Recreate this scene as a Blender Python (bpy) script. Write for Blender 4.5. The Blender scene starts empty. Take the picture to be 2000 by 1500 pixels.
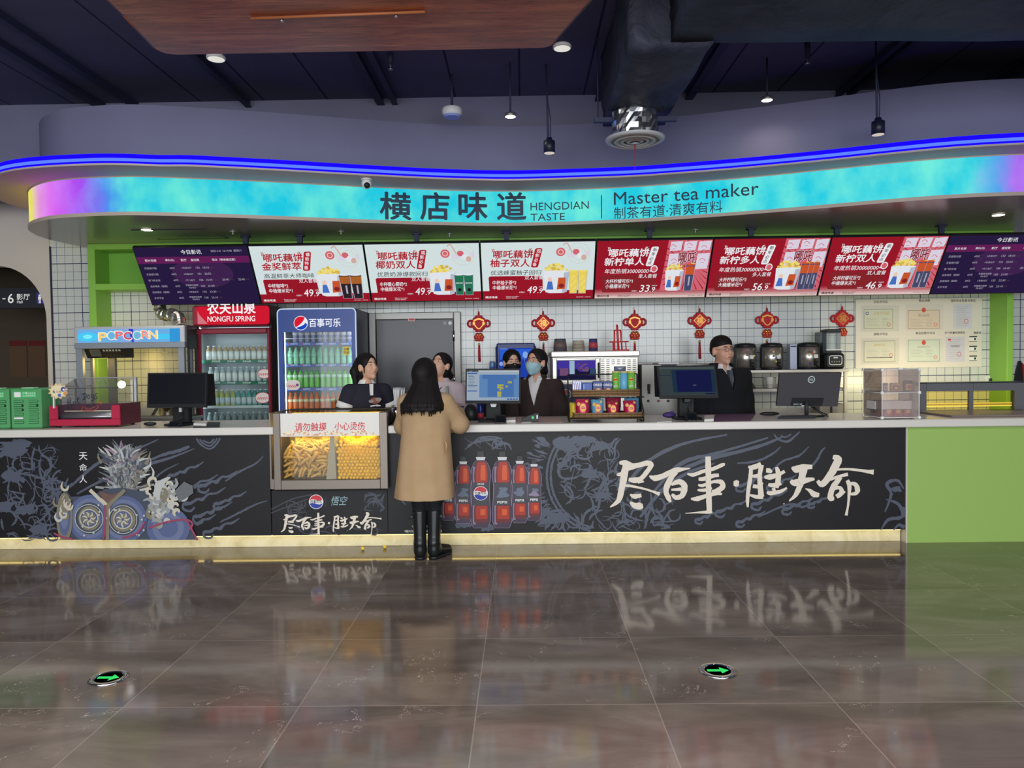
import bpy, bmesh, math, random
import numpy as np
from mathutils import Vector, Matrix, Euler

SC = bpy.context.scene
COL = SC.collection
random.seed(7)
PI = math.pi
R = math.radians

# ------------------------------------------------------------------ camera
F, CH, ROLL = 1450.0, 1.54, 0.0125
_yw = Vector((19, 45, -F)).normalized()
_xw = Vector((1, ROLL, 0)); _xw.z = -(_xw.x*_yw.x+_xw.y*_yw.y)/_yw.z; _xw.normalize()
_zw = _xw.cross(_yw)
W2C = Matrix((( _xw.x, _yw.x, _zw.x), (_xw.y, _yw.y, _zw.y), (_xw.z, _yw.z, _zw.z)))
cam_d = bpy.data.cameras.new('camera'); cam = bpy.data.objects.new('camera', cam_d); COL.objects.link(cam)
cam_d.sensor_width = 36; cam_d.lens = 36*F/2000; cam_d.clip_start = 0.05; cam_d.clip_end = 100
cam.matrix_world = Matrix.Translation((0, 0, CH)) @ W2C.transposed().to_4x4()
SC.camera = cam
CP = Vector((0, 0, CH))

# ------------------------------------------------------------------ view, world, daylight
SC.view_settings.view_transform = 'Standard'; SC.view_settings.look = 'None'
SC.view_settings.gamma = 1; SC.view_settings.exposure = 0; SC.view_settings.use_curve_mapping = False
SC.cycles.use_denoising = True
SC.cycles.max_bounces = 8; SC.cycles.diffuse_bounces = 3; SC.cycles.glossy_bounces = 4
SC.cycles.transparent_max_bounces = 16; SC.cycles.transmission_bounces = 4
SC.cycles.caustics_reflective = False; SC.cycles.caustics_refractive = False
SC.cycles.sample_clamp_indirect = 4
w = bpy.data.worlds.new('world'); SC.world = w; w.use_nodes = True
w.node_tree.nodes['Background'].inputs[0].default_value = (0.80, 0.88, 1.0, 1)
w.node_tree.nodes['Background'].inputs[1].default_value = 1.4

def area(name, loc, rot, sx, sy, col, power):
    l = bpy.data.lights.new(name, 'AREA'); l.shape = 'RECTANGLE'; l.size = sx; l.size_y = sy
    l.color = col; l.energy = power
    o = bpy.data.objects.new(name, l); COL.objects.link(o); o.location = loc; o.rotation_euler = rot
    return o
# daylight through the glazed front of the hall, behind the camera
area('daylight', (0, -5.5, 1.9), (R(90), 0, 0), 11, 3.2, (0.93, 0.97, 1.0), 690)
area('overhead_fill', (0, 0.5, 4.05), (0, 0, 0), 9, 6, (1.0, 0.97, 0.94), 600)  # added overhead fill without any fixture, brightens the floor

# ------------------------------------------------------------------ projecting helpers
def ray(px, py):
    d = W2C.transposed() @ Vector(((px-1000)/F, (750-py)/F, -1))
    return d
def at(px, py, Y):
    d = ray(px, py); t = Y/d.y; return CP + d*t
def atz(px, py, Z):
    d = ray(px, py); t = (Z-CH)/d.z; return CP + d*t
def rect(x0, y0, x1, y1, Y):
    a, b, c, d = at(x0, y0, Y), at(x1, y0, Y), at(x0, y1, Y), at(x1, y1, Y)
    return (a.x+c.x)/2, (b.x+d.x)/2, (c.z+d.z)/2, (a.z+b.z)/2

# ------------------------------------------------------------------ materials
def lin(c):
    out = []
    for v in c[:3]:
        v = v/255.0
        out.append(v/12.92 if v <= 0.04045 else ((v+0.055)/1.055)**2.4)
    return (out[0], out[1], out[2], 1)
_mc = {}
def mat(name, rgb, rough=0.5, metal=0.0, spec=0.35, coat=0.0, emit=None, es=0.0):
    if name in _mc: return _mc[name]
    m = bpy.data.materials.new(name); m.use_nodes = True
    b = m.node_tree.nodes['Principled BSDF']
    b.inputs['Base Color'].default_value = lin(rgb); b.inputs['Roughness'].default_value = rough
    b.inputs['Metallic'].default_value = metal; b.inputs['Specular IOR Level'].default_value = spec
    b.inputs['Coat Weight'].default_value = coat
    if emit: b.inputs['Emission Color'].default_value = lin(emit); b.inputs['Emission Strength'].default_value = es
    m.diffuse_color = lin(rgb)
    _mc[name] = m; return m
def emat(name, rgb, s=1.0):
    if name in _mc: return _mc[name]
    m = bpy.data.materials.new(name); m.use_nodes = True; nt = m.node_tree; nt.nodes.clear()
    e = nt.nodes.new('ShaderNodeEmission'); e.inputs[0].default_value = lin(rgb); e.inputs[1].default_value = s
    o = nt.nodes.new('ShaderNodeOutputMaterial'); nt.links.new(e.outputs[0], o.inputs[0])
    _mc[name] = m; return m
def glass(name, tint=(255, 255, 255), base=0.04, k=1.0, rough=0.02, haze=0.0, hazecol=(220, 215, 210)):
    if name in _mc: return _mc[name]
    m = bpy.data.materials.new(name); m.use_nodes = True; nt = m.node_tree; nt.nodes.clear()
    N = nt.nodes.new; L = nt.links.new
    t = N('ShaderNodeBsdfTransparent'); t.inputs[0].default_value = lin(tint)
    g = N('ShaderNodeBsdfGlossy'); g.inputs['Roughness'].default_value = rough
    fr = N('ShaderNodeFresnel'); fr.inputs[0].default_value = 1.45
    mu = N('ShaderNodeMath'); mu.operation = 'MULTIPLY'; mu.inputs[1].default_value = k; L(fr.outputs[0], mu.inputs[0])
    mx = N('ShaderNodeMixShader'); L(mu.outputs[0], mx.inputs[0]); L(t.outputs[0], mx.inputs[1]); L(g.outputs[0], mx.inputs[2])
    out = N('ShaderNodeOutputMaterial'); last = mx
    if haze:
        d = N('ShaderNodeBsdfDiffuse'); d.inputs[0].default_value = lin(hazecol)
        m2 = N('ShaderNodeMixShader'); m2.inputs[0].default_value = haze
        L(mx.outputs[0], m2.inputs[1]); L(d.outputs[0], m2.inputs[2]); last = m2
    L(last.outputs[0], out.inputs[0])
    _mc[name] = m; return m
class NT:
    """short-hand for building node materials"""
    def __init__(s, name, rough=0.5, metal=0.0, spec=0.5):
        s.m = bpy.data.materials.new(name); s.m.use_nodes = True; s.t = s.m.node_tree
        s.b = s.t.nodes['Principled BSDF']
        s.b.inputs['Roughness'].default_value = rough; s.b.inputs['Metallic'].default_value = metal
        s.b.inputs['Specular IOR Level'].default_value = spec
        _mc[name] = s.m
    def n(s, typ, **kw):
        o = s.t.nodes.new('ShaderNode'+typ)
        for k, v in kw.items(): setattr(o, k, v)
        return o
    def l(s, a, b): s.t.links.new(a, b)
    def math(s, op, a, b=None, c=None):
        o = s.n('Math', operation=op)
        for i, x in enumerate((a, b, c)):
            if x is None: continue
            if isinstance(x, (int, float)): o.inputs[i].default_value = x
            else: s.l(x, o.inputs[i])
        return o.outputs[0]
    def mix(s, f, a, b):
        o = s.n('Mix', data_type='RGBA')
        for i, x in ((0, f), (6, a), (7, b)):
            if isinstance(x, (int, float)): o.inputs[i].default_value = x
            elif isinstance(x, tuple): o.inputs[i].default_value = lin(x)
            else: s.l(x, o.inputs[i])
        return o.outputs[2]
    def noise(s, vec, scale, detail=2, rough=0.5, dist=0.0):
        o = s.n('TexNoise'); o.inputs['Scale'].default_value = scale; o.inputs['Detail'].default_value = detail
        o.inputs['Roughness'].default_value = rough; o.inputs['Distortion'].default_value = dist
        if vec is not None: s.l(vec, o.inputs['Vector'])
        return o.outputs['Fac']
    def ramp(s, f, stops, interp='LINEAR'):
        o = s.n('ValToRGB'); o.color_ramp.interpolation = interp; e = o.color_ramp.elements
        while len(e) < len(stops): e.new(0.5)
        for k, (p, c) in enumerate(stops):
            e[k].position = p; e[k].color = lin(c) if isinstance(c, tuple) else (c, c, c, 1)
        s.l(f, o.inputs[0]); return o.outputs[0]
    def color(s, c): s.l(c, s.b.inputs['Base Color'])
    def bump(s, h, strength=0.1, dist=0.01):
        o = s.n('Bump'); o.inputs['Strength'].default_value = strength; o.inputs['Distance'].default_value = dist
        s.l(h, o.inputs['Height']); s.l(o.outputs[0], s.b.inputs['Normal'])

# ------------------------------------------------------------------ objects
def tag(o, label=None, cat=None, group=None, kind=None):
    if label: o['label'] = label
    if cat: o['category'] = cat
    if group: o['group'] = group
    if kind: o['kind'] = kind
    return o
def thing(name, label, cat, loc=(0, 0, 0), group=None):
    o = bpy.data.objects.new(name, None); COL.objects.link(o); o.location = loc; o.empty_display_size = 0.05
    return tag(o, label, cat, group)
def wloc(o):
    v = Vector((0, 0, 0))
    while o is not None: v += o.location; o = o.parent
    return v
def copy_tree(o, parent=None):
    c = o.copy(); COL.objects.link(c)
    if parent is not None: c.parent = parent
    for ch in list(o.children):
        copy_tree(ch, c)
    return c

class MB:
    """collects solids into ONE mesh object"""
    def __init__(s): s.v = []; s.f = []; s.mi = []; s.sm = []; s.mats = []; s.fix = True
    def idx(s, m):
        if m not in s.mats: s.mats.append(m)
        return s.mats.index(m)
    def add(s, vs, fs, m, smooth=False):
        o = len(s.v); i = s.idx(m)
        s.v.extend([tuple(p) for p in vs])
        for f in fs: s.f.append(tuple(o+k for k in f)); s.mi.append(i); s.sm.append(smooth)
        return s
    def bx(s, x0, x1, y0, y1, z0, z1, m, b=0.0, M=None):
        x0, x1 = min(x0, x1), max(x0, x1); y0, y1 = min(y0, y1), max(y0, y1); z0, z1 = min(z0, z1), max(z0, z1)
        c = Vector(((x0+x1)/2, (y0+y1)/2, (z0+z1)/2)); h = Vector(((x1-x0)/2, (y1-y0)/2, (z1-z0)/2))
        b = min(b, min(h)*0.9)
        vs, fs = [], []
        if b <= 0:
            for sx in (-1, 1):
                for sy in (-1, 1):
                    for sz in (-1, 1): vs.append(c+Vector((sx*h.x, sy*h.y, sz*h.z)))
            fs = [(0, 1, 3, 2), (4, 6, 7, 5), (0, 4, 5, 1), (2, 3, 7, 6), (0, 2, 6, 4), (1, 5, 7, 3)]
        else:
            k = {}
            for sx in (-1, 1):
                for sy in (-1, 1):
                    for sz in (-1, 1):
                        for a in range(3):
                            d = [h.x-b, h.y-b, h.z-b]; d[a] = h[a]
                            k[(sx, sy, sz, a)] = len(vs); vs.append(c+Vector((sx*d[0], sy*d[1], sz*d[2])))
                        fs.append((k[(sx, sy, sz, 0)], k[(sx, sy, sz, 1)], k[(sx, sy, sz, 2)]))
            q = [(-1, -1), (-1, 1), (1, 1), (1, -1)]
            for a in range(3):
                for sg in (-1, 1):
                    f = []
                    for (p, r) in q:
                        t = [0, 0, 0]; t[a] = sg; t[(a+1) % 3] = p; t[(a+2) % 3] = r
                        f.append(k[(t[0], t[1], t[2], a)])
                    fs.append(tuple(f))
                a2, a3 = (a+1) % 3, (a+2) % 3
                for p in (-1, 1):
                    for r in (-1, 1):
                        t0 = [0, 0, 0]; t0[a2] = p; t0[a3] = r; t1 = t0[:]; t0[a] = -1; t1[a] = 1
                        fs.append((k[(*t0, a2)], k[(*t1, a2)], k[(*t1, a3)], k[(*t0, a3)]))
        if M is not None: vs = [M @ p for p in vs]
        return s.add(vs, fs, m)
    def cyl(s, p0, p1, r0, m, r1=None, n=20, caps=True, smooth=True):
        p0, p1 = Vector(p0), Vector(p1); r1 = r0 if r1 is None else r1
        d = (p1-p0).normalized(); u = d.orthogonal().normalized(); w_ = d.cross(u)
        vs = []
        for p, r in ((p0, r0), (p1, r1)):
            for k in range(n):
                a = 2*PI*k/n; vs.append(p+(u*math.cos(a)+w_*math.sin(a))*r)
        s.add(vs, [(k, (k+1) % n, n+(k+1) % n, n+k) for k in range(n)], m, smooth)
        if caps: s.add(vs, [tuple(range(n)), tuple(range(2*n-1, n-1, -1))], m)
        return s
    def lathe(s, prof, c, m, n=24, smooth=True, mats=None):
        c = Vector(c); vs = []; k = len(prof)
        for r, z in prof:
            for j in range(n):
                a = 2*PI*j/n; vs.append((c.x+r*math.cos(a), c.y+r*math.sin(a), c.z+z))
        for i in range(k-1):
            mm = mats[i] if mats else m
            s.add(vs[i*n:(i+2)*n], [(j, (j+1) % n, n+(j+1) % n, n+j) for j in range(n)], mm, smooth)
        if prof[0][0] > 1e-6: s.add(vs[:n], [tuple(range(n))], mats[0] if mats else m)
        if prof[-1][0] > 1e-6: s.add(vs[-n:], [tuple(range(n))], mats[-1] if mats else m)
        return s
    def tube(s, path, r, m, n=8, smooth=True, closed=False):
        P = [Vector(p) for p in path]; k = len(P); rs = r if isinstance(r, (list, tuple)) else [r]*k
        up = None; vs = []
        for i in range(k):
            a = P[i-1] if (i > 0 or closed) else P[i]; b = P[(i+1) % k] if (i < k-1 or closed) else P[i]
            d = (b-a).normalized()
            if up is None: up = d.orthogonal().normalized()
            up = (up-d*up.dot(d)); up = up.normalized() if up.length > 1e-6 else d.orthogonal().normalized()
            w_ = d.cross(up)
            for j in range(n):
                t = 2*PI*j/n; vs.append(P[i]+(up*math.cos(t)+w_*math.sin(t))*rs[i])
        fs = []
        for i in range(k if closed else k-1):
            o, q = i*n, ((i+1) % k)*n
            fs += [(o+j, o+(j+1) % n, q+(j+1) % n, q+j) for j in range(n)]
        s.add(vs, fs, m, smooth)
        if not closed: s.add(vs, [tuple(range(n)), tuple(range((k-1)*n, k*n))], m)
        return s
    def ball(s, c, r, m, nu=16, nv=10, M=None):
        c = Vector(c); r = (r, r, r) if isinstance(r, (int, float)) else r
        vs = [Vector((0, 0, -r[2]))]; fs = []
        for i in range(1, nv):
            p = -PI/2+PI*i/nv
            for j in range(nu):
                a = 2*PI*j/nu; vs.append(Vector((r[0]*math.cos(p)*math.cos(a), r[1]*math.cos(p)*math.sin(a), r[2]*math.sin(p))))
        vs.append(Vector((0, 0, r[2])))
        for j in range(nu): fs.append((0, 1+(j+1) % nu, 1+j))
        for i in range(nv-2):
            o = 1+i*nu
            for j in range(nu): fs.append((o+j, o+(j+1) % nu, o+nu+(j+1) % nu, o+nu+j))
        o = 1+(nv-2)*nu
        for j in range(nu): fs.append((o+j, o+(j+1) % nu, len(vs)-1))
        vs = [(M @ p if M is not None else p)+c for p in vs]
        return s.add(vs, fs, m, True)
    def prism(s, poly, axis, a, b, m):
        """2-D polygon swept along axis ('x','y','z') from a to b; polygon in the other two axes, in order"""
        n = len(poly)
        def pt(p, t):
            return (t, p[0], p[1]) if axis == 'x' else (p[0], t, p[1]) if axis == 'y' else (p[0], p[1], t)
        vs = [pt(p, a) for p in poly]+[pt(p, b) for p in poly]
        s.add(vs, [(k, (k+1) % n, n+(k+1) % n, n+k) for k in range(n)], m)
        s.add(vs, [tuple(range(n)), tuple(range(2*n-1, n-1, -1))], m)
        return s
    def build(s, name, parent=None, kind=None, M=None):
        me = bpy.data.meshes.new(name)
        off = wloc(parent) if parent is not None else Vector((0, 0, 0))
        vs = [(M @ Vector(p) if M is not None else Vector(p))-off for p in s.v]
        me.from_pydata(vs, [], s.f)
        for m in s.mats: me.materials.append(m)
        me.polygons.foreach_set('material_index', s.mi); me.polygons.foreach_set('use_smooth', s.sm)
        if s.fix:
            bm = bmesh.new(); bm.from_mesh(me)
            bmesh.ops.remove_doubles(bm, verts=bm.verts, dist=1e-6)
            bmesh.ops.recalc_face_normals(bm, faces=bm.faces); bm.to_mesh(me); bm.free()
        me.update()
        o = bpy.data.objects.new(name, me); COL.objects.link(o)
        if parent is not None: o.parent = parent
        if kind: o['kind'] = kind
        return o

_tc = {}
def glyphs(txt, off=0.0):
    k = (txt, off)
    if k not in _tc:
        cu = bpy.data.curves.new('t', 'FONT'); cu.body = txt; cu.size = 1; cu.offset = off; cu.resolution_u = 3
        o = bpy.data.objects.new('t', cu); me = bpy.data.meshes.new_from_object(o)
        v = np.array([(p.co.x, p.co.y) for p in me.vertices]) if len(me.vertices) else np.zeros((0, 2))
        f = [tuple(p.vertices) for p in me.polygons]
        bpy.data.objects.remove(o); bpy.data.curves.remove(cu); bpy.data.meshes.remove(me)
        _tc[k] = (v, f)
    return _tc[k]

class G(MB):
    """flat print: shapes in a vertical plane (u right, v up, facing -Y), stacked in thin layers"""
    def __init__(s, Y=0.0, eps=0.0006): super().__init__(); s.Y = Y; s.k = 1; s.eps = eps; s.fix = False; s.mic = 4e-6
    def up(s, n=1): s.k += n
    def P(s, pts, fs, m, ramp=0.0):
        s.cnt = getattr(s, 'cnt', 0)+1
        y = s.Y-s.k*s.eps-s.cnt*s.mic
        return s.add([(p[0], y-ramp*i, p[1]) for i, p in enumerate(pts)], fs, m)
    def poly(s, pts, m): return s.P(pts, [tuple(range(len(pts)))], m)
    def rc(s, x0, z0, x1, z1, m): return s.poly([(x0, z0), (x1, z0), (x1, z1), (x0, z1)], m)
    def rr(s, x0, z0, x1, z1, r, m, n=5, shear=0.0):
        p = []
        for cx, cz, a0 in ((x1-r, z0+r, -90), (x1-r, z1-r, 0), (x0+r, z1-r, 90), (x0+r, z0+r, 180)):
            for k in range(n+1):
                a = R(a0+90*k/n); x, z = cx+r*math.cos(a), cz+r*math.sin(a); p.append((x+shear*(z-z0), z))
        return s.poly(p, m)
    def el(s, cx, cz, rx, rz, m, n=28, a0=0, a1=360):
        p = [(cx+rx*math.cos(R(a0+(a1-a0)*k/n)), cz+rz*math.sin(R(a0+(a1-a0)*k/n))) for k in range(n+(0 if a1-a0 >= 360 else 1))]
        return s.poly(p, m)
    def ring(s, cx, cz, r0, r1, m, n=36, sq=1.0):
        p = []
        for k in range(n):
            a = 2*PI*k/n; p += [(cx+r0*math.cos(a), cz+sq*r0*math.sin(a)), (cx+r1*math.cos(a), cz+sq*r1*math.sin(a))]
        return s.P(p, [(2*k, 2*k+1, (2*k+3) % (2*n), (2*k+2) % (2*n)) for k in range(n)], m)
    def stroke(s, pts, wd, m, sub=6, taper=False, jag=0.0, rnd=None):
        """smooth polyline of changing width"""
        n = len(pts); ws = list(wd) if isinstance(wd, (list, tuple)) else [wd]*n
        Q, WW = [], []
        for i in range(n-1):
            p0, p1, p2, p3 = pts[max(i-1, 0)], pts[i], pts[i+1], pts[min(i+2, n-1)]
            for k in range(sub):
                t = k/sub
                Q.append(tuple(0.5*((2*p1[a])+(-p0[a]+p2[a])*t+(2*p0[a]-5*p1[a]+4*p2[a]-p3[a])*t*t+(-p0[a]+3*p1[a]-3*p2[a]+p3[a])*t**3) for a in (0, 1)))
                WW.append(ws[i]*(1-t)+ws[i+1]*t)
        Q.append(pts[-1]); WW.append(ws[-1])
        L, N = [], len(Q)
        for i in range(N):
            a, b = Q[max(i-1, 0)], Q[min(i+1, N-1)]
            dx, dz = b[0]-a[0], b[1]-a[1]; l = math.hypot(dx, dz) or 1
            h = WW[i]/2
            if taper: h *= max(0.12, math.sin(PI*min(1, max(0, (i+0.5)/N)))**0.6)
            j0 = h*(1+(rnd.uniform(-jag, jag) if rnd else 0)); j1 = h*(1+(rnd.uniform(-jag, jag) if rnd else 0))
            L += [(Q[i][0]-dz/l*j0, Q[i][1]+dx/l*j0), (Q[i][0]+dz/l*j1, Q[i][1]-dx/l*j1)]
        return s.P(L, [(2*i, 2*i+1, 2*i+3, 2*i+2) for i in range(N-1)], m, 2e-6)
    def text(s, txt, x, z, h, m, w=None, bold=0.0, shear=0.0, align='l', rot=0.0, fn=None):
        """x,z = lower-left (or centre / right) of the glyph box, h = its height, w = its width if forced"""
        v, f = glyphs(txt)
        if not len(v): return s
        lo, hi = v.min(0), v.max(0); sz = hi-lo
        kz = h/sz[1]; kx = (w/sz[0]) if w else kz
        p = (v-lo)*np.array([kx, kz]); W = sz[0]*kx
        p[:, 0] += shear*p[:, 1]
        p[:, 0] -= {'l': 0, 'c': W/2, 'r': W}[align]
        if rot: c_, s_ = math.cos(rot), math.sin(rot); p = np.stack([p[:, 0]*c_-p[:, 1]*s_, p[:, 0]*s_+p[:, 1]*c_], 1)
        e = max(bold, 0)*0.75*h
        for dx, dz in (((0, 0),) if e <= 0 else ((-e, 0), (e, 0), (0, e), (0, -e))):
            s.P([(q[0]+x+dx, q[1]+z+dz) for q in p], f, m)
        return s
# ================================================================== LARGE STRUCTURE
YW = 8.0                                                             # tiled back wall
def make_floor_mat():
    k = NT('floor_marble_tile', rough=0.13, spec=0.5)
    tc = k.n('TexCoord').outputs['Object']
    sp = k.n('SeparateXYZ'); k.l(tc, sp.inputs[0])
    fx = k.math('DIVIDE', k.math('SUBTRACT', sp.outputs[0], 0.58), 0.8); fy = k.math('DIVIDE', k.math('SUBTRACT', sp.outputs[1], 0.88), 0.8)
    cell = k.n('CombineXYZ'); k.l(k.math('FLOOR', fx), cell.inputs[0]); k.l(k.math('FLOOR', fy), cell.inputs[1])
    wn = k.n('TexWhiteNoise', noise_dimensions='3D'); k.l(cell.outputs[0], wn.inputs['Vector'])
    off = k.n('VectorMath', operation='MULTIPLY_ADD'); k.l(wn.outputs['Color'], off.inputs[0]); off.inputs[1].default_value = (9, 9, 9); k.l(tc, off.inputs[2])
    st = k.n('Mapping'); st.inputs['Scale'].default_value = (0.55, 1.6, 1); st.inputs['Rotation'].default_value = (0, 0, 0.35); k.l(off.outputs[0], st.inputs[0])
    n1 = k.noise(st.outputs[0], 2.2, 6, 0.6, 0.6); n2 = k.noise(off.outputs[0], 1.1, 6, 0.62, 0.35); n3 = k.noise(off.outputs[0], 3.1, 4, 0.6, 0.4)
    base = k.ramp(n1, [(0.25, (80, 71, 65)), (0.5, (104, 93, 86)), (0.75, (128, 116, 107))])
    tone = k.math('ADD', 0.9, k.math('MULTIPLY', wn.outputs['Value'], 0.2))
    hsv = k.n('HueSaturation'); k.l(base, hsv.inputs['Color']); k.l(tone, hsv.inputs['Value'])
    vein = k.math('LESS_THAN', k.math('ABSOLUTE', k.math('SUBTRACT', n2, 0.5)), 0.0011)
    vmask = k.math('MULTIPLY', vein, k.math('GREATER_THAN', n3, 0.52))
    c = k.mix(k.math('MULTIPLY', vmask, 0.45), hsv.outputs[0], (200, 188, 178))
    def edge(f): 
        fr = k.math('FRACT', f); return k.math('MINIMUM', fr, k.math('SUBTRACT', 1.0, fr))
    g = k.math('LESS_THAN', k.math('MINIMUM', edge(fx), edge(fy)), 0.0036)
    c = k.mix(k.math('MULTIPLY', g, 0.6), c, (150, 138, 128)); k.color(c)
    rg = k.math('ADD', 0.05, k.math('MULTIPLY', n3, 0.07)); k.l(rg, k.b.inputs['Roughness'])
    return k.m
def make_tile_mat():
    k = NT('white_wall_tile', rough=0.2, spec=0.5)
    tc = k.n('TexCoord').outputs['Object']; sp = k.n('SeparateXYZ'); k.l(tc, sp.inputs[0])
    P = 0.0883
    fx = k.math('DIVIDE', k.math('SUBTRACT', sp.outputs[0], 0.02), P); fz = k.math('DIVIDE', k.math('SUBTRACT', sp.outputs[2], 0.005), P)
    def edge(f):
        fr = k.math('FRACT', f); return k.math('MINIMUM', fr, k.math('SUBTRACT', 1.0, fr))
    fine = k.math('LESS_THAN', k.math('MINIMUM', edge(fx), edge(fz)), 0.024)
    big = k.math('LESS_THAN', k.math('MINIMUM', k.math('MULTIPLY', edge(k.math('DIVIDE', fx, 6.0)), 6.0), k.math('MULTIPLY', edge(k.math('DIVIDE', fz, 3.0)), 3.0)), 0.045)
    c = k.mix(fine, (206, 209, 204), (98, 104, 126)); c = k.mix(big, c, (44, 50, 84)); k.color(c)
    n = k.noise(tc, 1.3, 2, 0.5); cell = k.n('CombineXYZ'); k.l(k.math('FLOOR', k.math('DIVIDE', fx, 6.0)), cell.inputs[0]); k.l(k.math('FLOOR', k.math('DIVIDE', fz, 3.0)), cell.inputs[2])
    k.bump(n, 0.06, 0.4)
    return k.m
def make_ceiling_mat():
    k = NT('dark_ceiling_board', rough=0.75, spec=0.2)
    tc = k.n('TexCoord').outputs['Object']; sp = k.n('SeparateXYZ'); k.l(tc, sp.inputs[0])
    fr = k.math('FRACT', k.math('DIVIDE', sp.outputs[0], 0.62)); line = k.math('LESS_THAN', fr, 0.03)
    n = k.noise(tc, 3.0, 3)
    c = k.mix(n, (72, 74, 96), (86, 88, 112)); c = k.mix(line, c, (34, 37, 58)); k.color(c); return k.m
M_FLOOR, M_TILE, M_CEIL = make_floor_mat(), make_tile_mat(), make_ceiling_mat()
def plaster(name, rgb, var=6):
    k = NT(name, rough=0.8, spec=0.2); tc = k.n('TexCoord').outputs['Object']
    n = k.noise(tc, 2.0, 4); k.color(k.mix(n, tuple(max(0, v-var) for v in rgb), tuple(min(255, v+var) for v in rgb))); return k.m
M_CREAM = plaster('cream_wall_paint', (203, 194, 182)); M_BULK = plaster('grey_blue_wall_paint', (118, 117, 140)); M_SIDE = plaster('hall_wall_paint', (120, 118, 122))
M_GREEN = mat('apple_green_lacquer', (136, 190, 78), 0.45); M_GREEND = mat('apple_green_panel', (120, 178, 66), 0.5)
M_WHITE = mat('white_plastic', (225, 226, 226), 0.4); M_BLACK = mat('black_plastic', (26, 27, 30), 0.45)
M_DARK = mat('dark_grey_plastic', (48, 49, 53), 0.5); M_STEEL = mat('brushed_steel', (186, 186, 184), 0.32, 0.85)
M_STEELD = mat('dull_steel', (140, 138, 134), 0.42, 0.7); M_CHROME = mat('chrome', (215, 215, 218), 0.1, 1.0)
M_NAVY = mat('painted_dark_metal', (46, 50, 74), 0.6)

def struct(o, label=None): return tag(o, label, None, None, 'structure')
b = MB(); b.bx(-9, 9, -6, 10.8, -0.1, 0, M_FLOOR); struct(b.build('floor'))
ZC = 4.1
b = MB(); b.bx(-9, 9, -6, 8.2, ZC, ZC+0.1, M_CEIL); struct(b.build('ceiling'))
XA = at(100, 600, 7.985).x
b = MB(); b.bx(XA, 9, YW, YW+0.12, 0, 3.6, M_TILE); struct(b.build('wall_back'))
b = MB(); b.bx(-9.1, -9, -6, 10.8, 0, ZC, M_SIDE); struct(b.build('wall_left'))
b = MB(); b.bx(9, 9.1, -6, 10.8, 0, ZC, M_SIDE); struct(b.build('wall_right'))
b = MB(); b.bx(-9, 9, 7.26, 7.36, 3.17, ZC, M_BULK); struct(b.build('wall_upper'))
# cream wall with the arched opening
xr = at(84, 650, 7.92).x; xl = xr-2.6; zt = at(0, 518, 7.92).z; ra = 0.52
def arch_poly():
    p = [(xr, 0), (xr, zt-ra-0.06)]
    for k in range(1, 13):
        a = R(90*k/12); p.append((xr-ra+ra*math.cos(a), zt-ra-0.06+(ra+0.06)*math.sin(a)))
    for k in range(0, 13):
        a = R(90+90*k/12); p.append((xl+ra+ra*math.cos(a), zt-ra-0.06+(ra+0.06)*math.sin(a)))
    p.append((xl, 0)); return p
ap = arch_poly()
b = MB()
outer = [(XA, 0)]+[(XA, 3.6), (-9, 3.6), (-9, 0)]
b.prism([(XA, 0), (XA, 3.6), (-9, 3.6), (-9, 0)]+ap[::-1], 'y', 7.985, 8.12, M_CREAM); struct(b.build('wall_arch'))
b = MB(); b.bx(XA, XA+0.012, 7.98, YW-0.001, 0, 2.84, mat('dark_trim_metal', (40, 44, 70), 0.5)); struct(b.build('trim_1'))
M_CORR = plaster('corridor_wall_paint', (96, 84, 70), 4)
b = MB(); b.bx(-9, -4.6, 10.6, 10.7, 0, 3.1, M_CORR); struct(b.build('wall_corridor'))
b = MB(); b.bx(-9, -4.6, 8.12, 10.6, 2.95, 3.05, mat('corridor_ceiling_paint', (60, 58, 60), 0.7)); struct(b.build('ceiling_corridor'))
b = MB(); b.bx(-4.6, -4.5, 8.12, 10.6, 0, 3.05, M_CORR); struct(b.build('wall_corridor_end'))

# ------------------------------------------------------------------ green frame round the serving wall
YF = 7.71
x0 = at(173.6, 600, YF).x; x1 = at(187.6, 600, YF).x
b = MB(); b.bx(x0, x1, YF, YW, 0, 2.814, M_GREEN, 0.004); struct(b.build('trim_2'))
xq0 = at(1967, 680, YF).x; xq1 = at(1979, 680, YF).x
b = MB(); b.bx(xq0, xq1, YF, YW, 0, 2.814, M_GREEN, 0.004); struct(b.build('trim_3'))
b = MB(); b.bx(x1, xq0, YF, YW, 2.755, 2.814, M_GREEN, 0.003); struct(b.build('trim_4'))
b = MB(); b.bx(x1, xq0, YF, YW, 2.337, 2.40, M_GREEN, 0.003); struct(b.build('trim_5'))
b = MB(); b.bx(x1, xq0, YW-0.02, YW-0.001, 2.40, 2.755, M_GREEND); struct(b.build('trim_6'))

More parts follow.
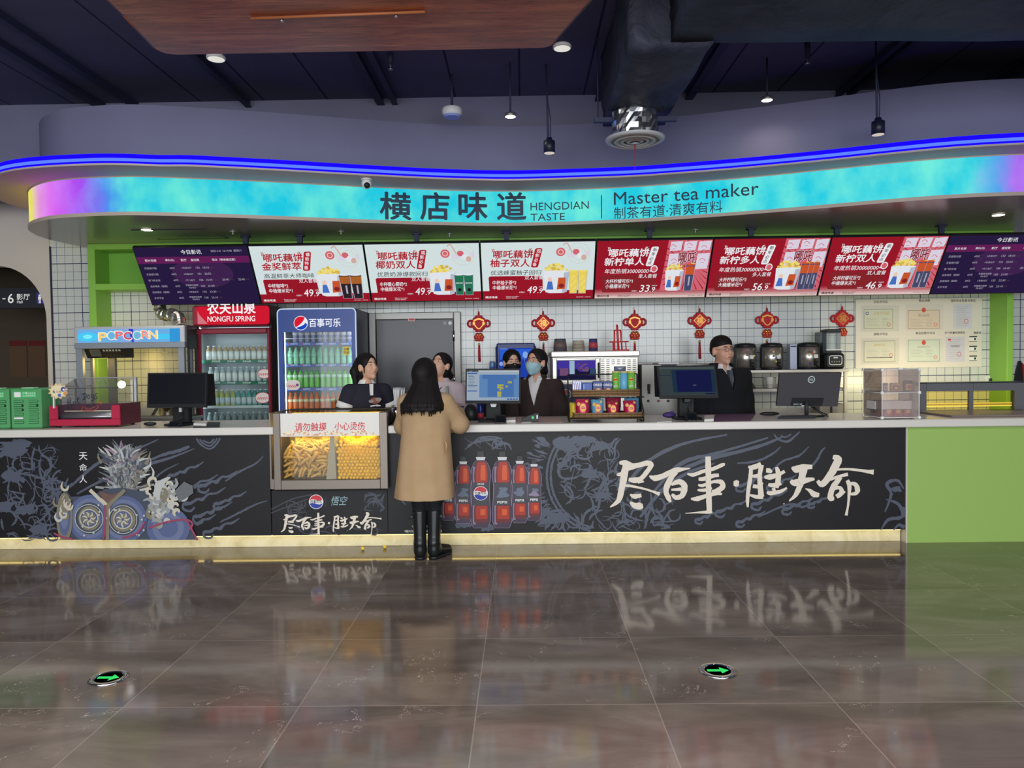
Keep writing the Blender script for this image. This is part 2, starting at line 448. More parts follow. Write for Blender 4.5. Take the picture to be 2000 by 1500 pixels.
# ------------------------------------------------------------------ curved canopy
def spline(P, sub=10):
    out = []; n = len(P)
    for i in range(n-1):
        p0, p1, p2, p3 = [Vector(P[j]) for j in (max(i-1, 0), i, i+1, min(i+2, n-1))]
        for k in range(sub):
            t = k/sub
            out.append(0.5*((2*p1)+(p2-p0)*t+(2*p0-5*p1+4*p2-p3)*t*t+(3*p1-p0-3*p2+p3)*t**3))
    out.append(Vector(P[-1])); return out
BAND = spline([(-4.64, 7.90), (-4.70, 7.4), (-4.60, 6.98), (-4.42, 6.69), (-4.15, 6.46), (-3.87, 6.345), (-3.46, 6.29), (-3.12, 6.315), (-2.3, 6.52), (-1.40, 6.79), (-0.7, 6.97), (0.0, 7.06), (0.9, 6.985), (1.5, 6.84), (2.2, 6.61), (3.14, 6.24), (3.6, 6.11), (4.12, 6.06), (4.7, 6.14), (5.2, 6.45), (5.45, 7.0), (5.45, 7.90)])
def offset(P, d):
    out = []
    for i, p in enumerate(P):
        a, c = P[max(i-1, 0)], P[min(i+1, len(P)-1)]; t = (c-a).normalized()
        out.append(p+Vector((t.y, -t.x))*(d(p) if callable(d) else d))
    return out
ARC = [0.0]
for i in range(1, len(BAND)): ARC.append(ARC[-1]+(BAND[i]-BAND[i-1]).length)
def along(s):
    for i in range(1, len(ARC)):
        if ARC[i] >= s: break
    t = (s-ARC[i-1])/(ARC[i]-ARC[i-1]); p = BAND[i-1].lerp(BAND[i], t)
    def tan(j):
        a, c = BAND[max(j-1, 0)], BAND[min(j+1, len(BAND)-1)]; return (c-a).normalized()
    d = tan(i-1).lerp(tan(i), t).normalized()
    return p, d
def arc_at_px(px, py=400):
    best = min(range(len(BAND)), key=lambda i: abs(px-proj(BAND[i].x, BAND[i].y, 3.0)[0])+(500 if BAND[i].y > 7.2 else 0))
    return ARC[best]
def proj(x, y, z):
    c = W2C @ (Vector((x, y, z))-CP); return 1000+F*c.x/-c.z, 750-F*c.y/-c.z
ZB0, ZB1 = 2.842, 3.138
def strip(mb, P, z0, z1, m, smooth=True):
    n = len(P); vs = [(p.x, p.y, z0) for p in P]+[(p.x, p.y, z1) for p in P]
    mb.add(vs, [(i, i+1, n+i+1, n+i) for i in range(n-1)], m, smooth)
def flat(mb, A, B, z, m):
    n = len(A); vs = [(p.x, p.y, z) for p in A]+[(p.x, p.y, z) for p in B]
    mb.add(vs, [(i, i+1, n+i+1, n+i) for i in range(n-1)], m)
canopy = thing('canopy', 'long curved canopy with a glowing turquoise screen band over the snack counter', 'canopy', (0, 7.5, 2.83))
M_SOFF = mat('grey_soffit_paint', (142, 140, 136), 0.22, 0, 0.5); M_RIM = mat('taupe_soffit_rim', (182, 168, 156), 0.5)
M_TIER = plaster('pale_pink_soffit_paint', (200, 170, 182), 4)
b = MB(); b.fix = False
RIMP = offset(BAND, 0.012)
poly = [(p.x, p.y, 2.815) for p in RIMP]
b.add(poly, [tuple(range(len(poly)))], M_SOFF)
strip(b, RIMP, 2.815, 2.845, M_RIM); flat(b, RIMP, BAND, 2.845, M_RIM)
b.build('soffit', canopy)
# LED screen band: colours of the moving picture along its length
def led_mat(L):
    m = bpy.data.materials.new('led_screen_picture'); m.use_nodes = True; nt = m.node_tree; nt.nodes.clear(); N = nt.nodes.new; l = nt.links.new
    uv = N('ShaderNodeUVMap'); uv.uv_map = 'UVMap'
    sp = N('ShaderNodeSeparateXYZ'); l(uv.outputs[0], sp.inputs[0])
    mp = N('ShaderNodeMapping'); mp.inputs['Scale'].default_value = (1.5, 1.1, 1); l(uv.outputs[0], mp.inputs[0])
    no = N('ShaderNodeTexNoise'); no.inputs['Scale'].default_value = 1.9; no.inputs['Detail'].default_value = 4; no.inputs['Roughness'].default_value = 0.55; l(mp.outputs[0], no.inputs['Vector'])
    wob = N('ShaderNodeMath'); wob.operation = 'MULTIPLY_ADD'; wob.inputs[1].default_value = 0.35; l(no.outputs['Fac'], wob.inputs[0]); l(sp.outputs[0], wob.inputs[2])
    dv = N('ShaderNodeMath'); dv.operation = 'DIVIDE'; l(wob.outputs[0], dv.inputs[0]); dv.inputs[1].default_value = L
    def rampnode(stops):
        r = N('ShaderNodeValToRGB'); e = r.color_ramp.elements
        while len(e) < len(stops): e.new(0.5)
        for k, (p, c) in enumerate(stops): e[k].position = min(1, max(0, (p+0.175)/L)); e[k].color = lin(c)
        return r
    A = [arc_at_px(x) for x in (62, 74, 100, 150, 195, 255)]; B_ = [arc_at_px(x) for x in (1890, 1950, 1990)]
    s1 = [(A[0], (222, 216, 90)), (A[1], (220, 140, 214)), (A[2], (214, 90, 235)), (A[3], (160, 70, 240)), (A[4], (78, 140, 236)), (A[5], (30, 198, 224)), (B_[0], (40, 205, 225)), (B_[1], (90, 150, 235)), (B_[2], (150, 90, 235))]
    s2 = [(A[0], (240, 236, 120)), (A[1], (236, 190, 236)), (A[2], (226, 130, 245)), (A[3], (180, 110, 245)), (A[4], (110, 180, 240)), (A[5], (108, 232, 214)), (B_[0], (112, 234, 220)), (B_[1], (130, 170, 240)), (B_[2], (180, 120, 240))]
    r1, r2 = rampnode(s1), rampnode(s2); l(dv.outputs[0], r1.inputs[0]); l(dv.outputs[0], r2.inputs[0])
    st = N('ShaderNodeMapRange'); st.inputs[1].default_value = 0.38; st.inputs[2].default_value = 0.68; l(no.outputs['Fac'], st.inputs[0])
    mx = N('ShaderNodeMix'); mx.data_type = 'RGBA'; l(st.outputs[0], mx.inputs[0]); l(r1.outputs[0], mx.inputs[6]); l(r2.outputs[0], mx.inputs[7])
    e = N('ShaderNodeEmission'); e.inputs[1].default_value = 1.02; l(mx.outputs[2], e.inputs[0])
    o = N('ShaderNodeOutputMaterial'); l(e.outputs[0], o.inputs[0]); return m
M_LED = led_mat(ARC[-1])
b = MB(); b.fix = False; strip(b, BAND, ZB0, ZB1, M_LED)
led = b.build('led_screen', canopy)
uvl = led.data.uv_layers.new(name='UVMap'); n = len(BAND)
for lp in led.data.loops:
    i = lp.vertex_index; uvl.data[lp.index].uv = (ARC[i % n], (0.0 if i < n else ZB1-ZB0))
# lettering that stands on the curved screen
M_INK = mat('dark_teal_acrylic', (14, 44, 72), 0.4)
def arc_text(txt, px0, px1, pyt, pyb, m, bold=0.0, proud=0.02, name='lettering'):
    v, f = glyphs(txt); lo, hi = v.min(0), v.max(0)
    s0, s1 = arc_at_px2(px0), arc_at_px2(px1)
    p, d = along((s0+s1)/2); pxm = (px0+px1)/2
    zt, zb_ = at(pxm, pyt, p.y).z, at(pxm, pyb, p.y).z
    n = len(v); mb = MB(); mb.fix = False; cnt = {(t[i], t[(i+1) % len(t)]) for t in f for i in range(len(t))}
    sides = [(a, c, c+n, a+n) for (a, c) in cnt if (c, a) not in cnt]; e = max(bold, 0)*0.8
    for k, (dx, dz) in enumerate(((0, 0),) if e <= 0 else ((-e, 0), (e, 0), (0, e), (0, -e))):
        vs = []
        for layer in (proud-k*0.0002, 0.004):
            for q in v:
                s = s0+((q[0]-lo[0])/(hi[0]-lo[0])*(1-2*e)+e+dx)*(s1-s0); z = zb_+((q[1]-lo[1])/(hi[1]-lo[1])*(1-2*e)+e+dz)*(zt-zb_)
                p, d = along(s); o = p+Vector((d.y, -d.x))*layer; vs.append((o.x, o.y, max(z, 2.852)))
        mb.add(vs, [tuple(t) for t in f]+sides, m)
    return mb.build(name, canopy)
def arc_at_px2(px):
    for i in range(1, len(BAND)):
        if BAND[i].y > 7.3: continue
        a, c = proj(BAND[i-1].x, BAND[i-1].y, 3.0)[0], proj(BAND[i].x, BAND[i].y, 3.0)[0]
        if a <= px <= c: return ARC[i-1]+(ARC[i]-ARC[i-1])*(px-a)/(c-a)
    return 0
for ch, a, c in (("横", 741, 803), ("店", 820, 878), ("味", 895, 952), ("道", 970, 1028)):
    arc_text(ch, a, c, 376, 430.5, M_INK, 0.022)
arc_text("HENGDIAN", 1036, 1150, 395, 410, M_INK, -0.004, 0.012)
arc_text("TASTE", 1036, 1103, 417, 431, M_INK, -0.004, 0.012)
arc_text("Master tea maker", 1199, 1482, 367, 392, M_INK, 0.0, 0.012)
arc_text("制茶有道·清爽有料", 1199, 1411, 399, 424, M_INK, 0.0, 0.012)
arc_text("|", 1174, 1176, 382, 427, M_INK, 0.0, 0.012)
# upper tier with the blue neon line
OUT = offset(BAND, lambda p: 0.38 if p.x < 0.5 and p.x > -2.9 else 0.34 if p.x <= -2.9 else max(0.27, 0.38-0.05*(p.x-0.5)))
OUT = [OUT[0]]+[(OUT[i-1]+OUT[i]*2+OUT[i+1])/4 for i in range(1, len(OUT)-1)]+[OUT[-1]]
b = MB(); b.fix = False
flat(b, OUT, BAND, 3.15, M_TIER); strip(b, BAND, 3.138, 3.15, M_RIM); strip(b, OUT, 3.15, 3.165, M_RIM); 
flat(b, offset(OUT, -0.06), BAND, 3.235, M_TIER); b.build('upper_ledge', canopy)
M_NEONB = emat('fascia_blue_glow', (16, 4, 236), 2.2); M_NEON = emat('blue_neon_core', (66, 92, 255), 2.2)
b = MB(); b.fix = False; strip(b, OUT, 3.165, 3.24, M_NEONB); strip(b, offset(OUT, -0.02), 3.165, 3.24, M_NEONB); flat(b, OUT, offset(OUT, -0.02), 3.24, M_NEONB); b.build('neon_channel', canopy)  # channel fascia emits the blue that the neon tube would cast on it
b = MB(); b.tube([(p.x, p.y, 3.193) for p in offset(OUT, 0.004)][::2], 0.012, M_NEON, 6); b.build('neon_tube', canopy, None)
# bulkhead that follows the canopy
BK = offset(BAND, -0.10)
b = MB(); b.fix = False; strip(b, BK, 3.14, 3.78, M_BULK); poly = [(p.x, p.y, 3.78) for p in BK]; b.add(poly, [tuple(range(len(poly)))], M_BULK)
struct(b.build('wall_bulkhead'))

# ------------------------------------------------------------------ ceiling joists
for k, px in enumerate((195, 262, 482, 742, 770, 1168, 1348, 1640, 1662, 1926)):
    x = at(px, 205, 7.2).x; wd = 0.03 if k % 3 else 0.05
    b = MB(); b.bx(x-wd/2, x+wd/2, 1.5, 7.255, ZC-0.06, ZC-0.001, M_NAVY)
    b.bx(x-wd/2-0.012, x+wd/2+0.012, 1.5, 7.255, ZC-0.068, ZC-0.06, M_NAVY)
    struct(b.build('beam'))
# ================================================================== THE COUNTER
YP, YT0, YT1, ZT = 6.13, 6.08, 6.92, 1.021        # panel face, worktop front / back, worktop height
M_STONE = NT('white_quartz', rough=0.22); M_STONE = M_STONE.m
_k = M_STONE.node_tree; _b = _k.nodes['Principled BSDF']; _b.inputs['Base Color'].default_value = lin((214, 210, 202))
def cream_stone():
    k = NT('cream_marble', rough=0.3); tc = k.n('TexCoord').outputs['Object']
    n = k.noise(tc, 5, 6, 0.65, 1.2); k.color(k.ramp(n, [(0.3, (208, 194, 146)), (0.5, (226, 216, 174)), (0.7, (238, 230, 198))])); return k.m
M_CREAMST = cream_stone()
M_CHAR = mat('charcoal_print', (31, 30, 32), 0.45, 0, 0.25); M_INKG = mat('slate_ink_print', (82, 88, 102), 0.45); M_INKD = mat('dark_slate_ink_print', (70, 75, 86), 0.42)
M_BRUSH = mat('cream_brush_print', (226, 216, 200), 0.45); M_PW = mat('print_white', (232, 232, 230), 0.45)
M_PRED = mat('print_red', (206, 58, 68), 0.45); M_PBLUE = mat('print_blue', (46, 64, 160), 0.45); M_PTEAL = mat('print_pale_teal', (150, 186, 192), 0.45)
XL0 = -6.4
xa = at(528, 950, YP).x; xb = at(757, 950, YP).x; xc = at(1768, 940, YP).x; xd = 7.0
ZP0, ZP1 = 0.11, 0.957

def Q(px, py, Y=YP):
    p = at(px, py, Y); return (p.x, p.z)
def Qs(pts, Y=YP): return [Q(x, y, Y) for x, y in pts]
PXM = YP/F                                          # metres per photo pixel on the counter front

# brush-written slogan: strokes traced as ribbons of changing width, (x, y, width) in photo pixels
def zoomA(p): return [(1190+x/7.692, 870+y/7.692, w/7.692) for x, y, w in p]
def zoomB(p): return [(1440+x/7.143, 870+y/7.143, w/7.143) for x, y, w in p]
SLOGAN = [zoomA(p) for p in (
    [(150, 262, 40), (235, 262, 90), (330, 290, 60)], [(250, 330, 120), (420, 300, 75), (560, 265, 80), (630, 290, 70), (560, 400, 70), (470, 500, 70), (380, 520, 90), (290, 510, 45)],
    [(250, 280, 90), (225, 430, 110), (190, 620, 95), (150, 800, 80), (90, 870, 55), (10, 925, 12)], [(110, 440, 30), (180, 430, 70)],
    [(430, 545, 60), (520, 540, 20)], [(240, 600, 40), (340, 610, 38), (520, 650, 30), (650, 690, 30), (755, 730, 60)],
    [(310, 735, 20), (380, 765, 75), (480, 745, 55)], [(310, 850, 25), (380, 900, 90), (460, 910, 110), (505, 905, 60)],
    [(600, 455, 15), (680, 490, 90), (800, 460, 80), (930, 395, 75), (1030, 365, 80), (1110, 355, 45), (1215, 345, 10)],
    [(1010, 400, 60), (930, 480, 80), (870, 600, 90), (850, 700, 75), (890, 790, 75), (920, 850, 30)],
    [(930, 590, 30), (990, 560, 70), (1060, 545, 80), (1125, 600, 90), (1120, 690, 90), (1080, 760, 80), (1000, 780, 70), (940, 730, 40)], [(930, 665, 30), (1010, 660, 45), (1080, 655, 60)],
    [(1170, 425, 20), (1260, 440, 60), (1400, 390, 55), (1560, 350, 55), (1700, 290, 55), (1735, 290, 30)],
    [(1480, 165, 80), (1485, 350, 88), (1488, 600, 80), (1495, 850, 82), (1500, 1000, 80)], [(1140, 1018, 8), (1300, 1008, 22), (1460, 1000, 50), (1545, 1005, 30)],
    [(1340, 505, 45), (1420, 500, 65), (1560, 455, 60), (1645, 445, 50)], [(1335, 590, 30), (1400, 600, 50), (1560, 545, 45), (1680, 550, 70), (1700, 620, 85), (1620, 680, 80), (1540, 700, 60)],
    [(1325, 670, 30), (1420, 670, 50), (1540, 640, 30)], [(1225, 800, 25), (1320, 800, 75), (1460, 755, 60), (1600, 720, 60), (1690, 730, 30)], [(1865, 570, 60), (1905, 570, 105), (1945, 575, 70)])]
SLOGAN += [zoomB(p) for p in (
    [(150, 295, 25), (215, 305, 70), (330, 265, 70)], [(190, 300, 50), (180, 450, 60), (150, 640, 55), (140, 780, 45), (145, 860, 25)], [(335, 270, 70), (310, 420, 60), (320, 600, 75), (330, 715, 85)], [(175, 690, 25), (260, 715, 55), (360, 720, 50)],
    [(210, 430, 40), (300, 420, 60)], [(215, 565, 50), (290, 570, 55), (355, 520, 25)],
    [(400, 345, 60), (440, 350, 65), (480, 375, 40)], [(375, 440, 30), (450, 440, 80), (560, 410, 60), (660, 360, 40)], [(545, 300, 40), (570, 400, 75), (560, 520, 70), (540, 590, 60)],
    [(430, 545, 40), (510, 555, 65), (610, 525, 50)], [(410, 650, 35), (470, 665, 60), (600, 640, 50), (690, 590, 25)], [(500, 590, 50), (520, 650, 40)],
    [(755, 305, 20), (820, 330, 110), (930, 300, 80), (1045, 300, 55)], [(930, 300, 110), (900, 430, 95), (870, 560, 85), (810, 690, 60), (720, 775, 15)],
    [(740, 490, 40), (800, 520, 100), (930, 490, 90), (1075, 465, 30)], [(640, 815, 15), (660, 812, 10)], [(945, 600, 6), (1010, 630, 50), (1070, 680, 85), (1140, 690, 50)],
    [(1330, 160, 50), (1405, 190, 110), (1360, 300, 110), (1280, 430, 95), (1180, 540, 90), (1115, 490, 40)], [(1395, 335, 30), (1540, 330, 32), (1700, 345, 38), (1830, 365, 50), (1900, 370, 75)],
    [(1300, 470, 45), (1420, 430, 40), (1540, 400, 50)], [(1440, 440, 60), (1360, 540, 80), (1310, 640, 75), (1300, 730, 90), (1350, 740, 40)], [(1340, 600, 50), (1430, 590, 50), (1450, 660, 70), (1380, 715, 60)],
    [(1530, 485, 50), (1560, 560, 60), (1555, 700, 40), (1540, 850, 28), (1515, 975, 42)], [(1550, 530, 30), (1640, 540, 60), (1675, 620, 75), (1640, 670, 50), (1560, 675, 30)], [(1450, 690, 30), (1500, 640, 25)])]
def slogan(g, x0, y0, sc, m, rnd, ox=1203.0, oy=893.0, Y=YP):
    for st in SLOGAN:
        pts = [Q(x0+(x-ox)*sc, y0+(y-oy)*sc, Y) for x, y, w_ in st]
        g.stroke(pts, [w_*sc*PXM for x, y, w_ in st], m, 5, False, 0.07, rnd)

def curl(g, px, py, s, m, rnd, dirn=1, Y=YP):
    """one flame-like curl of the ink pattern"""
    pts = [(0, 0), (0.5, -0.12), (1.0, -0.5), (1.35, -0.45), (1.8, -0.95), (2.4, -1.05), (3.1, -1.6)]
    g.stroke([Q(px+dirn*x*s, py+y*s*0.8, Y) for x, y in pts], [0.02, 0.028, 0.02, 0.03, 0.018, 0.02, 0.006], m, 5, False, 0.25, rnd)
    g.stroke([Q(px+dirn*(0.3+0.5*math.cos(a)*k)*s, py+(0.1+0.42*math.sin(a)*k)*s, Y) for a, k in ((0.2, 1), (1.2, 1), (2.4, 0.95), (3.6, 0.8), (4.8, 0.6), (5.8, 0.4))], [0.012, 0.02, 0.022, 0.018, 0.014, 0.008], m, 4, False, 0.25, rnd)
def ring_ink(g, px, py, rp, m, rnd, a0=0, a1=360, n=90, Y=YP, clip=None):
    """ring with short radial dashes, like an engraved sun"""
    def ok(x, y): return clip is None or (clip[0] < x < clip[2] and clip[1] < y < clip[3])
    arcs = [[], []]
    for k in range(0, 61):
        a = R(a0+(a1-a0)*k/60)
        for j, q in enumerate((1.0, 0.93)):
            x, y = px+rp*q*math.cos(a), py+rp*q*math.sin(a)
            if ok(x, y): arcs[j].append(Q(x, y, Y))
            elif len(arcs[j]) > 3: g.stroke(arcs[j], 0.018, m, 2, False, 0.3, rnd); arcs[j] = []
            else: arcs[j] = []
    for q in arcs:
        if len(q) > 3: g.stroke(q, 0.018, m, 2, False, 0.3, rnd)
    for k in range(n):
        a = R(rnd.uniform(a0, a1)); r0 = rp*rnd.uniform(1.05, 1.3); r1 = r0+rp*rnd.uniform(0.08, 0.3); da = rnd.uniform(-0.05, 0.05)
        P = [(px+r0*math.cos(a), py+r0*math.sin(a)), (px+(r0+r1)/2*math.cos(a+da), py+(r0+r1)/2*math.sin(a+da)), (px+r1*math.cos(a+da/2), py+r1*math.sin(a+da/2))]
        if all(ok(*p) for p in P): g.stroke([Q(x, y, Y) for x, y in P], [0.004, rnd.uniform(0.008, 0.022), 0.003], m, 3, False, 0.3, rnd)
def scribble(g, x0, y0, x1, y1, n, m, rnd, s=14, Y=YP, wd=0.016):
    """dense field of curling ink marks"""
    for _ in range(n):
        x, y, a = rnd.uniform(x0, x1), rnd.uniform(y0, y1), rnd.uniform(0, 6.28); pts = []; turn = rnd.uniform(-0.9, 0.9)
        for k in range(rnd.randint(4, 7)):
            pts.append((x, y)); x += math.cos(a)*s*rnd.uniform(0.5, 1.1); y += math.sin(a)*s*rnd.uniform(0.5, 1.0); a += turn
        pts = [q for q in pts if x0 <= q[0] <= x1 and y0 <= q[1] <= y1]
        if len(pts) < 3: continue
        w_ = rnd.uniform(0.4, 1.5)*wd
        g.stroke([Q(px, py, Y) for px, py in pts], [w_*0.3]+[w_]*(len(pts)-2)+[w_*0.25], m, 4, False, 0.3, rnd)
def blot(g, px, py, r, m, rnd, Y=YP, sq=0.8):
    n = 26; g.poly([Q(px+r*(1+0.35*math.sin(3*a+px)+rnd.uniform(-0.18, 0.18))*math.cos(a), py+sq*r*(1+0.3*math.cos(2*a)+rnd.uniform(-0.18, 0.18))*math.sin(a), Y) for a in [2*PI*k/n for k in range(n)]], m)

def cola_logo(g, cx, cz, r, Y, white=M_PW, red=M_PRED, blue=M_PBLUE, txt=True, dark=M_CHAR):
    g.el(cx, cz, r, r, white); g.up()
    ri = r*0.92
    top = [(cx+ri*math.cos(R(a)), cz+ri*math.sin(R(a))) for a in range(22, 170, 8)]
    wav = [(cx+ri*(-0.98+1.9*k/10), cz+ri*(0.28+0.10*math.sin(k/10*6.28))) for k in range(11)]
    g.poly(top+[(cx+ri*(-0.95), cz+ri*0.25)]+wav[1:-1], red)
    bot = [(cx+ri*math.cos(R(a)), cz+ri*math.sin(R(a))) for a in range(196, 350, 8)]
    wav2 = [(cx+ri*(0.95-1.9*k/10), cz+ri*(-0.30-0.10*math.sin(k/10*6.28))) for k in range(11)]
    g.poly(bot+wav2[1:-1], blue); g.up()
    if txt: g.text("百事可乐", cx, cz-r*0.2, r*0.42, dark, w=r*1.6, bold=0.02, align='c')

def counter(name, label, x0, x1, mface, yp=YP, seam=True):
    t = thing(name, label, 'counter', ((x0+x1)/2, 6.5, 0))
    b = MB(); b.bx(x0, x1, yp, yp+0.03, ZP0, ZP1, mface); b.build('front_panel', t)
    b = MB(); b.bx(x0, x1, yp+0.03, YT1-0.2, ZP0, ZP1, M_DARK); b.build('cabinet', t)
    return t
cl = counter('counter', 'dark printed counter front below the hot dog warmer, patterned with grey ink curls', XL0, xa, M_CHAR)
cr = counter('counter', 'long black counter front with cream brush lettering and a printed row of cola bottles', xb, xc, M_CHAR)
cg = thing('counter', 'plain apple green counter front at the end past the black printed panel', 'counter', (xc+1, 6.5, 0))
b = MB(); b.bx(xc+0.0125, xd, YP-0.005, YT1-0.1, 0.0, ZP1, mat('pale_apple_green', (152, 186, 98), 0.42)); b.build('front_panel', cg)
b = MB(); b.bx(xc+0.0005, xc+0.012, YP-0.012, YT1-0.12, 0.0, ZP1, mat('pale_edge_trim', (200, 196, 180), 0.4)); b.build('edge_trim', cg)
# worktops
t = thing('worktop', 'pale stone worktop carrying the green power bank cabinets and hot dog warmer', 'worktop', (-3.5, 6.5, ZP1))
b = MB(); b.bx(XL0, at(533.4, 880, 6.06).x, YT0, YT1, ZP1+0.0005, ZT, M_STONE, 0.006); b.build('slab', t)
t = thing('worktop', 'long pale stone worktop carrying the cash desk monitors and snack rack', 'worktop', (2, 6.5, ZP1))
b = MB(); b.bx(at(757.6, 880, 6.06).x, xd, YT0, YT1, ZP1+0.0005, ZT, M_STONE, 0.006); b.build('slab', t)
# stone plinth and the warm light line tucked under the panels
b = MB(); b.bx(XL0, xc-0.01, 6.186, 6.24, 0.0, ZP0+0.06, M_CREAMST, 0.003); struct(b.build('baseboard_front'))
t = thing('light_strip', 'warm light strip tucked under the printed counter panels above the cream plinth', 'light strip', (0, 6.16, ZP0))
b = MB(); b.bx(XL0, xc-0.03, 6.145, 6.16, ZP0-0.008, ZP0-0.001, emat('warm_strip_glow', (255, 226, 140), 3.2)); b.build('strip', t)

# ---- print on the long black panel
rnd = random.Random(3)
g = G(YP)
# curling ink field, rings and flame lines
ring_ink(g, 1178, 930, 110, M_INKG, rnd, 100, 262, 260, clip=(765, 851, 1300, 1038))
scribble(g, 905, 852, 1000, 880, 26, M_INKG, rnd, 18)
scribble(g, 775, 855, 800, 1000, 10, M_INKG, rnd, 14)
for (x, y, r) in ((1110, 868, 24), (1140, 862, 18), (1170, 870, 15), (1088, 1010, 18), (905, 1022, 14), (950, 1030, 12), (1155, 925, 16), (1215, 950, 14), (1062, 1000, 14), (1180, 968, 12)): blot(g, x, y, r, M_INKG, rnd)
g.up(); blot(g, 1118, 930, 22, M_CHAR, rnd); blot(g, 1190, 905, 14, M_CHAR, rnd); g.up()
scribble(g, 1088, 852, 1216, 1040, 95, M_INKG, rnd, 12, wd=0.014)
scribble(g, 1200, 960, 1330, 1036, 40, M_INKG, rnd, 12)
scribble(g, 1050, 990, 1110, 1036, 20, M_INKG, rnd, 10)
for p in ([(1215, 960), (1260, 905), (1330, 868), (1420, 840)], [(1275, 962), (1330, 905), (1400, 885), (1500, 855)], [(1300, 930), (1380, 898), (1480, 872), (1530, 852)], [(1250, 1010), (1290, 960), (1340, 925), (1395, 905)]):
    p = [(x, max(y, 849)) for x, y in p]; g.stroke(Qs(p), [0.02, 0.034, 0.026, 0.012], M_INKG, 8, False, 0.2, rnd)
g.stroke(Qs([(1512, 848), (1520, 858), (1538, 862), (1552, 852), (1562, 843)]), [0.01, 0.016, 0.02, 0.016, 0.01], M_INKG, 6, False, 0.2, rnd)
g.stroke(Qs([(1525, 850), (1533, 854), (1545, 848)]), 0.012, M_INKG, 6)
for (x, y, s) in ((1440, 950, 20), (1470, 985, 22), (1400, 1000, 20), (1500, 950, 18), (1530, 995, 20), (1440, 1020, 18), (1360, 1015, 16), (1580, 985, 14)): curl(g, x, y, s, M_INKG, rnd)
for p in ([(1500, 925), (1530, 900), (1560, 890), (1580, 872)], [(1440, 905), (1480, 900), (1510, 885), (1525, 872)], [(1560, 930), (1590, 905), (1605, 880), (1612, 874)], [(1480, 1010), (1540, 985), (1570, 990), (1585, 972)]):
    g.stroke(Qs(p), [0.012, 0.018, 0.018, 0.006], M_INKG, 8, False, 0.25, rnd)
for p in ([(1728, 1000), (1740, 965), (1732, 945), (1752, 938), (1765, 955)], [(1720, 1035), (1735, 1015), (1760, 1010), (1766, 990)], [(1730, 975), (1755, 985), (1766, 1010)], [(1745, 1035), (1755, 1025), (1766, 1030)]):
    g.stroke(Qs(p), [0.01, 0.025, 0.03, 0.025, 0.01][:len(p)], M_INKG, 6, False, 0.25, rnd)
blot(g, 1752, 955, 9, M_INKG, rnd)
g.up(2)
slogan(g, 1203, 893, 1.0, M_BRUSH, rnd)
M_BOT = [mat('bottle_print_'+n_, c, 0.4) for n_, c in (('plum', (62, 48, 66)), ('maroon', (104, 42, 44)), ('red', (168, 56, 44)), ('orange', (210, 92, 52)), ('lilac', (140, 128, 152)), ('label', (58, 60, 66)), ('cap', (40, 40, 42)), ('ring', (206, 208, 210)), ('greyblue', (104, 114, 132)))]
def printed_bottle(g, px, ytop, ybot, wp, kind):
    h = ybot-ytop; prof = [(0, 0.17), (0.10, 0.17), (0.115, 0.2), (0.15, 0.34), (0.23, 0.46), (0.33, 0.5), (0.40, 0.46), (0.45, 0.44), (0.62, 0.45), (0.70, 0.47), (0.78, 0.5), (0.90, 0.49), (0.96, 0.42), (1.0, 0.34)]
    def outl(k, t0=0, t1=1, sx=0):
        L = [(t, v*k) for t, v in prof if t0 <= t <= t1]
        def iv(t):
            for (a, va), (c, vc) in zip(prof, prof[1:]):
                if a <= t <= c: return (va+(vc-va)*(t-a)/(c-a))*k
        if not L or L[0][0] > t0: L = [(t0, iv(t0))]+L
        if L[-1][0] < t1: L = L+[(t1, iv(t1))]
        return [Q(px+(sx-v)*wp, ytop+t*h) for t, v in L]+[Q(px+(sx+v)*wp, ytop+t*h) for t, v in L[::-1]]
    g.k = 20
    g.poly(outl(1.06, 0.105, 1), M_BOT[4]); g.up(); g.poly(outl(1.0, 0.11, 0.995), M_BOT[0]); g.up()
    g.poly(outl(0.16, 0.2, 0.95, -0.32), M_BOT[4]); g.up()
    for t0, t1 in ((0.13, 0.405), (0.70, 0.93)):
        g.poly(outl(0.74, t0, t1, 0.03), M_BOT[1]); g.up(); g.poly(outl(0.6, t0+0.01, t1-(0.05 if t0 > 0.5 else 0), 0.05), M_BOT[2]); g.up(); g.poly(outl(0.26, t0+0.05, t1-(0.1 if t0 > 0.5 else 0.03), 0.12), M_BOT[3]); g.k -= 2
    g.up(3); g.poly(outl(0.86, 0.405, 0.70), M_BOT[5]); g.up()
    g.poly([Q(px-0.19*wp, ytop+0.095*h), Q(px+0.19*wp, ytop+0.095*h), Q(px+0.16*wp, ytop), Q(px-0.16*wp, ytop)], M_BOT[6])
    g.poly([Q(px-0.25*wp, ytop+0.075*h), Q(px+0.25*wp, ytop+0.075*h), Q(px+0.2*wp, ytop+0.115*h), Q(px-0.2*wp, ytop+0.115*h)], M_BOT[7]); g.up()
    if kind == 'logo':
        x, z = Q(px, ytop+0.545*h); cola_logo(g, x, z, 0.37*wp*PXM, YP)
        x, z = Q(px, ytop+0.435*h); g.text("百事无糖", x, z, 3.2*PXM, M_PW, align='c', bold=0.02)
    else:
        blot(g, px+0.05*wp, ytop+0.5*h, 0.2*wp, M_BOT[8], rnd); blot(g, px, ytop+0.56*h, 0.28*wp, M_BOT[4] if kind == 'pale' else M_BOT[8], rnd); g.up()
        x, z = Q(px, ytop+0.675*h); g.text("PEPSI", x, z, 4.4*PXM, M_PW, w=0.5*wp*PXM, bold=0.05, align='c')
printed_bottle(g, 876, 900, 1016, 27, 'fig'); printed_bottle(g, 905, 891, 1022, 32, 'fig'); printed_bottle(g, 1043, 897, 1016, 29, 'pale'); printed_bottle(g, 1015, 890, 1021, 32, 'fig')
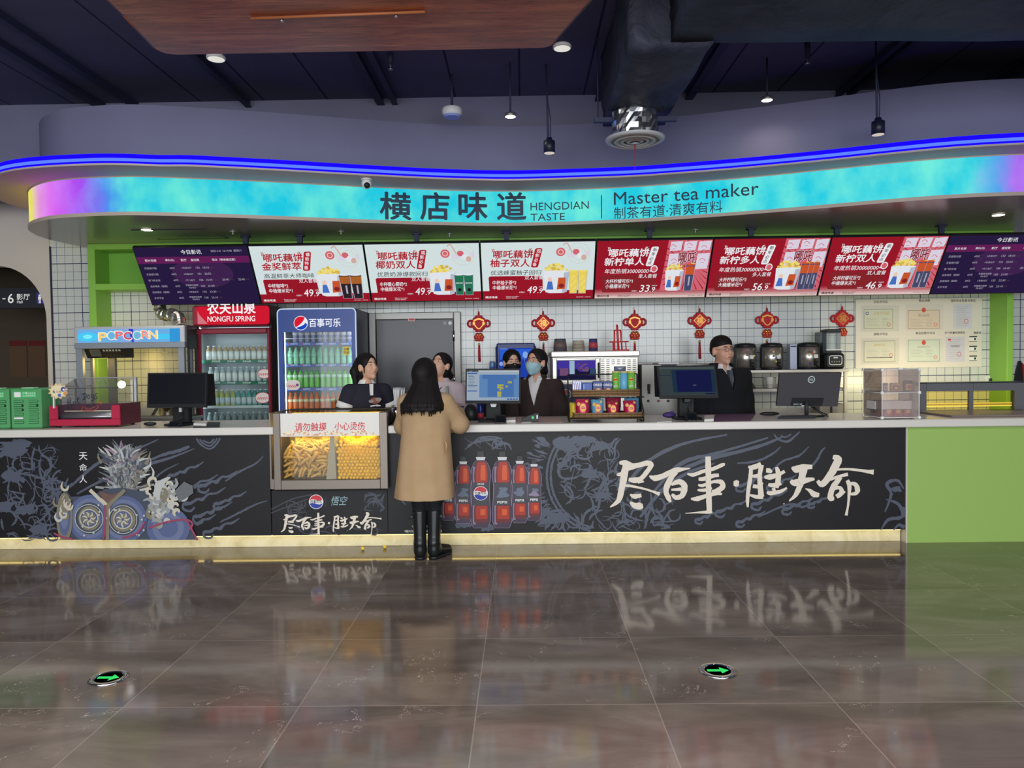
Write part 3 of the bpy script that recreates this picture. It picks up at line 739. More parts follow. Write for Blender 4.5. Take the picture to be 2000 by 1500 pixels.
printed_bottle(g, 939, 881, 1031, 38, 'logo'); printed_bottle(g, 981, 881, 1031, 38, 'fig')
g.k = 6
x, z = Q(790, 1040); g.text("*图片仅供参考，请以实物为准", x, z, 0.021, M_PW, w=74*PXM, bold=0.02)
x, z = Q(805, 1030); g.text("©百事 游戏科学", x, z, 0.021, M_PW, w=58*PXM, bold=0.02)
g.build('printed_artwork', cr)

# ---- print on the left panel: ink curls and an ornamental crest of clouds, plume and medallions
rnd = random.Random(5); g = G(YP)
scribble(g, 2, 864, 124, 1056, 110, M_INKG, rnd, 12, wd=0.013)
scribble(g, -30, 862, 50, 880, 16, M_INKG, rnd, 16); scribble(g, 80, 930, 150, 990, 18, M_INKG, rnd, 16)
for (x, y, r) in ((20, 878, 24), (40, 868, 16), (30, 930, 20), (55, 995, 16), (10, 990, 18), (80, 1035, 16)): blot(g, x, y, r, M_INKG, rnd)
for p in ([(120, 968), (160, 930), (200, 900), (260, 880), (310, 858)], [(150, 965), (200, 938), (260, 915), (330, 895), (380, 876)], [(275, 905), (320, 888), (350, 880), (370, 872)]):
    g.stroke(Qs(p), [0.012, 0.024, 0.03, 0.02, 0.006][:len(p)], M_INKG, 8, False, 0.2, rnd)
for (x, y, s) in ((330, 930, 22), (345, 960, 26), (360, 985, 26), (380, 1010, 24), (400, 1040, 22), (390, 950, 24), (420, 985, 20), (360, 1030, 20)): curl(g, x, y, s, M_INKG, rnd)
for p in ([(270, 955), (295, 940), (320, 920), (350, 905)], [(440, 940), (470, 920), (500, 905), (515, 890)], [(430, 1020), (470, 1000), (500, 985), (523, 978)]): g.stroke(Qs(p), [0.01, 0.018, 0.014, 0.004], M_INKG, 8, False, 0.3, rnd)
for k_ in range(3): g.stroke(Qs([(384+6*k_, 856+2*k_), (392+4*k_, 868-3*k_), (410, 877-6*k_), (424-4*k_, 866-3*k_), (430-6*k_, 855+k_)]), 0.014, M_INKG, 6, False, 0.2, rnd)
g.up(2)
x, z = Q(162, 888)
for k_, ch in enumerate("天命人"):
    x, z = Q(163, 898+22.5*k_); g.text(ch, x, z, 15*PXM, M_PW, bold=0.005, align='c')
g.up()
PL = [mat('crest_'+n_, c, 0.45) for n_, c in (('smoke', (104, 108, 112)), ('ash', (148, 152, 152)), ('mauve', (150, 122, 142)), ('silver', (186, 188, 184)), ('bone', (196, 190, 172)), ('steel_blue', (88, 100, 138)), ('dusk_blue', (108, 118, 150)), ('brown', (112, 84, 76)), ('rose', (150, 70, 96)), ('olive', (128, 122, 104)), ('slate', (70, 78, 92)))]
# feathered plume
for k_ in range(300):
    q_ = k_/300; cx, cy = 243+rnd.gauss(0, 15), 962-q_*74+rnd.uniform(-6, 6); a = rnd.gauss(0, 0.55)+(cx-243)*0.025; L = rnd.uniform(16, 34)
    p = [(cx, cy), (cx+math.sin(a)*L*0.5, cy-math.cos(a)*L*0.55), (min(max(cx+math.sin(a)*L*1.15, 192), 294), max(cy-math.cos(a)*L, 856))]
    g.stroke(Qs(p), [0.022, 0.017, 0.003], PL[rnd.choice((0, 0, 1, 1, 3, 10, 9, 2) if k_ % 3 else (0, 1, 10))], 3)
g.up()
for k_ in range(40): cx, cy = 250+rnd.gauss(0, 9), 928+rnd.gauss(0, 9); g.stroke(Qs([(cx, cy), (cx+rnd.uniform(-5, 5), cy+9), (cx+rnd.uniform(-8, 8), cy+19)]), [0.014, 0.012, 0.003], PL[rnd.choice((0, 1, 9, 10))], 3)
g.up()
# mantle of layered cloud scales
def scale_fan(cx, cy, rx, ry, cols, n=4):
    for j in range(n):
        q = 1-j/n*0.8; g.poly([Q(cx+rx*q*math.cos(a), min(cy+ry*q*math.sin(a), 1054)) for a in [2*PI*i/30 for i in range(30)]], cols[j % len(cols)]); g.up()
g.poly(Qs([(118, 1054), (122, 985), (140, 970), (180, 968), (205, 955), (240, 952), (290, 962), (340, 985), (372, 1020), (384, 1054)]), PL[10]); g.up()
scale_fan(176, 1012, 42, 46, (PL[5], PL[6], PL[10], PL[9]), 5); scale_fan(242, 1014, 46, 46, (PL[5], PL[6], PL[10], PL[9]), 5)
scale_fan(330, 1030, 42, 40, (PL[5], PL[6], PL[5]), 3); scale_fan(128, 1010, 16, 48, (PL[9], PL[5], PL[6]), 3)
for cx, cy in ((176, 1012), (242, 1014)):
    for k_ in range(14):
        a = 2*PI*k_/14; g.stroke([Q(cx+3*math.cos(a), cy+3*math.sin(a)), Q(cx+9*math.cos(a+0.5), cy+9*math.sin(a+0.5)), Q(cx+14*math.cos(a+0.2), cy+14*math.sin(a+0.2))], [0.008, 0.016, 0.004], PL[4] if k_ % 2 else PL[9], 4)
    g.ring(*Q(cx, cy), 17*PXM, 19*PXM, PL[4]); g.ring(*Q(cx, cy), 27*PXM, 28.5*PXM, PL[3])
g.up(); g.poly(Qs([(196, 958), (212, 1000), (240, 958), (222, 966)]), PL[7]); g.up()
for s_ in (-1, 1): g.stroke(Qs([(212+s_*34, 956), (212+s_*20, 970), (212, 990), (212, 1015), (212, 1054)]), [0.03, 0.03, 0.035, 0.03, 0.03], PL[4] if s_ < 0 else PL[9], 5, False, 0.1, rnd)
g.up()
for k_ in range(60):                                   # pale swirling cloud cluster
    cx, cy = 320+rnd.gauss(0, 15), 978+rnd.gauss(0, 20); r_ = rnd.uniform(6, 14); a0 = rnd.uniform(0, 6.28)
    g.stroke([Q(cx+r_*(1-0.16*i)*math.cos(a0+i*0.9), cy+r_*(1-0.16*i)*math.sin(a0+i*0.9)) for i in range(6)], [0.01, 0.026, 0.03, 0.026, 0.02, 0.01], PL[rnd.choice((3, 4, 1, 9))], 4)
    if k_ % 20 == 0: g.up()
g.stroke(Qs([(306, 985), (312, 950), (328, 935), (335, 932)]), [0.05, 0.06, 0.03, 0.006], PL[3], 5); g.poly(Qs([(343, 958), (362, 940), (378, 948), (380, 962), (366, 972), (352, 980)]), PL[0]); g.up()
for k_ in range(14):
    cx, cy = 125+rnd.gauss(0, 7), 990+rnd.gauss(0, 18); g.stroke([Q(cx+7*math.cos(i), cy+9*math.sin(i)) for i in range(5)], [0.008, 0.02, 0.022, 0.018, 0.006], PL[rnd.choice((3, 4, 9))], 4)
for k_ in range(26): 
    x, z = Q(150+rnd.uniform(-5, 190), 985+rnd.uniform(0, 62)); g.el(x, z, 0.009, 0.009, PL[3], 10)
g.up()
for p in ([(292, 1030), (330, 1018), (365, 1014), (378, 1022), (372, 1034)], [(365, 1014), (375, 1030), (388, 1054)], [(108, 1040), (125, 1048), (145, 1052)], [(208, 985), (208, 1020), (205, 1054)], [(285, 1018), (270, 1040), (240, 1050)]): g.stroke(Qs(p), 0.016, PL[8], 6, False, 0.1, rnd)
g.build('printed_artwork', cl)
# ================================================================== MENU SCREENS
SY0, SY1, SZ0, SZ1 = 7.12, 7.48, 2.149, 2.68
SW, SH = 1.115, math.hypot(SY1-SY0, SZ1-SZ0); STILT = math.atan2(SY1-SY0, SZ1-SZ0)
def E_(n_, c): return emat('screen_'+n_, c)
S_PAPER, S_RED, S_CRIM, S_DRED, S_WHITE, S_INK = E_('pale', (208, 221, 222)), E_('red', (172, 30, 44)), E_('crimson', (150, 24, 40)), E_('deep_red', (132, 36, 42)), E_('white', (232, 232, 236)), E_('ink', (26, 26, 30))
S_POP, S_POP2, S_BUCK, S_BUCK2, S_COLA, S_COLA2, S_AMBER = E_('popcorn', (236, 214, 110)), E_('popcorn_shade', (206, 178, 78)), E_('bucket', (222, 226, 232)), E_('bucket_shade', (176, 184, 200)), E_('cola', (44, 34, 40)), E_('cola_blue', (70, 72, 104)), E_('amber', (168, 96, 44))
S_ORANGE, S_BLUE, S_SKIN, S_CUPG, S_CUPG2, S_LEMON, S_TAN, S_PINK, S_LILAC = E_('orange', (196, 84, 44)), E_('blue', (70, 110, 190)), E_('peach', (232, 200, 180)), E_('cup_green', (40, 112, 84)), E_('cup_green_dark', (28, 88, 66)), E_('lemon', (228, 206, 92)), E_('tan', (206, 170, 156)), E_('pink', (206, 98, 112)), E_('lilac_white', (214, 206, 222))
S_PURP, S_MAG, S_GREY, S_DIM, S_PURP2 = E_('purple', (38, 27, 62)), E_('magenta', (98, 30, 84)), E_('row_text', (172, 168, 184)), E_('dim_text', (92, 60, 84)), E_('purple_glow', (60, 34, 76))
def bucket(g, u, v, w_, h, rnd):
    tp = 0.82
    g.poly([(u-w_/2*tp, v+h*0.04), (u-w_/4, v), (u+w_/4, v), (u+w_/2*tp, v+h*0.04), (u+w_/2, v+h*0.7), (u-w_/2, v+h*0.7)], S_BUCK); g.up()
    g.poly([(u+w_*0.22, v+h*0.01), (u+w_/2*tp, v+h*0.04), (u+w_/2, v+h*0.7), (u+w_*0.3, v+h*0.7)], S_BUCK2); g.up()
    for k in range(46):
        a = rnd.uniform(0, PI); r = rnd.random()**0.5; g.el(u+w_*0.44*r*math.cos(a), v+h*0.70+h*0.22*r*math.sin(a), w_*0.06, w_*0.055, S_POP if k % 3 else S_POP2, 8)
    g.up(); g.el(u, v+h*0.685, w_*0.5, h*0.035, S_BUCK, 20); g.up()
    g.poly([(u+w_*0.02, v+h*0.12), (u+w_*0.34, v+h*0.14), (u+w_*0.36, v+h*0.5), (u+w_*0.08, v+h*0.5)], S_ORANGE); g.up(); g.el(u+w_*0.2, v+h*0.24, w_*0.11, h*0.07, S_DRED, 12)
    g.el(u-w_*0.24, v+h*0.44, w_*0.09, h*0.08, S_SKIN, 12); g.poly([(u-w_*0.38, v+h*0.12), (u-w_*0.1, v+h*0.12), (u-w_*0.16, v+h*0.38), (u-w_*0.32, v+h*0.38)], S_BLUE); g.up()
def tumbler(g, u, v, w_, h, kind):
    a, b_ = {'cola': (S_COLA, S_AMBER), 'lem': (S_LEMON, S_POP), 'green': (S_CUPG, S_CUPG2), 'ice': (S_COLA2, S_ORANGE)}[kind]
    g.poly([(u-w_*0.43, v-0.004), (u+w_*0.43, v-0.004), (u+w_*0.55, v+h), (u-w_*0.55, v+h)], S_GREY); g.up(); g.poly([(u-w_*0.38, v), (u+w_*0.38, v), (u+w_/2, v+h), (u-w_/2, v+h)], a); g.up()
    if kind in ('cola', 'ice'):
        g.poly([(u-w_*0.46, v+h*0.62), (u+w_*0.46, v+h*0.62), (u+w_/2, v+h*0.93), (u-w_/2, v+h*0.93)], b_); g.up(); g.rc(u-w_*0.06, v+h*0.2, u+w_*0.1, v+h*0.55, S_GREY)
        if kind == 'ice': g.el(u+w_*0.2, v+h*1.02, w_*0.25, w_*0.16, S_POP, 10)
    elif kind == 'lem':
        for k in range(7): g.el(u+w_*(0.25*math.sin(k*2.1)), v+h*(0.15+0.1*k), w_*0.16, h*0.06, b_, 10)
    else:
        g.text("横店味道", u, v+h*0.55, h*0.07, S_BUCK, align='c', bold=0.02); g.el(u, v+h*0.25, w_*0.2, w_*0.2, S_INK, 14)
    g.up(); g.el(u, v+h, w_/2, h*0.04, S_BUCK if kind in ('green', 'cola') else b_, 16); g.up()
def menu(g, spec, rnd):
    W, H = SW-0.02, SH-0.02; U = lambda f: 0.01+f*W; V = lambda f: 0.01+f*H
    red = spec['red']; g.rc(U(0), V(0), U(1), V(1), S_CRIM if red else S_PAPER); g.up()
    tcol = S_WHITE if red else S_RED
    if red:
        for k in range(5): g.rc(U(0), V(0), U(1), V(0.16-0.03*k), E_('fade%d' % k, tuple(int(a+(b_-a)*(k+1)/5) for a, b_ in zip((150, 24, 40), (214, 190, 184))))); g.up()
        g.poly([(U(0.62), V(1)), (U(1), V(1)), (U(1), V(0.13)), (U(0.585), V(0.13))], S_PINK); g.up()
        for k in range(26):                       # speed lines of the comic page
            a = 2*PI*k/26; u, v = U(0.82), V(0.55)
            p = [(u+0.10*math.cos(a), v+0.10*math.sin(a)), (u+0.30*math.cos(a-0.02), v+0.30*math.sin(a-0.02)), (u+0.30*math.cos(a+0.02), v+0.30*math.sin(a+0.02))]
            g.poly([(min(max(x, U(0.6)), U(0.995)), min(max(z, V(0.14)), V(0.99))) for x, z in p], S_CRIM)
        g.up()
        for (a, b_, c, d) in ((0.635, 0.82, 0.735, 0.985), (0.755, 0.82, 0.86, 0.985), (0.88, 0.82, 0.985, 0.985), (0.63, 0.52, 0.74, 0.78), (0.88, 0.5, 0.985, 0.78)):
            g.poly([(U(a), V(b_)), (U(c), V(b_+0.01)), (U(c+0.008), V(d)), (U(a+0.006), V(d-0.01))], S_LILAC)
        g.up(); 
        for (a, b_) in ((0.66, 0.9), (0.8, 0.92), (0.93, 0.88), (0.68, 0.66), (0.93, 0.66)):
            g.stroke([(U(a-0.02), V(b_)), (U(a), V(b_+0.03)), (U(a+0.03), V(b_-0.01))], 0.006, S_PINK, 4); g.stroke([(U(a-0.01), V(b_-0.05)), (U(a+0.02), V(b_-0.04))], 0.005, S_PINK, 4)
        g.up(); g.text("哪吒", U(0.8), V(0.60), 0.125, S_LILAC, w=0.17, bold=0.07, align='c'); g.up(); g.text("哪吒", U(0.8), V(0.60), 0.125, S_DRED, w=0.17, bold=0.02, align='c'); g.text("魔童闹海", U(0.8), V(0.54), 0.03, S_DRED, w=0.13, bold=0.01, align='c'); g.up()
    else:
        g.rc(U(0), V(0), U(1), V(0.16), S_CRIM); g.up()
        for (a, b_, r) in ((0.86, 0.8, 0.13), (0.72, 0.85, 0.05)):
            g.ring(U(a), V(b_), r*0.8, r*0.84, E_('pale_swirl', (198, 208, 190))); g.ring(U(a), V(b_), r*0.5, r*0.54, E_('pale_swirl', (198, 208, 190)))
        g.el(U(0.70), V(0.83), 0.045, 0.045, S_PINK, 20); g.up(); g.ring(U(0.70), V(0.83), 0.02, 0.028, S_SKIN); g.stroke([(U(0.72), V(0.95)), (U(0.75), V(0.98)), (U(0.77), V(0.93)), (U(0.80), V(0.82))], 0.012, S_TAN, 5)
        for k in range(5): g.el(U(0.80+0.035*k), V(0.78+0.05*math.sin(k*1.7)), 0.035-0.003*k, 0.03, (S_LILAC, S_PINK, S_BUCK, S_TAN, S_LILAC)[k], 16)
        g.up()
    g.text("哪吒藕饼", U(0.105), V(0.735), H*0.135, tcol, w=W*0.35, bold=0.03, shear=0.06)
    g.text(spec['t2'], U(0.075 if not red else 0.07), V(0.585), H*0.135, tcol, w=W*0.35, bold=0.03, shear=0.06)
    for q, a in ((-1, 0.095), (1, 0.43)):
        for k in range(2): g.stroke([(U(a+k*0.012), V(0.90)), (U(a-0.008*q+k*0.012), V(0.87)), (U(a+k*0.012), V(0.84))], 0.006, tcol, 4)
    g.rr(U(0.435), V(0.57), U(0.50), V(0.90), 0.018, S_WHITE if red else S_RED, shear=0.22); g.up()
    for k, ch in enumerate(spec['tag']): g.text(ch, U(0.485-0.012*k+0.02), V(0.82-0.075*k), H*0.062, S_INK if red else S_WHITE, bold=0.015, align='c', shear=0.1)
    g.text(spec['sub'], U(0.075), V(0.445), H*0.085, S_WHITE if red else S_INK, w=W*(0.42 if red else 0.45), bold=0.004, shear=0.12)
    if red: g.el(U(0.515), V(0.52), 0.035, 0.04, S_WHITE, 14); g.up(); g.el(U(0.515), V(0.52), 0.026, 0.03, S_PINK, 14)
    g.rr(U(0.06), V(0.115), U(0.545), V(0.425), 0.02, S_DRED if red else S_CRIM, shear=-0.02); g.up()
    g.text(spec['set'], U(0.545), V(0.36), H*0.075, S_WHITE, w=W*0.165, bold=0.004, align='r', shear=0.1)
    g.text(spec['a'], U(0.09), V(0.275), H*0.075, S_WHITE, bold=0.012, shear=0.08, w=W*0.2*len(spec['a'])/6.6); g.text(spec['b'], U(0.09), V(0.185), H*0.075, S_WHITE, bold=0.012, shear=0.08, w=W*0.2*len(spec['b'])/6.6)
    g.text(spec['p'][0], U(0.40), V(0.115), H*0.125, S_WHITE, w=W*0.085, bold=0.015, shear=0.15); g.text("."+spec['p'][1], U(0.495), V(0.115), H*0.085, S_WHITE, bold=0.015, shear=0.15); g.text("优惠价:", U(0.33), V(0.12), H*0.028, S_WHITE); g.text("RMB/份", U(0.51), V(0.215), H*0.025, S_WHITE)
    fc = S_INK if red else S_WHITE
    g.text("横店味道", U(0.02), V(0.03), H*0.04, fc, w=W*0.11, bold=0.03); g.text("Master tea maker", U(0.21), V(0.05), H*0.02, fc); g.text("制茶有道·清爽有料", U(0.21), V(0.022), H*0.02, fc); g.text("图片仅供参考，以实物为准", U(0.98), V(0.025), H*0.018, fc, align='r')
    g.up(); bucket(g, *[(U(a), V(b_), W*c, H*d) for a, b_, c, d in (spec['bk'],)][0], rnd)
    for (a, b_, c, d, k) in spec['cups']: tumbler(g, U(a), V(b_), W*c, H*d, k)
def board(g, rnd):
    W, H = SW-0.02, SH-0.02; U = lambda f: 0.01+f*W; V = lambda f: 0.01+f*H
    g.rc(U(0), V(0), U(1), V(1), S_PURP); g.up(); g.el(U(0.55), V(0.55), 0.3, 0.16, S_PURP2, 30); g.up()
    g.rc(U(0), V(0.73), U(1), V(0.845), S_MAG); g.up()
    g.text("今日影讯", U(0.5), V(0.885), H*0.075, S_WHITE, align='c', bold=0.01); g.text("2025-3-8  16:14:48  星期六", U(0.95), V(0.915), H*0.04, S_GREY, align='r')
    for t_, u in (("影片名称", 0.12), ("票价(元)", 0.29), ("影厅", 0.415), ("座位数", 0.515), ("场次（剩余座位数）", 0.77)): g.text(t_, U(u), V(0.765), H*0.042, S_WHITE, align='c', bold=0.008)
    rows = [("天堂旅行团", "60元", "5号激光厅", "132", ("18:10",)), ("天堂旅行团", "60元", "4号激光厅", "151", ("22:55",)), ("骑飞的女孩", "60元", "1号儿童厅", "106", ("16:45", "20:40", "22:45")), ("还有明天（国语）", "60元", "手握激光按摩\n节6号厅", "150", ("21:00",)), ("还有明天（国语）", "60元", "5号激光厅", "132", ("22:30",)), ("岁岁平安", "60元", "手握激光按摩\n节6号厅", "150", ("23:10",))]
    for k, (a, p, h_, n_, ts) in enumerate(rows):
        v = 0.635-0.107*k
        g.text(a, U(0.04), V(v), H*0.036, S_GREY); g.text(p, U(0.29), V(v), H*0.034, S_GREY, align='c')
        for i, hh in enumerate(h_.split("\n")): g.text(hh, U(0.42), V(v+(0.016 if "\n" in h_ else 0)-0.045*i), H*0.032, S_GREY, align='c')
        g.text(n_, U(0.52), V(v), H*0.034, S_GREY, align='c')
        for i, q in enumerate(ts): g.text(q, U(0.565+0.145*i), V(v), H*0.034, S_GREY); g.text("(余128)", U(0.615+0.145*i), V(v), H*0.03, S_DIM)
B1, C2 = (0.66, 0.10, 0.24, 0.56), 0.1
SPECS = [None,
 dict(red=0, t2="金奖鲜萃", tag="爆款特惠", sub="高温鲜萃大师咖啡", set="双人套餐", a="中杯咖啡*2", b="中桶爆米花*1", p="49 9".split(), bk=(0.665, 0.11, 0.235, 0.56), cups=((0.80, 0.075, 0.098, 0.42, 'cola'), (0.90, 0.075, 0.098, 0.42, 'cola'))),
 dict(red=0, t2="椰奶双人", tag="观影必备", sub="优质奶源爆款回归", set="双人套餐", a="中杯暖心椰奶*2", b="中桶爆米花*1", p="49 9".split(), bk=(0.665, 0.11, 0.235, 0.56), cups=((0.81, 0.11, 0.082, 0.36, 'green'), (0.895, 0.11, 0.082, 0.36, 'green'))),
 dict(red=0, t2="柚子双人", tag="观影必备", sub="优选蜂蜜柚子回归", set="双人套餐", a="中杯柚子茶*2", b="中桶爆米花*1", p="49 9".split(), bk=(0.665, 0.11, 0.235, 0.56), cups=((0.82, 0.11, 0.078, 0.40, 'lem'), (0.90, 0.11, 0.078, 0.40, 'lem'))),
 dict(red=1, t2="新柠单人", tag="新年必点", sub="年度热销30000000+", set="单人套餐", a="大杯柠檬可乐*1", b="小桶爆米花*1", p="33 9".split(), bk=(0.70, 0.13, 0.165, 0.52), cups=((0.835, 0.13, 0.08, 0.46, 'ice'),)),
 dict(red=1, t2="新柠多人", tag="新年必点", sub="年度热销30000000+", set="多人套餐", a="大杯柠檬可乐*3", b="大桶爆米花*1", p="56 9".split(), bk=(0.69, 0.12, 0.22, 0.55), cups=((0.93, 0.13, 0.06, 0.46, 'ice'), (0.88, 0.13, 0.06, 0.46, 'ice'), (0.83, 0.13, 0.07, 0.46, 'ice'))),
 dict(red=1, t2="新柠双人", tag="新年必点", sub="年度热销30000000+", set="双人套餐", a="大杯柠檬可乐*2", b="中桶爆米花*1", p="46 9".split(), bk=(0.69, 0.12, 0.22, 0.55), cups=((0.91, 0.13, 0.07, 0.46, 'ice'), (0.845, 0.13, 0.07, 0.46, 'ice'))), None]
SLAB = ["dark purple timetable screen hanging above the popcorn machine", "pale menu screen whose picture shows two dark iced coffees beside a popcorn bucket", "pale menu screen whose picture shows two green paper cups beside a popcorn bucket", "pale menu screen whose picture shows two yellow iced drinks beside a popcorn bucket", "red menu screen priced 33.9 with a single cola cup beside the bucket", "red menu screen priced 56.9 with three cola cups beside the bucket", "red menu screen priced 46.9 with two cola cups beside the bucket", "dark purple timetable screen hanging above the framed certificates"]
BRX = (475, 582, 812, 989, 1271, 1471, 1640, 1841)
for k in range(8):
    X0 = -3.733+SW*k; rnd = random.Random(k)
    t = thing('menu_screen', SLAB[k], 'menu screen', (0, 0, 0), 'hanging screens over the counter')
    b = MB(); b.bx(0.002, SW-0.002, 0, 0.04, 0, SH, M_BLACK, 0.003); b.bx(0.2, SW-0.2, 0.04, 0.07, 0.1, SH-0.12, M_BLACK, 0.004); b.build('housing', t)
    g = G(0.0, 0.0005); (board(g, rnd) if SPECS[k] is None else menu(g, SPECS[k], rnd)); g.build('display', t)
    M_ = Matrix.Rotation(STILT, 4, 'X')
    xs = at(BRX[k], 465, 7.3).x-X0; xs = min(max(xs, 0.05), SW-0.05)
    top = M_ @ Vector((xs, 0.07, SH-0.14)); iM = M_.inverted()
    b = MB()
    yb_, zb_ = SY1-0.13, 2.149
    c = [(xs-0.025, yb_-SY1, SZ1-SZ0-0.10), (xs+0.025, yb_-SY1+0.03, 2.812-SZ0)]
    b.bx(c[0][0], c[1][0], c[0][1], c[1][1], c[0][2], c[1][2], M_NAVY); b.bx(c[0][0]-0.02, c[1][0]+0.02, c[0][1]-0.02, c[1][1]+0.02, c[1][2]-0.012, c[1][2], M_NAVY)
    b.build('bracket', t, None, iM)
    t.location = (X0, SY1, SZ0); t.rotation_euler = (STILT, 0, 0)

# ================================================================== DRINKS FRIDGES
PL_ = mat('bottle_plastic_clear', (206, 222, 220), 0.15); CAPW = mat('cap_white', (226, 230, 230), 0.4)
def bottle_proto(name, prof, rb, h, body, capm, labm, label, cat, group, lab=(0.35, 0.62), liquid=None):
    t = thing(name, label, cat, (0, 0, 0), group)
    b = MB(); b.lathe([(r*rb, z*h) for r, z in prof], (0, 0, 0), body, 12); b.build('body', t)
    b = MB(); rc = prof[-1][0]*rb*1.15; b.cyl((0, 0, h*0.93), (0, 0, h), rc, capm, n=10); b.build('cap', t)
    if labm: b = MB(); b.lathe([(rb*1.0, lab[0]*h), (rb*1.02, lab[0]*h), (rb*1.02, lab[1]*h), (rb*1.0, lab[1]*h)], (0, 0, 0), labm, 12); b.build('wrapper', t)
    return t
PROF = [(0.75, 0), (0.95, 0.03), (1, 0.1), (0.96, 0.45), (1, 0.62), (0.9, 0.72), (0.55, 0.85), (0.4, 0.9), (0.4, 0.94)]
PROFW = [(0.9, 0), (1, 0.04), (1, 0.66), (0.85, 0.76), (0.62, 0.82), (0.6, 0.93)]
def shelf_row(proto, xs, y, z, first=True):
    for i, x in enumerate(xs):
        o = proto if (i == 0 and first) else copy_tree(proto)
        o.location = (x, y, z); o.rotation_euler = (0, 0, (i*1.3) % 6.28)
def pxs(a, b_, n, Y, py): return [at(a+(b_-a)*i/(n-1), py, Y).x for i in range(n)]
M_FRIN = mat('fridge_liner', (214, 218, 220), 0.4); M_GL = glass('fridge_glass', (244, 250, 250), k=0.45)
# --- red fridge
YN = 7.5
X0, X1, _, _ = rect(380, 640, 529, 830, YN); D = YW-0.004
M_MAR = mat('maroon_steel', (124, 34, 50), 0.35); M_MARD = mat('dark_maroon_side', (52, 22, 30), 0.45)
zt_ = 2.14; gx0, gx1, gz0, gz1 = rect(393, 652, 523, 838, YN); gz0 = 0.5
t = thing('drinks_fridge', 'red drinks fridge with a lit red header and green shelf strips', 'fridge', ((X0+X1)/2, YN+0.25, 0), 'glass door drinks fridges')
b = MB(); th = 0.03; gxm = gx1
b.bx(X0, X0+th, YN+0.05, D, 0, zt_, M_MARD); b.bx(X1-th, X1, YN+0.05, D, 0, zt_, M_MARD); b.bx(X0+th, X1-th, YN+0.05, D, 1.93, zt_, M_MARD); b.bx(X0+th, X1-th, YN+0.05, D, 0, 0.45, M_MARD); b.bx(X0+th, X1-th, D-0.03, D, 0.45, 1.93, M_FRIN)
b.build('cabinet', t)
b = MB(); b.bx(X0+th, X0+th+0.006, YN+0.06, D-0.04, 0.45, 1.93, M_FRIN); b.bx(X1-th-0.006, X1-th, YN+0.06, D-0.04, 0.45, 1.93, M_FRIN); b.build('liner', t)
hz0 = at(450, 637, YN).z; dz1 = at(450, 641, YN).z
b = MB(); b.bx(X0-0.005, X1, YN-0.02, YN+0.048, hz0, zt_, M_MAR, 0.02); hd = b.build('header', t)
hx0, hx1, _, hzb = rect(384, 590, 526, 634, YN-0.02); hzb = at(450, 634, YN).z
g = G(YN-0.021); g.rr(hx0, hzb, hx1, zt_-0.01, 0.03, emat('header_lit_red', (206, 26, 48), 1.0)); g.up()
g.poly([(hx0+0.01, hzb+0.01), (hx0+0.11, hzb+0.01), (hx0+0.03, hzb+0.10), (hx0+0.01, hzb+0.14)], emat('header_pink', (204, 120, 130), 1.0)); g.up()
tx0, tx1, tz0, tz1 = rect(405, 589, 499, 613, YN-0.02); g.text("农夫山泉", tx0, tz0, tz1-tz0, emat('header_white', (240, 236, 238), 1.05), w=tx1-tx0, bold=0.035)
tx0, tx1, tz0, tz1 = rect(405.5, 617.5, 498.5, 628, YN-0.02); g.text("NONGFU SPRING", tx0, tz0, tz1-tz0, emat('header_white', (240, 236, 238), 1.05), w=tx1-tx0, bold=0.02)
g.build('sign_face', hd)
b = MB(); b.bx(X0, gx0, YN, YN+0.045, 0.4, dz1, M_MAR, 0.012); b.bx(gx1, X1, YN, YN+0.045, 0.4, dz1, M_MAR, 0.012); b.bx(gx0, gx1, YN, YN+0.045, gz1, dz1, M_MAR, 0.01); b.bx(gx0, gx1, YN, YN+0.045, 0.4, gz0, M_MAR, 0.01); dr = b.build('door', t)
b = MB(); b.bx(gx0, gx1, YN+0.018, YN+0.024, gz0, gz1, M_GL); b.build('glass_pane', dr)
b = MB(); b.bx(X0+0.02, X1-0.0, YN-0.012, YN, dz1+0.002, dz1+0.007, M_CHROME); b.build('hinge_strip', t)
for sx, sy, r_ in ((515, 730, 13), (512, 777, 15)):                     # round paper stickers on the glass
    c = at(sx, sy, YN); g = G(YN+0.017); g.el(c.x, c.z, r_*YN/F, r_*0.72*YN/F, mat('sticker_cream', (226, 214, 208), 0.5), 20); g.up()
    for k in range(5): g.stroke([(c.x+(-0.05+0.02*k), c.z-0.02), (c.x-0.045+0.02*k, c.z+0.005), (c.x-0.03+0.02*k, c.z-0.012)], 0.005, M_PRED, 3)
    g.ring(c.x, c.z, r_*0.93*YN/F, r_*YN/F, M_PRED, 24, 0.72); g.build('sticker', dr)
M_LEDW = emat('fridge_led', (225, 240, 255), 8.0)
b = MB(); b.bx(X0+th+0.008, X0+th+0.02, YN+0.055, YN+0.07, 0.5, 1.92, M_LEDW); b.build('light_tube', t)
M_SHG = mat('green_shelf_strip', (38, 112, 84), 0.4); M_GAP = mat('shelf_wire_white', (206, 210, 210), 0.4)
RZ = []
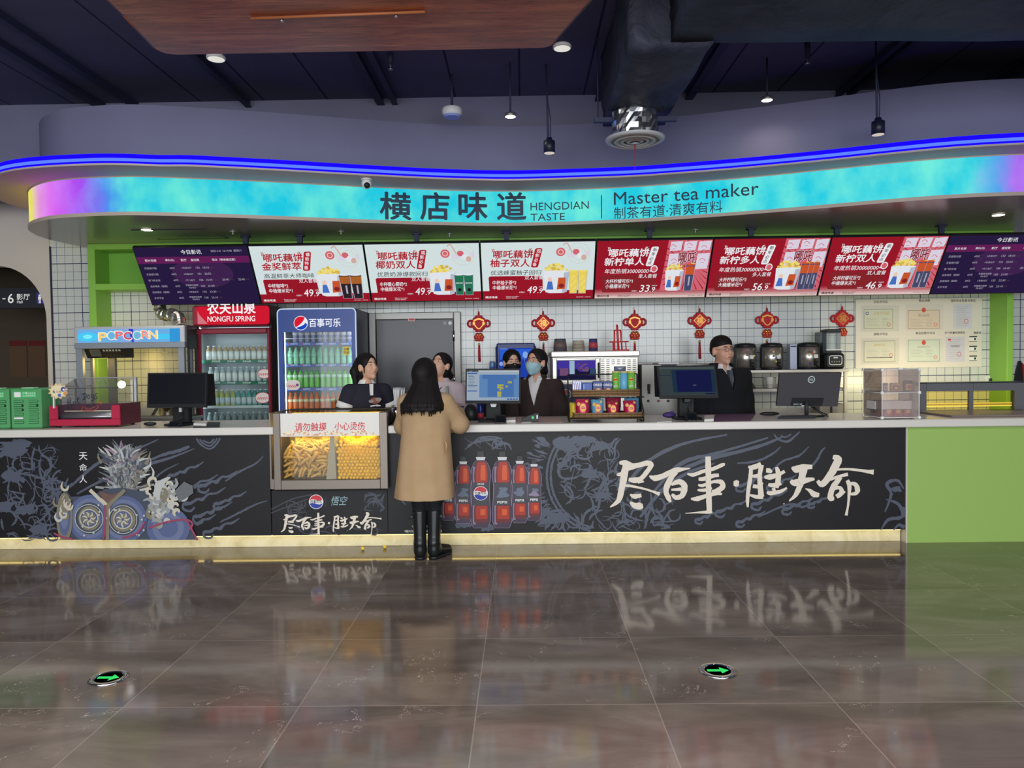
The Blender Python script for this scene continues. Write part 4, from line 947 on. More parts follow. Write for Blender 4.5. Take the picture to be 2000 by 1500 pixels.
for k, (ya, yb_) in enumerate(((703, 709), (745, 751), (792, 797), (836, 840))):
    z1, z0 = at(460, ya, YN+0.08).z, at(460, yb_, YN+0.08).z; RZ.append(z1)
    b = MB(); b.bx(X0+th+0.008, X1-th-0.008, YN+0.09, D-0.05, z1-0.012, z1-0.002, M_GAP); 
    sh = b.build('shelf', t)
    b = MB(); b.bx(X0+th+0.008, X1-th-0.008, YN+0.075, YN+0.09, z0, z1, M_SHG if k < 2 else M_GAP); b.build('price_strip', sh)
    if k < 2:
        g = G(YN+0.0749)
        for q in range(4): c = at(422+30*q, yb_-1.6, YN+0.075); g.text("农夫山泉", c.x, c.z, 0.02, M_PW, align='c', bold=0.03)
        g.build('strip_print', sh)
yb0 = YN+0.145; GR = 'bottles in the red drinks fridge'
m_body = [mat('tea_bottle_amber', (186, 160, 120), 0.2), mat('clear_bottle', (176, 190, 188), 0.12), mat('lime_bottle', (170, 178, 100), 0.2), mat('teal_bottle', (70, 150, 138), 0.2), mat('grey_clear_bottle', (140, 152, 150), 0.15)]
M_LBW = mat('bottle_label_white', (228, 230, 224), 0.5); M_LBM = mat('bottle_label_pale', (198, 210, 210), 0.5)
def rowh(ya, yb_, Y): return at(460, ya, Y).z-at(460, yb_, Y).z
p = bottle_proto('tea_bottle', PROFW, 0.026, rowh(675, 703, yb0), m_body[0], CAPW, M_LBW, 'tea bottle with a white fruit label on the top shelf of the red fridge', 'bottle', GR+', top shelf', (0.05, 0.62)); shelf_row(p, pxs(408, 518, 11, yb0, 700), yb0, RZ[0])
p = bottle_proto('milk_tea_bottle', PROFW, 0.026, rowh(717, 745, yb0), m_body[1], CAPW, M_LBW, 'clear bottle with a white label on the second shelf of the red fridge', 'bottle', GR+', second shelf', (0.05, 0.6)); shelf_row(p, pxs(412, 518, 10, yb0, 740), yb0, RZ[1])
p = bottle_proto('juice_bottle', PROFW, 0.025, rowh(761, 792, yb0), m_body[2], CAPW, M_LBM, 'yellow green drink bottle on the third shelf of the red fridge', 'bottle', GR+', third shelf, yellow green', (0.1, 0.5)); shelf_row(p, pxs(424, 456, 4, yb0, 790), yb0, RZ[2])
p = bottle_proto('juice_bottle', PROFW, 0.025, rowh(761, 792, yb0), m_body[3], CAPW, M_LBM, 'teal drink bottle on the third shelf of the red fridge', 'bottle', GR+', third shelf, teal', (0.1, 0.5)); shelf_row(p, pxs(466, 520, 6, yb0, 790), yb0, RZ[2])
p = bottle_proto('water_bottle', PROF, 0.028, rowh(806, 836, yb0), m_body[4], CAPW, M_LBM, 'plain clear water bottle on the lowest shelf of the red fridge', 'bottle', GR+', lowest shelf', (0.2, 0.4)); shelf_row(p, pxs(410, 520, 10, yb0, 830), yb0, RZ[3])
# --- blue fridge
YB_ = 7.35
X0, X1, _, zt_ = rect(543, 602, 697, 810, YB_); gx0, gx1, _, gz1 = rect(554, 648, 688, 808, YB_)
M_BLU = mat('fridge_blue', (28, 66, 146), 0.3); M_BLUS = mat('fridge_navy_side', (26, 36, 66), 0.4); M_LIT = emat('edge_light_white', (214, 230, 246), 0.9)
t = thing('drinks_fridge', 'blue drinks fridge with a round red white and blue logo on its header', 'fridge', ((X0+X1)/2, YB_+0.3, 0), 'glass door drinks fridges')
b = MB(); b.bx(X0, X0+th, YB_+0.05, D, 0, zt_-0.01, M_BLUS); b.bx(X1-th, X1, YB_+0.05, D, 0, zt_-0.01, M_BLUS); b.bx(X0+th, X1-th, YB_+0.05, D, gz1+0.14, zt_-0.01, M_BLUS); b.bx(X0+th, X1-th, YB_+0.05, D, 0, 0.5, M_BLUS); b.bx(X0+th, X1-th, D-0.03, D, 0.5, gz1+0.14, M_FRIN); b.build('cabinet', t)
b = MB(); b.bx(X0+th, X0+th+0.006, YB_+0.06, D-0.04, 0.5, gz1+0.14, M_FRIN); b.bx(X1-th-0.006, X1-th, YB_+0.06, D-0.04, 0.5, gz1+0.14, M_FRIN); b.build('liner', t)
def rpoly(x0, x1, z0, z1, r, n=6):
    p = []
    for cx, cz, a0 in ((x1-r, z0+r, -90), (x1-r, z1-r, 0), (x0+r, z1-r, 90), (x0+r, z0+r, 180)):
        for k in range(n+1): a = R(a0+90*k/n); p.append((cx+r*math.cos(a), cz+r*math.sin(a)))
    return p
b = MB(); o_, i_ = rpoly(X0, X1, 0.35, zt_, 0.045), rpoly(gx0, gx1, 0.5, gz1, 0.012)
n = len(o_); vs = [(x, YB_, z) for x, z in o_]+[(x, YB_, z) for x, z in i_]+[(x, YB_+0.045, z) for x, z in o_]+[(x, YB_+0.045, z) for x, z in i_]
b.add(vs, [(k, (k+1) % n, n+(k+1) % n, n+k) for k in range(n)]+[(2*n+k, 2*n+(k+1) % n, 3*n+(k+1) % n, 3*n+k) for k in range(n)]+[(k, (k+1) % n, 2*n+(k+1) % n, 2*n+k) for k in range(n)]+[(n+k, n+(k+1) % n, 3*n+(k+1) % n, 3*n+k) for k in range(n)], M_BLU)
dr = b.build('door', t)
b = MB(); b.tube([(x, YB_-0.002, z) for x, z in rpoly(X0+0.004, X1-0.004, 0.35, zt_-0.004, 0.042)], 0.0055, M_LIT, 6, True, True); b.build('edge_light', dr)
b = MB(); b.bx(gx0, gx1, YB_+0.018, YB_+0.024, 0.5, gz1, M_GL); b.build('glass_pane', dr)
g = G(YB_); c = at(587.5, 631, YB_); r_ = 14*YB_/F
LW, LR_, LB_ = emat('logo_lit_white', (232, 236, 244), 1.0), emat('logo_lit_red', (216, 30, 52), 1.0), emat('logo_lit_blue', (24, 70, 190), 1.0)
g.el(c.x, c.z, r_, r_, LW, 36); g.up(); ri = r_*0.92
P_ = lambda a: (c.x+ri*math.cos(R(a)), c.z+ri*math.sin(R(a)))
g.poly([P_(a) for a in range(52, 222, 8)]+[(c.x-ri*0.2, c.z-ri*0.28), (c.x+ri*0.25, c.z+ri*0.15), (c.x+ri*0.5, c.z+ri*0.55)], LR_); g.poly([P_(a) for a in range(226, 352, 8)]+[(c.x+ri*0.75, c.z+ri*0.05), (c.x+ri*0.4, c.z-ri*0.3), (c.x-ri*0.2, c.z-ri*0.55)], LB_); g.up()
tx0, tx1, tz0, tz1 = rect(604, 622, 665, 638.5, YB_); g.text("百事可乐", tx0, tz0, tz1-tz0, LW, w=tx1-tx0, bold=0.025)
g.build('logo', dr)
c = at(571, 752, YB_); g = G(YB_+0.017); g.rr(c.x-0.07, c.z-0.05, c.x+0.07, c.z+0.05, 0.04, mat('sticker_cream', (226, 214, 208), 0.5)); g.up()
for k in range(5): g.stroke([(c.x-0.05+0.02*k, c.z-0.03), (c.x-0.045+0.02*k, c.z+0.0), (c.x-0.03+0.02*k, c.z-0.02)], 0.005, M_PRED, 3)
g.el(c.x+0.045, c.z, 0.014, 0.014, M_PBLUE, 14); g.build('sticker', dr)
c = at(675.5, 684, YB_); g = G(YB_+0.017); g.rr(c.x-0.033, c.z-0.045, c.x+0.033, c.z+0.035, 0.012, mat('sticker_yellow', (236, 206, 60), 0.5)); g.up(); g.text("冰镇", c.x, c.z-0.002, 0.026, M_INK, align='c', bold=0.03); g.text("饮品", c.x, c.z-0.034, 0.026, M_INK, align='c', bold=0.03); g.build('sticker', dr)
b = MB(); b.bx(X0+th+0.008, X0+th+0.025, YB_+0.055, YB_+0.07, 0.5, gz1, M_LEDW); b.bx(X1-th-0.025, X1-th-0.008, YB_+0.055, YB_+0.07, 0.5, gz1, M_LEDW); b.build('light_tube', t)
M_SHB = mat('blue_shelf_strip', (44, 84, 176), 0.35); RB = []
for k, (ya, yb_) in enumerate(((669, 674.5), (711, 716), (757, 763), (805, 810))):
    z1, z0 = at(620, ya, YB_+0.08).z, at(620, yb_, YB_+0.08).z; RB.append(z1)
    b = MB(); b.bx(X0+th+0.008, X1-th-0.008, YB_+0.09, D-0.05, z1-0.012, z1-0.002, M_GAP); sh = b.build('shelf', t)
    b = MB(); b.bx(X0+th+0.008, X1-th-0.008, YB_+0.075, YB_+0.09, z0, z1, M_SHB); b.build('price_strip', sh)
    g = G(YB_+0.0749)
    for q in range(5): c = at(572+25*q, yb_-1.2, YB_+0.075); g.text("百事可乐", c.x+0.012, c.z, 0.017, M_PW, align='c', bold=0.02); g.el(c.x-0.035, c.z+0.009, 0.009, 0.009, M_PRED, 10)
    g.build('strip_print', sh)
b = MB(); z_ = at(620, 661, YB_+0.08).z; b.tube([(X0+0.045, YB_+0.08, z_), (X1-0.045, YB_+0.08, z_)], 0.003, M_GAP); b.build('shelf_rail', t)
yb0 = YB_+0.15; GB = 'bottles in the blue drinks fridge'
def rowb(ya, yb_): return at(620, ya, yb0).z-at(620, yb_, yb0).z
p = bottle_proto('cola_bottle', PROF, 0.027, 0.185, mat('cola_bottle_lilac', (128, 122, 160), 0.2), mat('cap_blue', (60, 90, 190), 0.4), mat('cola_label', (222, 214, 224), 0.5), 'cola bottle with a pale label on the top shelf of the blue fridge', 'bottle', GB+', top shelf', (0.42, 0.66)); shelf_row(p, pxs(577, 683, 10, yb0, 665), yb0, RB[0])
p = bottle_proto('lemonade_bottle', PROF, 0.027, rowb(678, 711), mat('pale_green_bottle', (138, 196, 158), 0.15), mat('cap_pale_green', (120, 196, 140), 0.4), mat('lemonade_label', (150, 200, 170), 0.5), 'pale green lemonade bottle on the second shelf of the blue fridge', 'bottle', GB+', second shelf', (0.4, 0.66)); shelf_row(p, pxs(567, 683, 11, yb0, 700), yb0, RB[1])
p = bottle_proto('apple_soda_bottle', PROF, 0.0255, rowb(723, 757), mat('green_soda', (112, 186, 66), 0.15), mat('cap_green', (36, 160, 84), 0.4), mat('soda_label_green', (196, 222, 190), 0.5), 'bright green soda bottle on the third shelf of the blue fridge', 'bottle', GB+', third shelf', (0.58, 0.74)); shelf_row(p, pxs(566, 685, 12, yb0, 750), yb0, RB[2])
p = bottle_proto('orange_soda_bottle', PROF, 0.0255, rowb(767, 805), mat('orange_soda', (214, 104, 36), 0.15), mat('cap_orange', (226, 96, 30), 0.4), mat('soda_label_cream', (226, 206, 160), 0.5), 'orange soda bottle on the bottom shelf of the blue fridge', 'bottle', GB+', bottom shelf', (0.52, 0.66)); shelf_row(p, pxs(567.5, 683, 12, yb0, 800), yb0, RB[3])

# ================================================================== STEEL DOOR AND WALL PIECES
x0, x1, z0, z1 = rect(722, 610, 901, 830, YW-0.05)
M_DOOR = mat('dark_steel_door', (74, 74, 76), 0.38, 0.5)
d = MB(); fw = 0.075
d.bx(x0, x0+fw, YW-0.06, YW-0.001, 0, z1, M_STEELD, 0.006); d.bx(x1-fw, x1, YW-0.06, YW-0.001, 0, z1, M_STEELD, 0.006); d.bx(x0+fw, x1-fw, YW-0.06, YW-0.001, z1-fw, z1, M_STEELD, 0.006)
dr = struct(d.build('door_1'))
b = MB(); b.bx(x0+fw+0.004, x1-fw-0.004, YW-0.045, YW-0.004, 0.01, z1-fw-0.004, M_DOOR, 0.003); b.build('door_leaf', dr)
for py in (656, 741):
    a = at(887, py-10, YW-0.06); c = at(887, py+10, YW-0.06); b = MB(); b.cyl((x1-fw, YW-0.064, a.z), (x1-fw, YW-0.064, c.z), 0.011, M_CHROME, n=10); b.build('hinge', dr)
g = G(YW-0.061); c = at(804, 624, YW-0.06); g.rc(c.x-0.036, c.z-0.018, c.x+0.036, c.z+0.018, M_PW); g.up(); g.rc(c.x-0.031, c.z-0.012, c.x+0.031, c.z+0.012, M_PRED); g.build('door_sign', dr)
g = G(YW-0.046); c = at(879, 631, YW-0.05); g.el(c.x, c.z, 0.019, 0.019, M_LBW, 20); g.rc(c.x-0.075, c.z-0.017, c.x-0.04, c.z+0.017, mat('sticker_grey', (160, 160, 160), 0.5)); g.build('door_sticker', dr)

# certificate board
x0, x1, z0, z1 = rect(1671, 583, 1918, 718, YW-0.02)
t = thing('certificate_board', 'cream wall board of framed licence certificates beside the green post', 'notice board', ((x0+x1)/2, YW-0.01, z0))
b = MB(); b.bx(x0, x1, YW-0.02, YW-0.002, z0, z1, mat('board_cream', (222, 216, 204), 0.25), 0.002); b.build('panel', t)
M_TXT = mat('board_text', (58, 54, 54), 0.5); yq = YW-0.021
def bq(px, py): p = at(px, py, yq); return p.x, p.z
g = G(yq)
for s_, px, py, h_ in (("卫生许可证", 1720, 592, 5), ("营业执照", 1805.5, 589.5, 5), ("消防安全检查合格证", 1881, 589.5, 5), ("放映许可证", 1720, 655, 5), ("食品经营许可证", 1807, 653, 5), ("空气质量检测报告", 1865, 652, 4.6), ("健康证", 1909, 652, 4.6)):
    x, z = bq(px, py); g.text(s_, x, z, h_*YW/F, M_TXT, align='c', bold=0.012)
g.build('lettering', t)
CERT = [(1682, 597, 1756, 647, (206, 204, 190), (1687, 604, 1744, 642), (204, 206, 184)), (1769, 595, 1842, 645, (214, 206, 196), (1773, 606, 1835, 642), (216, 200, 180)), (1862, 594, 1898, 642, (206, 206, 214), None, None), (1682, 661, 1756, 711, (206, 202, 190), (1687, 666, 1748, 707), (208, 206, 188)), (1769, 661, 1842, 709, (212, 210, 200), (1773, 664, 1835, 706), (204, 212, 196)), (1847, 658, 1884, 706, (204, 202, 212), None, None)]
for k, (a, b1, c, d_, col, inn, col2) in enumerate(CERT):
    x0, z1 = bq(a, b1); x1, z0 = bq(c, d_); mb = G(yq, 0.0008); mb.rc(x0, z0, x1, z1, mat('paper_%d' % k, col, 0.35)); mb.up()
    ln = mat('paper_line', (150, 146, 136), 0.5); rd = mat('seal_red', (206, 84, 64), 0.5)
    if inn:
        e0, f1 = bq(inn[0], inn[1]); e1, f0 = bq(inn[2], inn[3]); mb.rc(e0, f0, e1, f1, mat('frame_line_%d' % k, tuple(v-50 for v in col2), 0.5)); mb.up(); mb.rc(e0+0.006, f0+0.006, e1-0.006, f1-0.006, mat('paper_in_%d' % k, col2, 0.35)); mb.up()
        if k in (1, 4): mb.el((e0+e1)/2, f1-(0.0 if k == 1 else 0.03), 0.022, 0.025, rd, 16)
        if k == 0: mb.text("卫生许可证", (e0+e1)/2+0.03, f1-0.06, 0.03, mat('gold_print', (196, 168, 70), 0.5), align='c'); mb.ring(e0+0.035, f1-0.045, 0.011, 0.017, M_PBLUE)
        if k == 1: mb.text("营业执照", (e0+e1)/2, f1-0.07, 0.028, ln, align='c')
        if k == 3: mb.text("放映许可证", (e0+e1)/2, f1-0.055, 0.022, mat('gold_print', (196, 168, 70), 0.5), align='c'); mb.rc(e0+0.03, f0+0.045, e1-0.03, f0+0.052, M_TXT)
        if k == 4: mb.text("食品经营许可证", (e0+e1)/2, f1-0.085, 0.018, ln, align='c')
        mb.ring(e1-0.045, f0+0.045+0.03*(k == 3), 0.014, 0.019, rd)
        for q in range(6): mb.rc(e0+0.03, f1-0.1-0.016*q, e0+0.03+0.1+0.02*(q % 3), f1-0.098-0.016*q, ln); mb.rc(e0+0.19, f1-0.1-0.016*q, e0+0.25+0.02*(q % 2), f1-0.098-0.016*q, ln)
    else:
        for q in range(11): mb.rc(x0+0.03, z1-0.03-0.02*q, x1-0.03-0.02*(q % 3), z1-0.028-0.02*q, ln)
        mb.ring(x1-0.06, z0+0.08, 0.018, 0.023, rd)
        if k == 5: mb.text("检测报告", (x0+x1)/2, z1-0.11, 0.022, M_TXT, align='c'); mb.rc(x0+0.025, z1-0.04, x0+0.055, z1-0.02, rd)
    mb.build('certificate', t)
for k in range(3):
    x0, z1 = bq(1893, 656.5+19*k); x1, z0 = bq(1908, 667+19*k); mb = G(yq, 0.0008); mb.rc(x0, z0, x1, z1, M_LBW); mb.up(); mb.rc(x0, z1-0.012, x1, z1, M_TXT); mb.rc(x0, z0, x1, z0+0.006, M_TXT); mb.rc(x1-0.03, z0+0.015, x1-0.01, z1-0.02, M_TXT); mb.build('health_card', t)

# Chinese knot hangings
M_KR = mat('knot_red', (186, 28, 40), 0.6); M_KG = mat('knot_gold', (206, 150, 70), 0.35, 0.5); M_KB = mat('gold_bead', (220, 176, 60), 0.2, 0.9); M_KO = mat('knot_copper_red', (190, 66, 50), 0.4, 0.2)
def knot(px, py, glyph, label, tassel):
    c = at(px, py, YW-0.03); s = YW/F
    t = thing('knot_hanging', label, 'wall hanging', (c.x, YW, c.z), 'red knot hangings in a row on the tiled wall')
    y = YW-0.018; b = MB(); r = 17*s
    dia = [(c.x, c.z+0.092), (c.x+0.092, c.z), (c.x, c.z-0.092), (c.x-0.092, c.z)]
    b.prism(dia, 'y', y-0.012, y+0.008, M_KR)
    for sx in (-1, 1): b.tube([(c.x+sx*(0.055+0.032*(1-math.cos(a))), y, c.z+0.034*math.sin(a)) for a in [2*PI*k/12 for k in range(12)]], 0.011, M_KR, 6, True, True)
    for k in range(4):
        for q in (0.25, 0.5, 0.75):
            a, e = dia[k], dia[(k+1) % 4]; b.ball((a[0]+(e[0]-a[0])*q, y, a[1]+(e[1]-a[1])*q), (0.02, 0.012, 0.02), M_KR, 10, 6)
    b.tube([(c.x, y, c.z+0.09), (c.x, y, c.z+0.13)], [0.012, 0.007], M_KR); b.build('woven_knot', t)
    b = MB(); b.tube([(c.x, y+0.01, c.z+0.13), (c.x-0.01, y+0.01, c.z+0.15), (c.x, y+0.014, c.z+0.16)], 0.002, M_KR, 5); b.build('hanging_cord', t)
    g = G(y-0.012)
    ir = [(c.x, c.z+0.068), (c.x+0.068, c.z), (c.x, c.z-0.068), (c.x-0.068, c.z)]
    if glyph: g.poly(ir, M_KG); g.up(); g.poly([(c.x+(p[0]-c.x)*0.86, c.z+(p[1]-c.z)*0.86) for p in ir], M_KO); g.up(); g.text("福", c.x, c.z-0.032, 0.066, M_KG, align='c', bold=0.03)
    else:
        g.stroke([(c.x-0.055, c.z+0.03), (c.x, c.z+0.05), (c.x+0.055, c.z+0.03)], 0.016, M_KG); g.stroke([(c.x-0.05, c.z-0.005), (c.x-0.02, c.z-0.045), (c.x, c.z-0.055), (c.x+0.02, c.z-0.045), (c.x+0.05, c.z-0.005)], 0.01, M_KG)
        for sx in (-1, 1): g.el(c.x+sx*0.052, c.z+0.002, 0.013, 0.02, M_KG, 12)
    g.build('gold_emblem', t)
    zc = c.z-0.142; b = MB()
    for sx in (-1, 1):
        b.ball((c.x+sx*0.018, y-0.004, zc+0.024), (0.022, 0.014, 0.022), M_KO, 10, 6); b.ball((c.x+sx*0.03, y-0.002, zc-0.002), (0.026, 0.014, 0.024), M_KO, 10, 6); b.ball((c.x+sx*0.026, y-0.002, zc-0.032), (0.024, 0.012, 0.016), M_KO, 10, 6)
    b.ball((c.x, y-0.004, zc-0.005), (0.02, 0.014, 0.045), M_KO, 10, 6); b.build('carp_pair', t)
    b = MB()
    for sx in (-1, 1): b.ball((c.x+sx*0.013, y-0.018, zc+0.02), (0.008, 0.006, 0.014), M_KB, 8, 5)
    b.build('gilt_spot', t)
    if tassel:
        b = MB(); b.ball((c.x, y, c.z-0.222), (0.011, 0.011, 0.016), M_KB, 10, 6); b.build('bead', t)
        b = MB(); b.tube([(c.x, y, c.z-0.235), (c.x, y, c.z-0.30), (c.x+0.002, y, c.z-0.41)], [0.009, 0.013, 0.014], M_KR, 8); b.build('tassel', t)
for px, py, gl, lb, ts in ((935, 632, 0, 'red knot hanging with a heart shaped gold pattern beside the steel door', 1), (1061, 631, 1, 'red knot hanging with a gold fortune character above the woman in the blue mask', 1), (1240, 629, 0, 'red knot hanging with a heart shaped gold pattern above the snack oven vents', 1), (1367, 626, 1, 'red knot hanging with a gold fortune character by the head of the man in black', 1), (1499, 625, 0, 'red knot hanging with a heart shaped gold pattern above the drink urns', 1), (1646, 622, 1, 'red knot hanging with a gold fortune character partly behind the blender jar', 0)): knot(px, py, gl, lb, ts)
# ================================================================== POPCORN WARMER IN THE COUNTER
YV = 6.06
x0, x1, z0, z1 = rect(534, 806, 757, 956, YV)
wx0, wx1, wz0, wz1 = rect(548, 851, 742, 937, YV)
YVB = 6.62; M_WFR = mat('warmer_steel', (122, 113, 104), 0.4, 0.55)
t = thing('popcorn_warmer', 'steel food warmer of popcorn and corn sticks built into the counter', 'food warmer', ((x0+x1)/2, 6.3, 0))
b = MB(); b.bx(x0, wx0, YV, YV+0.05, z0, z1, M_WFR, 0.004); b.bx(wx1, x1, YV, YV+0.05, z0, z1, M_WFR, 0.004); b.bx(wx0, wx1, YV, YV+0.05, z0, wz0, M_WFR, 0.004)
x0, x1 = xa+0.008, xb-0.003; b.bx(x0, x0+0.012, YV+0.05, YVB, z0, z1, M_WFR); b.bx(x1-0.012, x1, YV+0.05, YVB, z0, z1, M_WFR); b.bx(x0+0.012, x1-0.012, YV+0.05, YVB, z0, wz0, M_WFR); b.build('steel_frame', t)
M_WIN = mat('warmer_lining', (196, 170, 110), 0.35, 0.3)
b = MB(); b.bx(x0+0.013, x1-0.013, YVB-0.012, YVB, wz0, z1-0.10, M_WIN); b.bx(wx0+0.02, wx1-0.02, YVB-0.03, YVB-0.013, wz0+0.25, wz0+0.265, M_STEELD); b.build('lining', t)
fx0, fx1, fz0, fz1 = rect(546, 817, 741, 852, YV+0.01)
b = MB(); b.bx(wx0, wx1, YV+0.012, YV+0.02, fz0, z1-0.004, mat('header_panel_white', (226, 224, 218), 0.4)); hp = b.build('header_panel', t)
g = G(YV+0.0115); x_, e_, q0, q1 = rect(574.5, 826, 636, 842.5, YV); M_WR = mat('warning_red', (208, 42, 54), 0.45)
g.text("请勿触摸", x_, q0, q1-q0, M_WR, w=e_-x_, bold=0.012, shear=0.08)
x_, e_, q0, q1 = rect(652, 824.5, 711, 840.5, YV); g.text("小心烫伤", x_, q0, q1-q0, M_WR, w=e_-x_, bold=0.012, shear=0.08)
rnd = random.Random(8); PPC = [mat('print_popcorn_%d' % i, c, 0.5) for i, c in enumerate(((236, 220, 190), (214, 176, 130), (242, 234, 214), (222, 150, 120)))]
for cx, wd in ((580, 34), (645, 30), (704, 32)):
    for k in range(70):
        a = rnd.random(); px = cx+rnd.uniform(-wd, wd); py = 850-rnd.random()*9*(1-((px-cx)/wd)**2); c = at(px, py, YV); g.el(c.x, max(c.z, fz0+0.006), 0.008, 0.007, PPC[rnd.choice((0, 0, 1, 2, 2, 3))], 8)
g.build('header_print', hp)
b = MB(); b.bx(wx0, wx1, YV+0.022, YV+0.027, wz0, fz0, glass('warmer_glass', (252, 248, 236), k=0.5)); b.build('glass_pane', t)
b = MB(); b.bx(x0+0.02, x1-0.02, YV+0.10, YVB-0.02, z1-0.012, z1-0.006, glass('warmer_top_glass', (255, 244, 200), k=0.6)); b.build('top_glass', t)
b = MB(); za = z1-0.03; b.tube([(x0+0.10, YV+0.36, za), (x1-0.05, YV+0.36, za)], 0.011, emat('warm_tube', (255, 236, 150), 3.0), 10); b.build('heat_lamp', t)
b = MB(); b.bx(x0+0.02, x1-0.001, YVB-0.02, YVB+0.02, z1-0.03, z1+0.002, M_BLACK, 0.004); b.bx(x1+0.001, x1+0.045, YV+0.27, YVB, max(z1-0.13, ZT+0.003), z1-0.015, M_BLACK, 0.006); b.bx(x1+0.02, x1+0.028, YV+0.268, YV+0.271, z1-0.07, z1-0.035, M_STEELD); b.build('rear_hood', t)
l = bpy.data.lights.new('warmer_bulb', 'AREA'); l.shape = 'RECTANGLE'; l.size = 0.75; l.size_y = 0.14; l.energy = 4.5; l.color = (1.0, 0.82, 0.34)
o = bpy.data.objects.new('warmer_bulb', l); COL.objects.link(o); o.location = ((x0+x1)/2, YV+0.17, za-0.008)
b = MB(); d0 = at(645, 851, YV+0.03), at(652, 851, YV+0.03), at(657, 937, YV+0.03), at(637, 937, YV+0.03)
b.prism([(p.x, p.z) for p in d0], 'y', YV+0.031, YV+0.30, mat('grey_divider', (158, 160, 166), 0.4)); b.build('divider', t)
# panel under the warmer
t2 = thing('counter', 'black counter panel under the popcorn warmer with small cream brush lettering', 'counter', ((x0+x1)/2, 6.4, 0))
pz1 = at(645, 958, YP).z; X0c, X1c = xa+0.008, xb-0.004
b = MB(); b.bx(X0c, X1c, YP, YP+0.03, ZP0, pz1, M_CHAR); b.build('front_panel', t2)
b = MB(); b.bx(X0c, X1c, YP+0.03, YVB, ZP0, z0-0.002, M_DARK); b.build('cabinet', t2)
rnd = random.Random(12); g = G(YP)
M_ARTD = mat('faint_ink_print', (64, 66, 74), 0.42)
scribble(g, 560, 975, 600, 1045, 26, M_ARTD, rnd, 9, wd=0.010); scribble(g, 560, 1025, 750, 1046, 34, M_ARTD, rnd, 9, wd=0.010); scribble(g, 712, 962, 752, 1000, 24, M_INKD, rnd, 8, wd=0.012)
for p in ([(530, 995), (570, 975), (610, 966)], [(530, 1002), (560, 990), (600, 975)]): g.stroke(Qs(p), 0.01, M_ARTD, 5)
g.up(); slogan(g, 553, 1002, 0.382, M_BRUSH, rnd)
cx, cz = Q(617.5, 980); cola_logo(g, cx, cz, 14.3*PXM, YP)
a = Q(636, 970); c = Q(637, 990); g.rc(a[0], c[1], c[0], a[1], M_INKG)
x_, z_ = Q(645, 987); g.text("悟空", x_, z_, 18*PXM, M_PTEAL, w=31*PXM, bold=0.0, shear=0.25)
g.build('printed_artwork', t2)
# the food itself: popcorn balls and corn sticks against the glass, each a thing, and the heap behind them
M_POPY, M_POPB, M_STK = mat('popcorn_yellow', (250, 206, 48), 0.55), mat('popcorn_butter', (214, 190, 92), 0.4), mat('corn_stick_tan', (206, 172, 104), 0.5)
def lumpy(name, r, m, seed):
    rn = random.Random(seed); b = MB(); b.ball((0, 0, 0), r, m, 9, 6)
    for i, v in enumerate(b.v):
        k = 1+rn.uniform(-0.16, 0.16); b.v[i] = (v[0]*k, v[1]*k, v[2]*k)
    return b
def heap_top(px):                                    # pile outline in photo pixels
    if px > 652: return 861+max(0, 8*math.cos((px-665)/12.0))*-1*(px < 690)+(6 if 675 < px < 705 else 0)-(max(0, px-715)*0.30)
    return 872-3*math.sin((px-548)/9.0)
pA = tag(lumpy('popcorn_ball', 0.0145, M_POPY, 1).build('popcorn_ball'), 'popcorn ball pressed against the warmer glass', 'popcorn', 'popcorn balls in the warmer')
rn = random.Random(21); yg = YV+0.046; first = True; placed = []
px_r = 0.0165/ (yg/F)
rows_ = int((937-862)/6.3)
for r_i in range(rows_):
    for c_i in range(15):
        if len(placed) >= 300: break
        py = 933-r_i*6.3; left = 655+(937-py)*-0.02 + (657-652)*(py-851)/86; px = left+4+c_i*7.0+(3.4 if r_i % 2 else 0)+rn.uniform(-0.8, 0.8)
        if px > 739: continue
        if py < heap_top(px)+2: continue
        c = at(px, py, yg+rn.uniform(0, 0.006))
        o = pA if first else pA.copy()
        if not first: COL.objects.link(o)
        first = False; o.location = c; o.rotation_euler = (rn.uniform(0, 6), rn.uniform(0, 6), rn.uniform(0, 6)); s_ = rn.uniform(0.85, 1.08); o.scale = (s_, s_, s_); placed.append(o)
b = MB(); b.fix = False
for k in range(900):
    px = rn.uniform(662, 738); Yk = rn.uniform(yg+0.06, YVB-0.05); py = heap_top(px)+rn.uniform(-1, 12); c = at(px, max(py, 853), yg); zz = c.z-rn.random()*0.02+0.03*math.sin(px*0.2)*(Yk-yg)+0.05*(Yk-yg)
    bb = lumpy('x', 0.0165, M_POPY, k % 7); b.add([(v[0]+c.x, v[1]+Yk, v[2]+zz) for v in bb.v], bb.f, M_POPY, True)
cx0, cx1 = at(659, 900, yg).x, at(741, 900, yg).x; ztop = at(700, 872, yg).z
b.bx(cx0, cx1, yg+0.03, YVB-0.014, wz0+0.003, ztop-0.02, M_POPY)
tag(b.build('popcorn'), 'heap of yellow popcorn filling the right half of the warmer', 'popcorn', None, 'stuff')
def stick(seed):
    rn2 = random.Random(seed); b = MB(); L = 0.046
    b.tube([(-L, 0, 0), (-L*0.4, 0.002, 0.003), (L*0.3, -0.002, 0.004), (L, 0, -0.002)], [0.0108, 0.012, 0.0116, 0.0108], M_STK, 8); return b
sA = tag(stick(1).build('corn_stick'), 'tan corn stick lying in the pile behind the warmer glass', 'corn stick', 'corn sticks in the warmer'); first = True; n_s = 0; SEG = []
rn = random.Random(4)
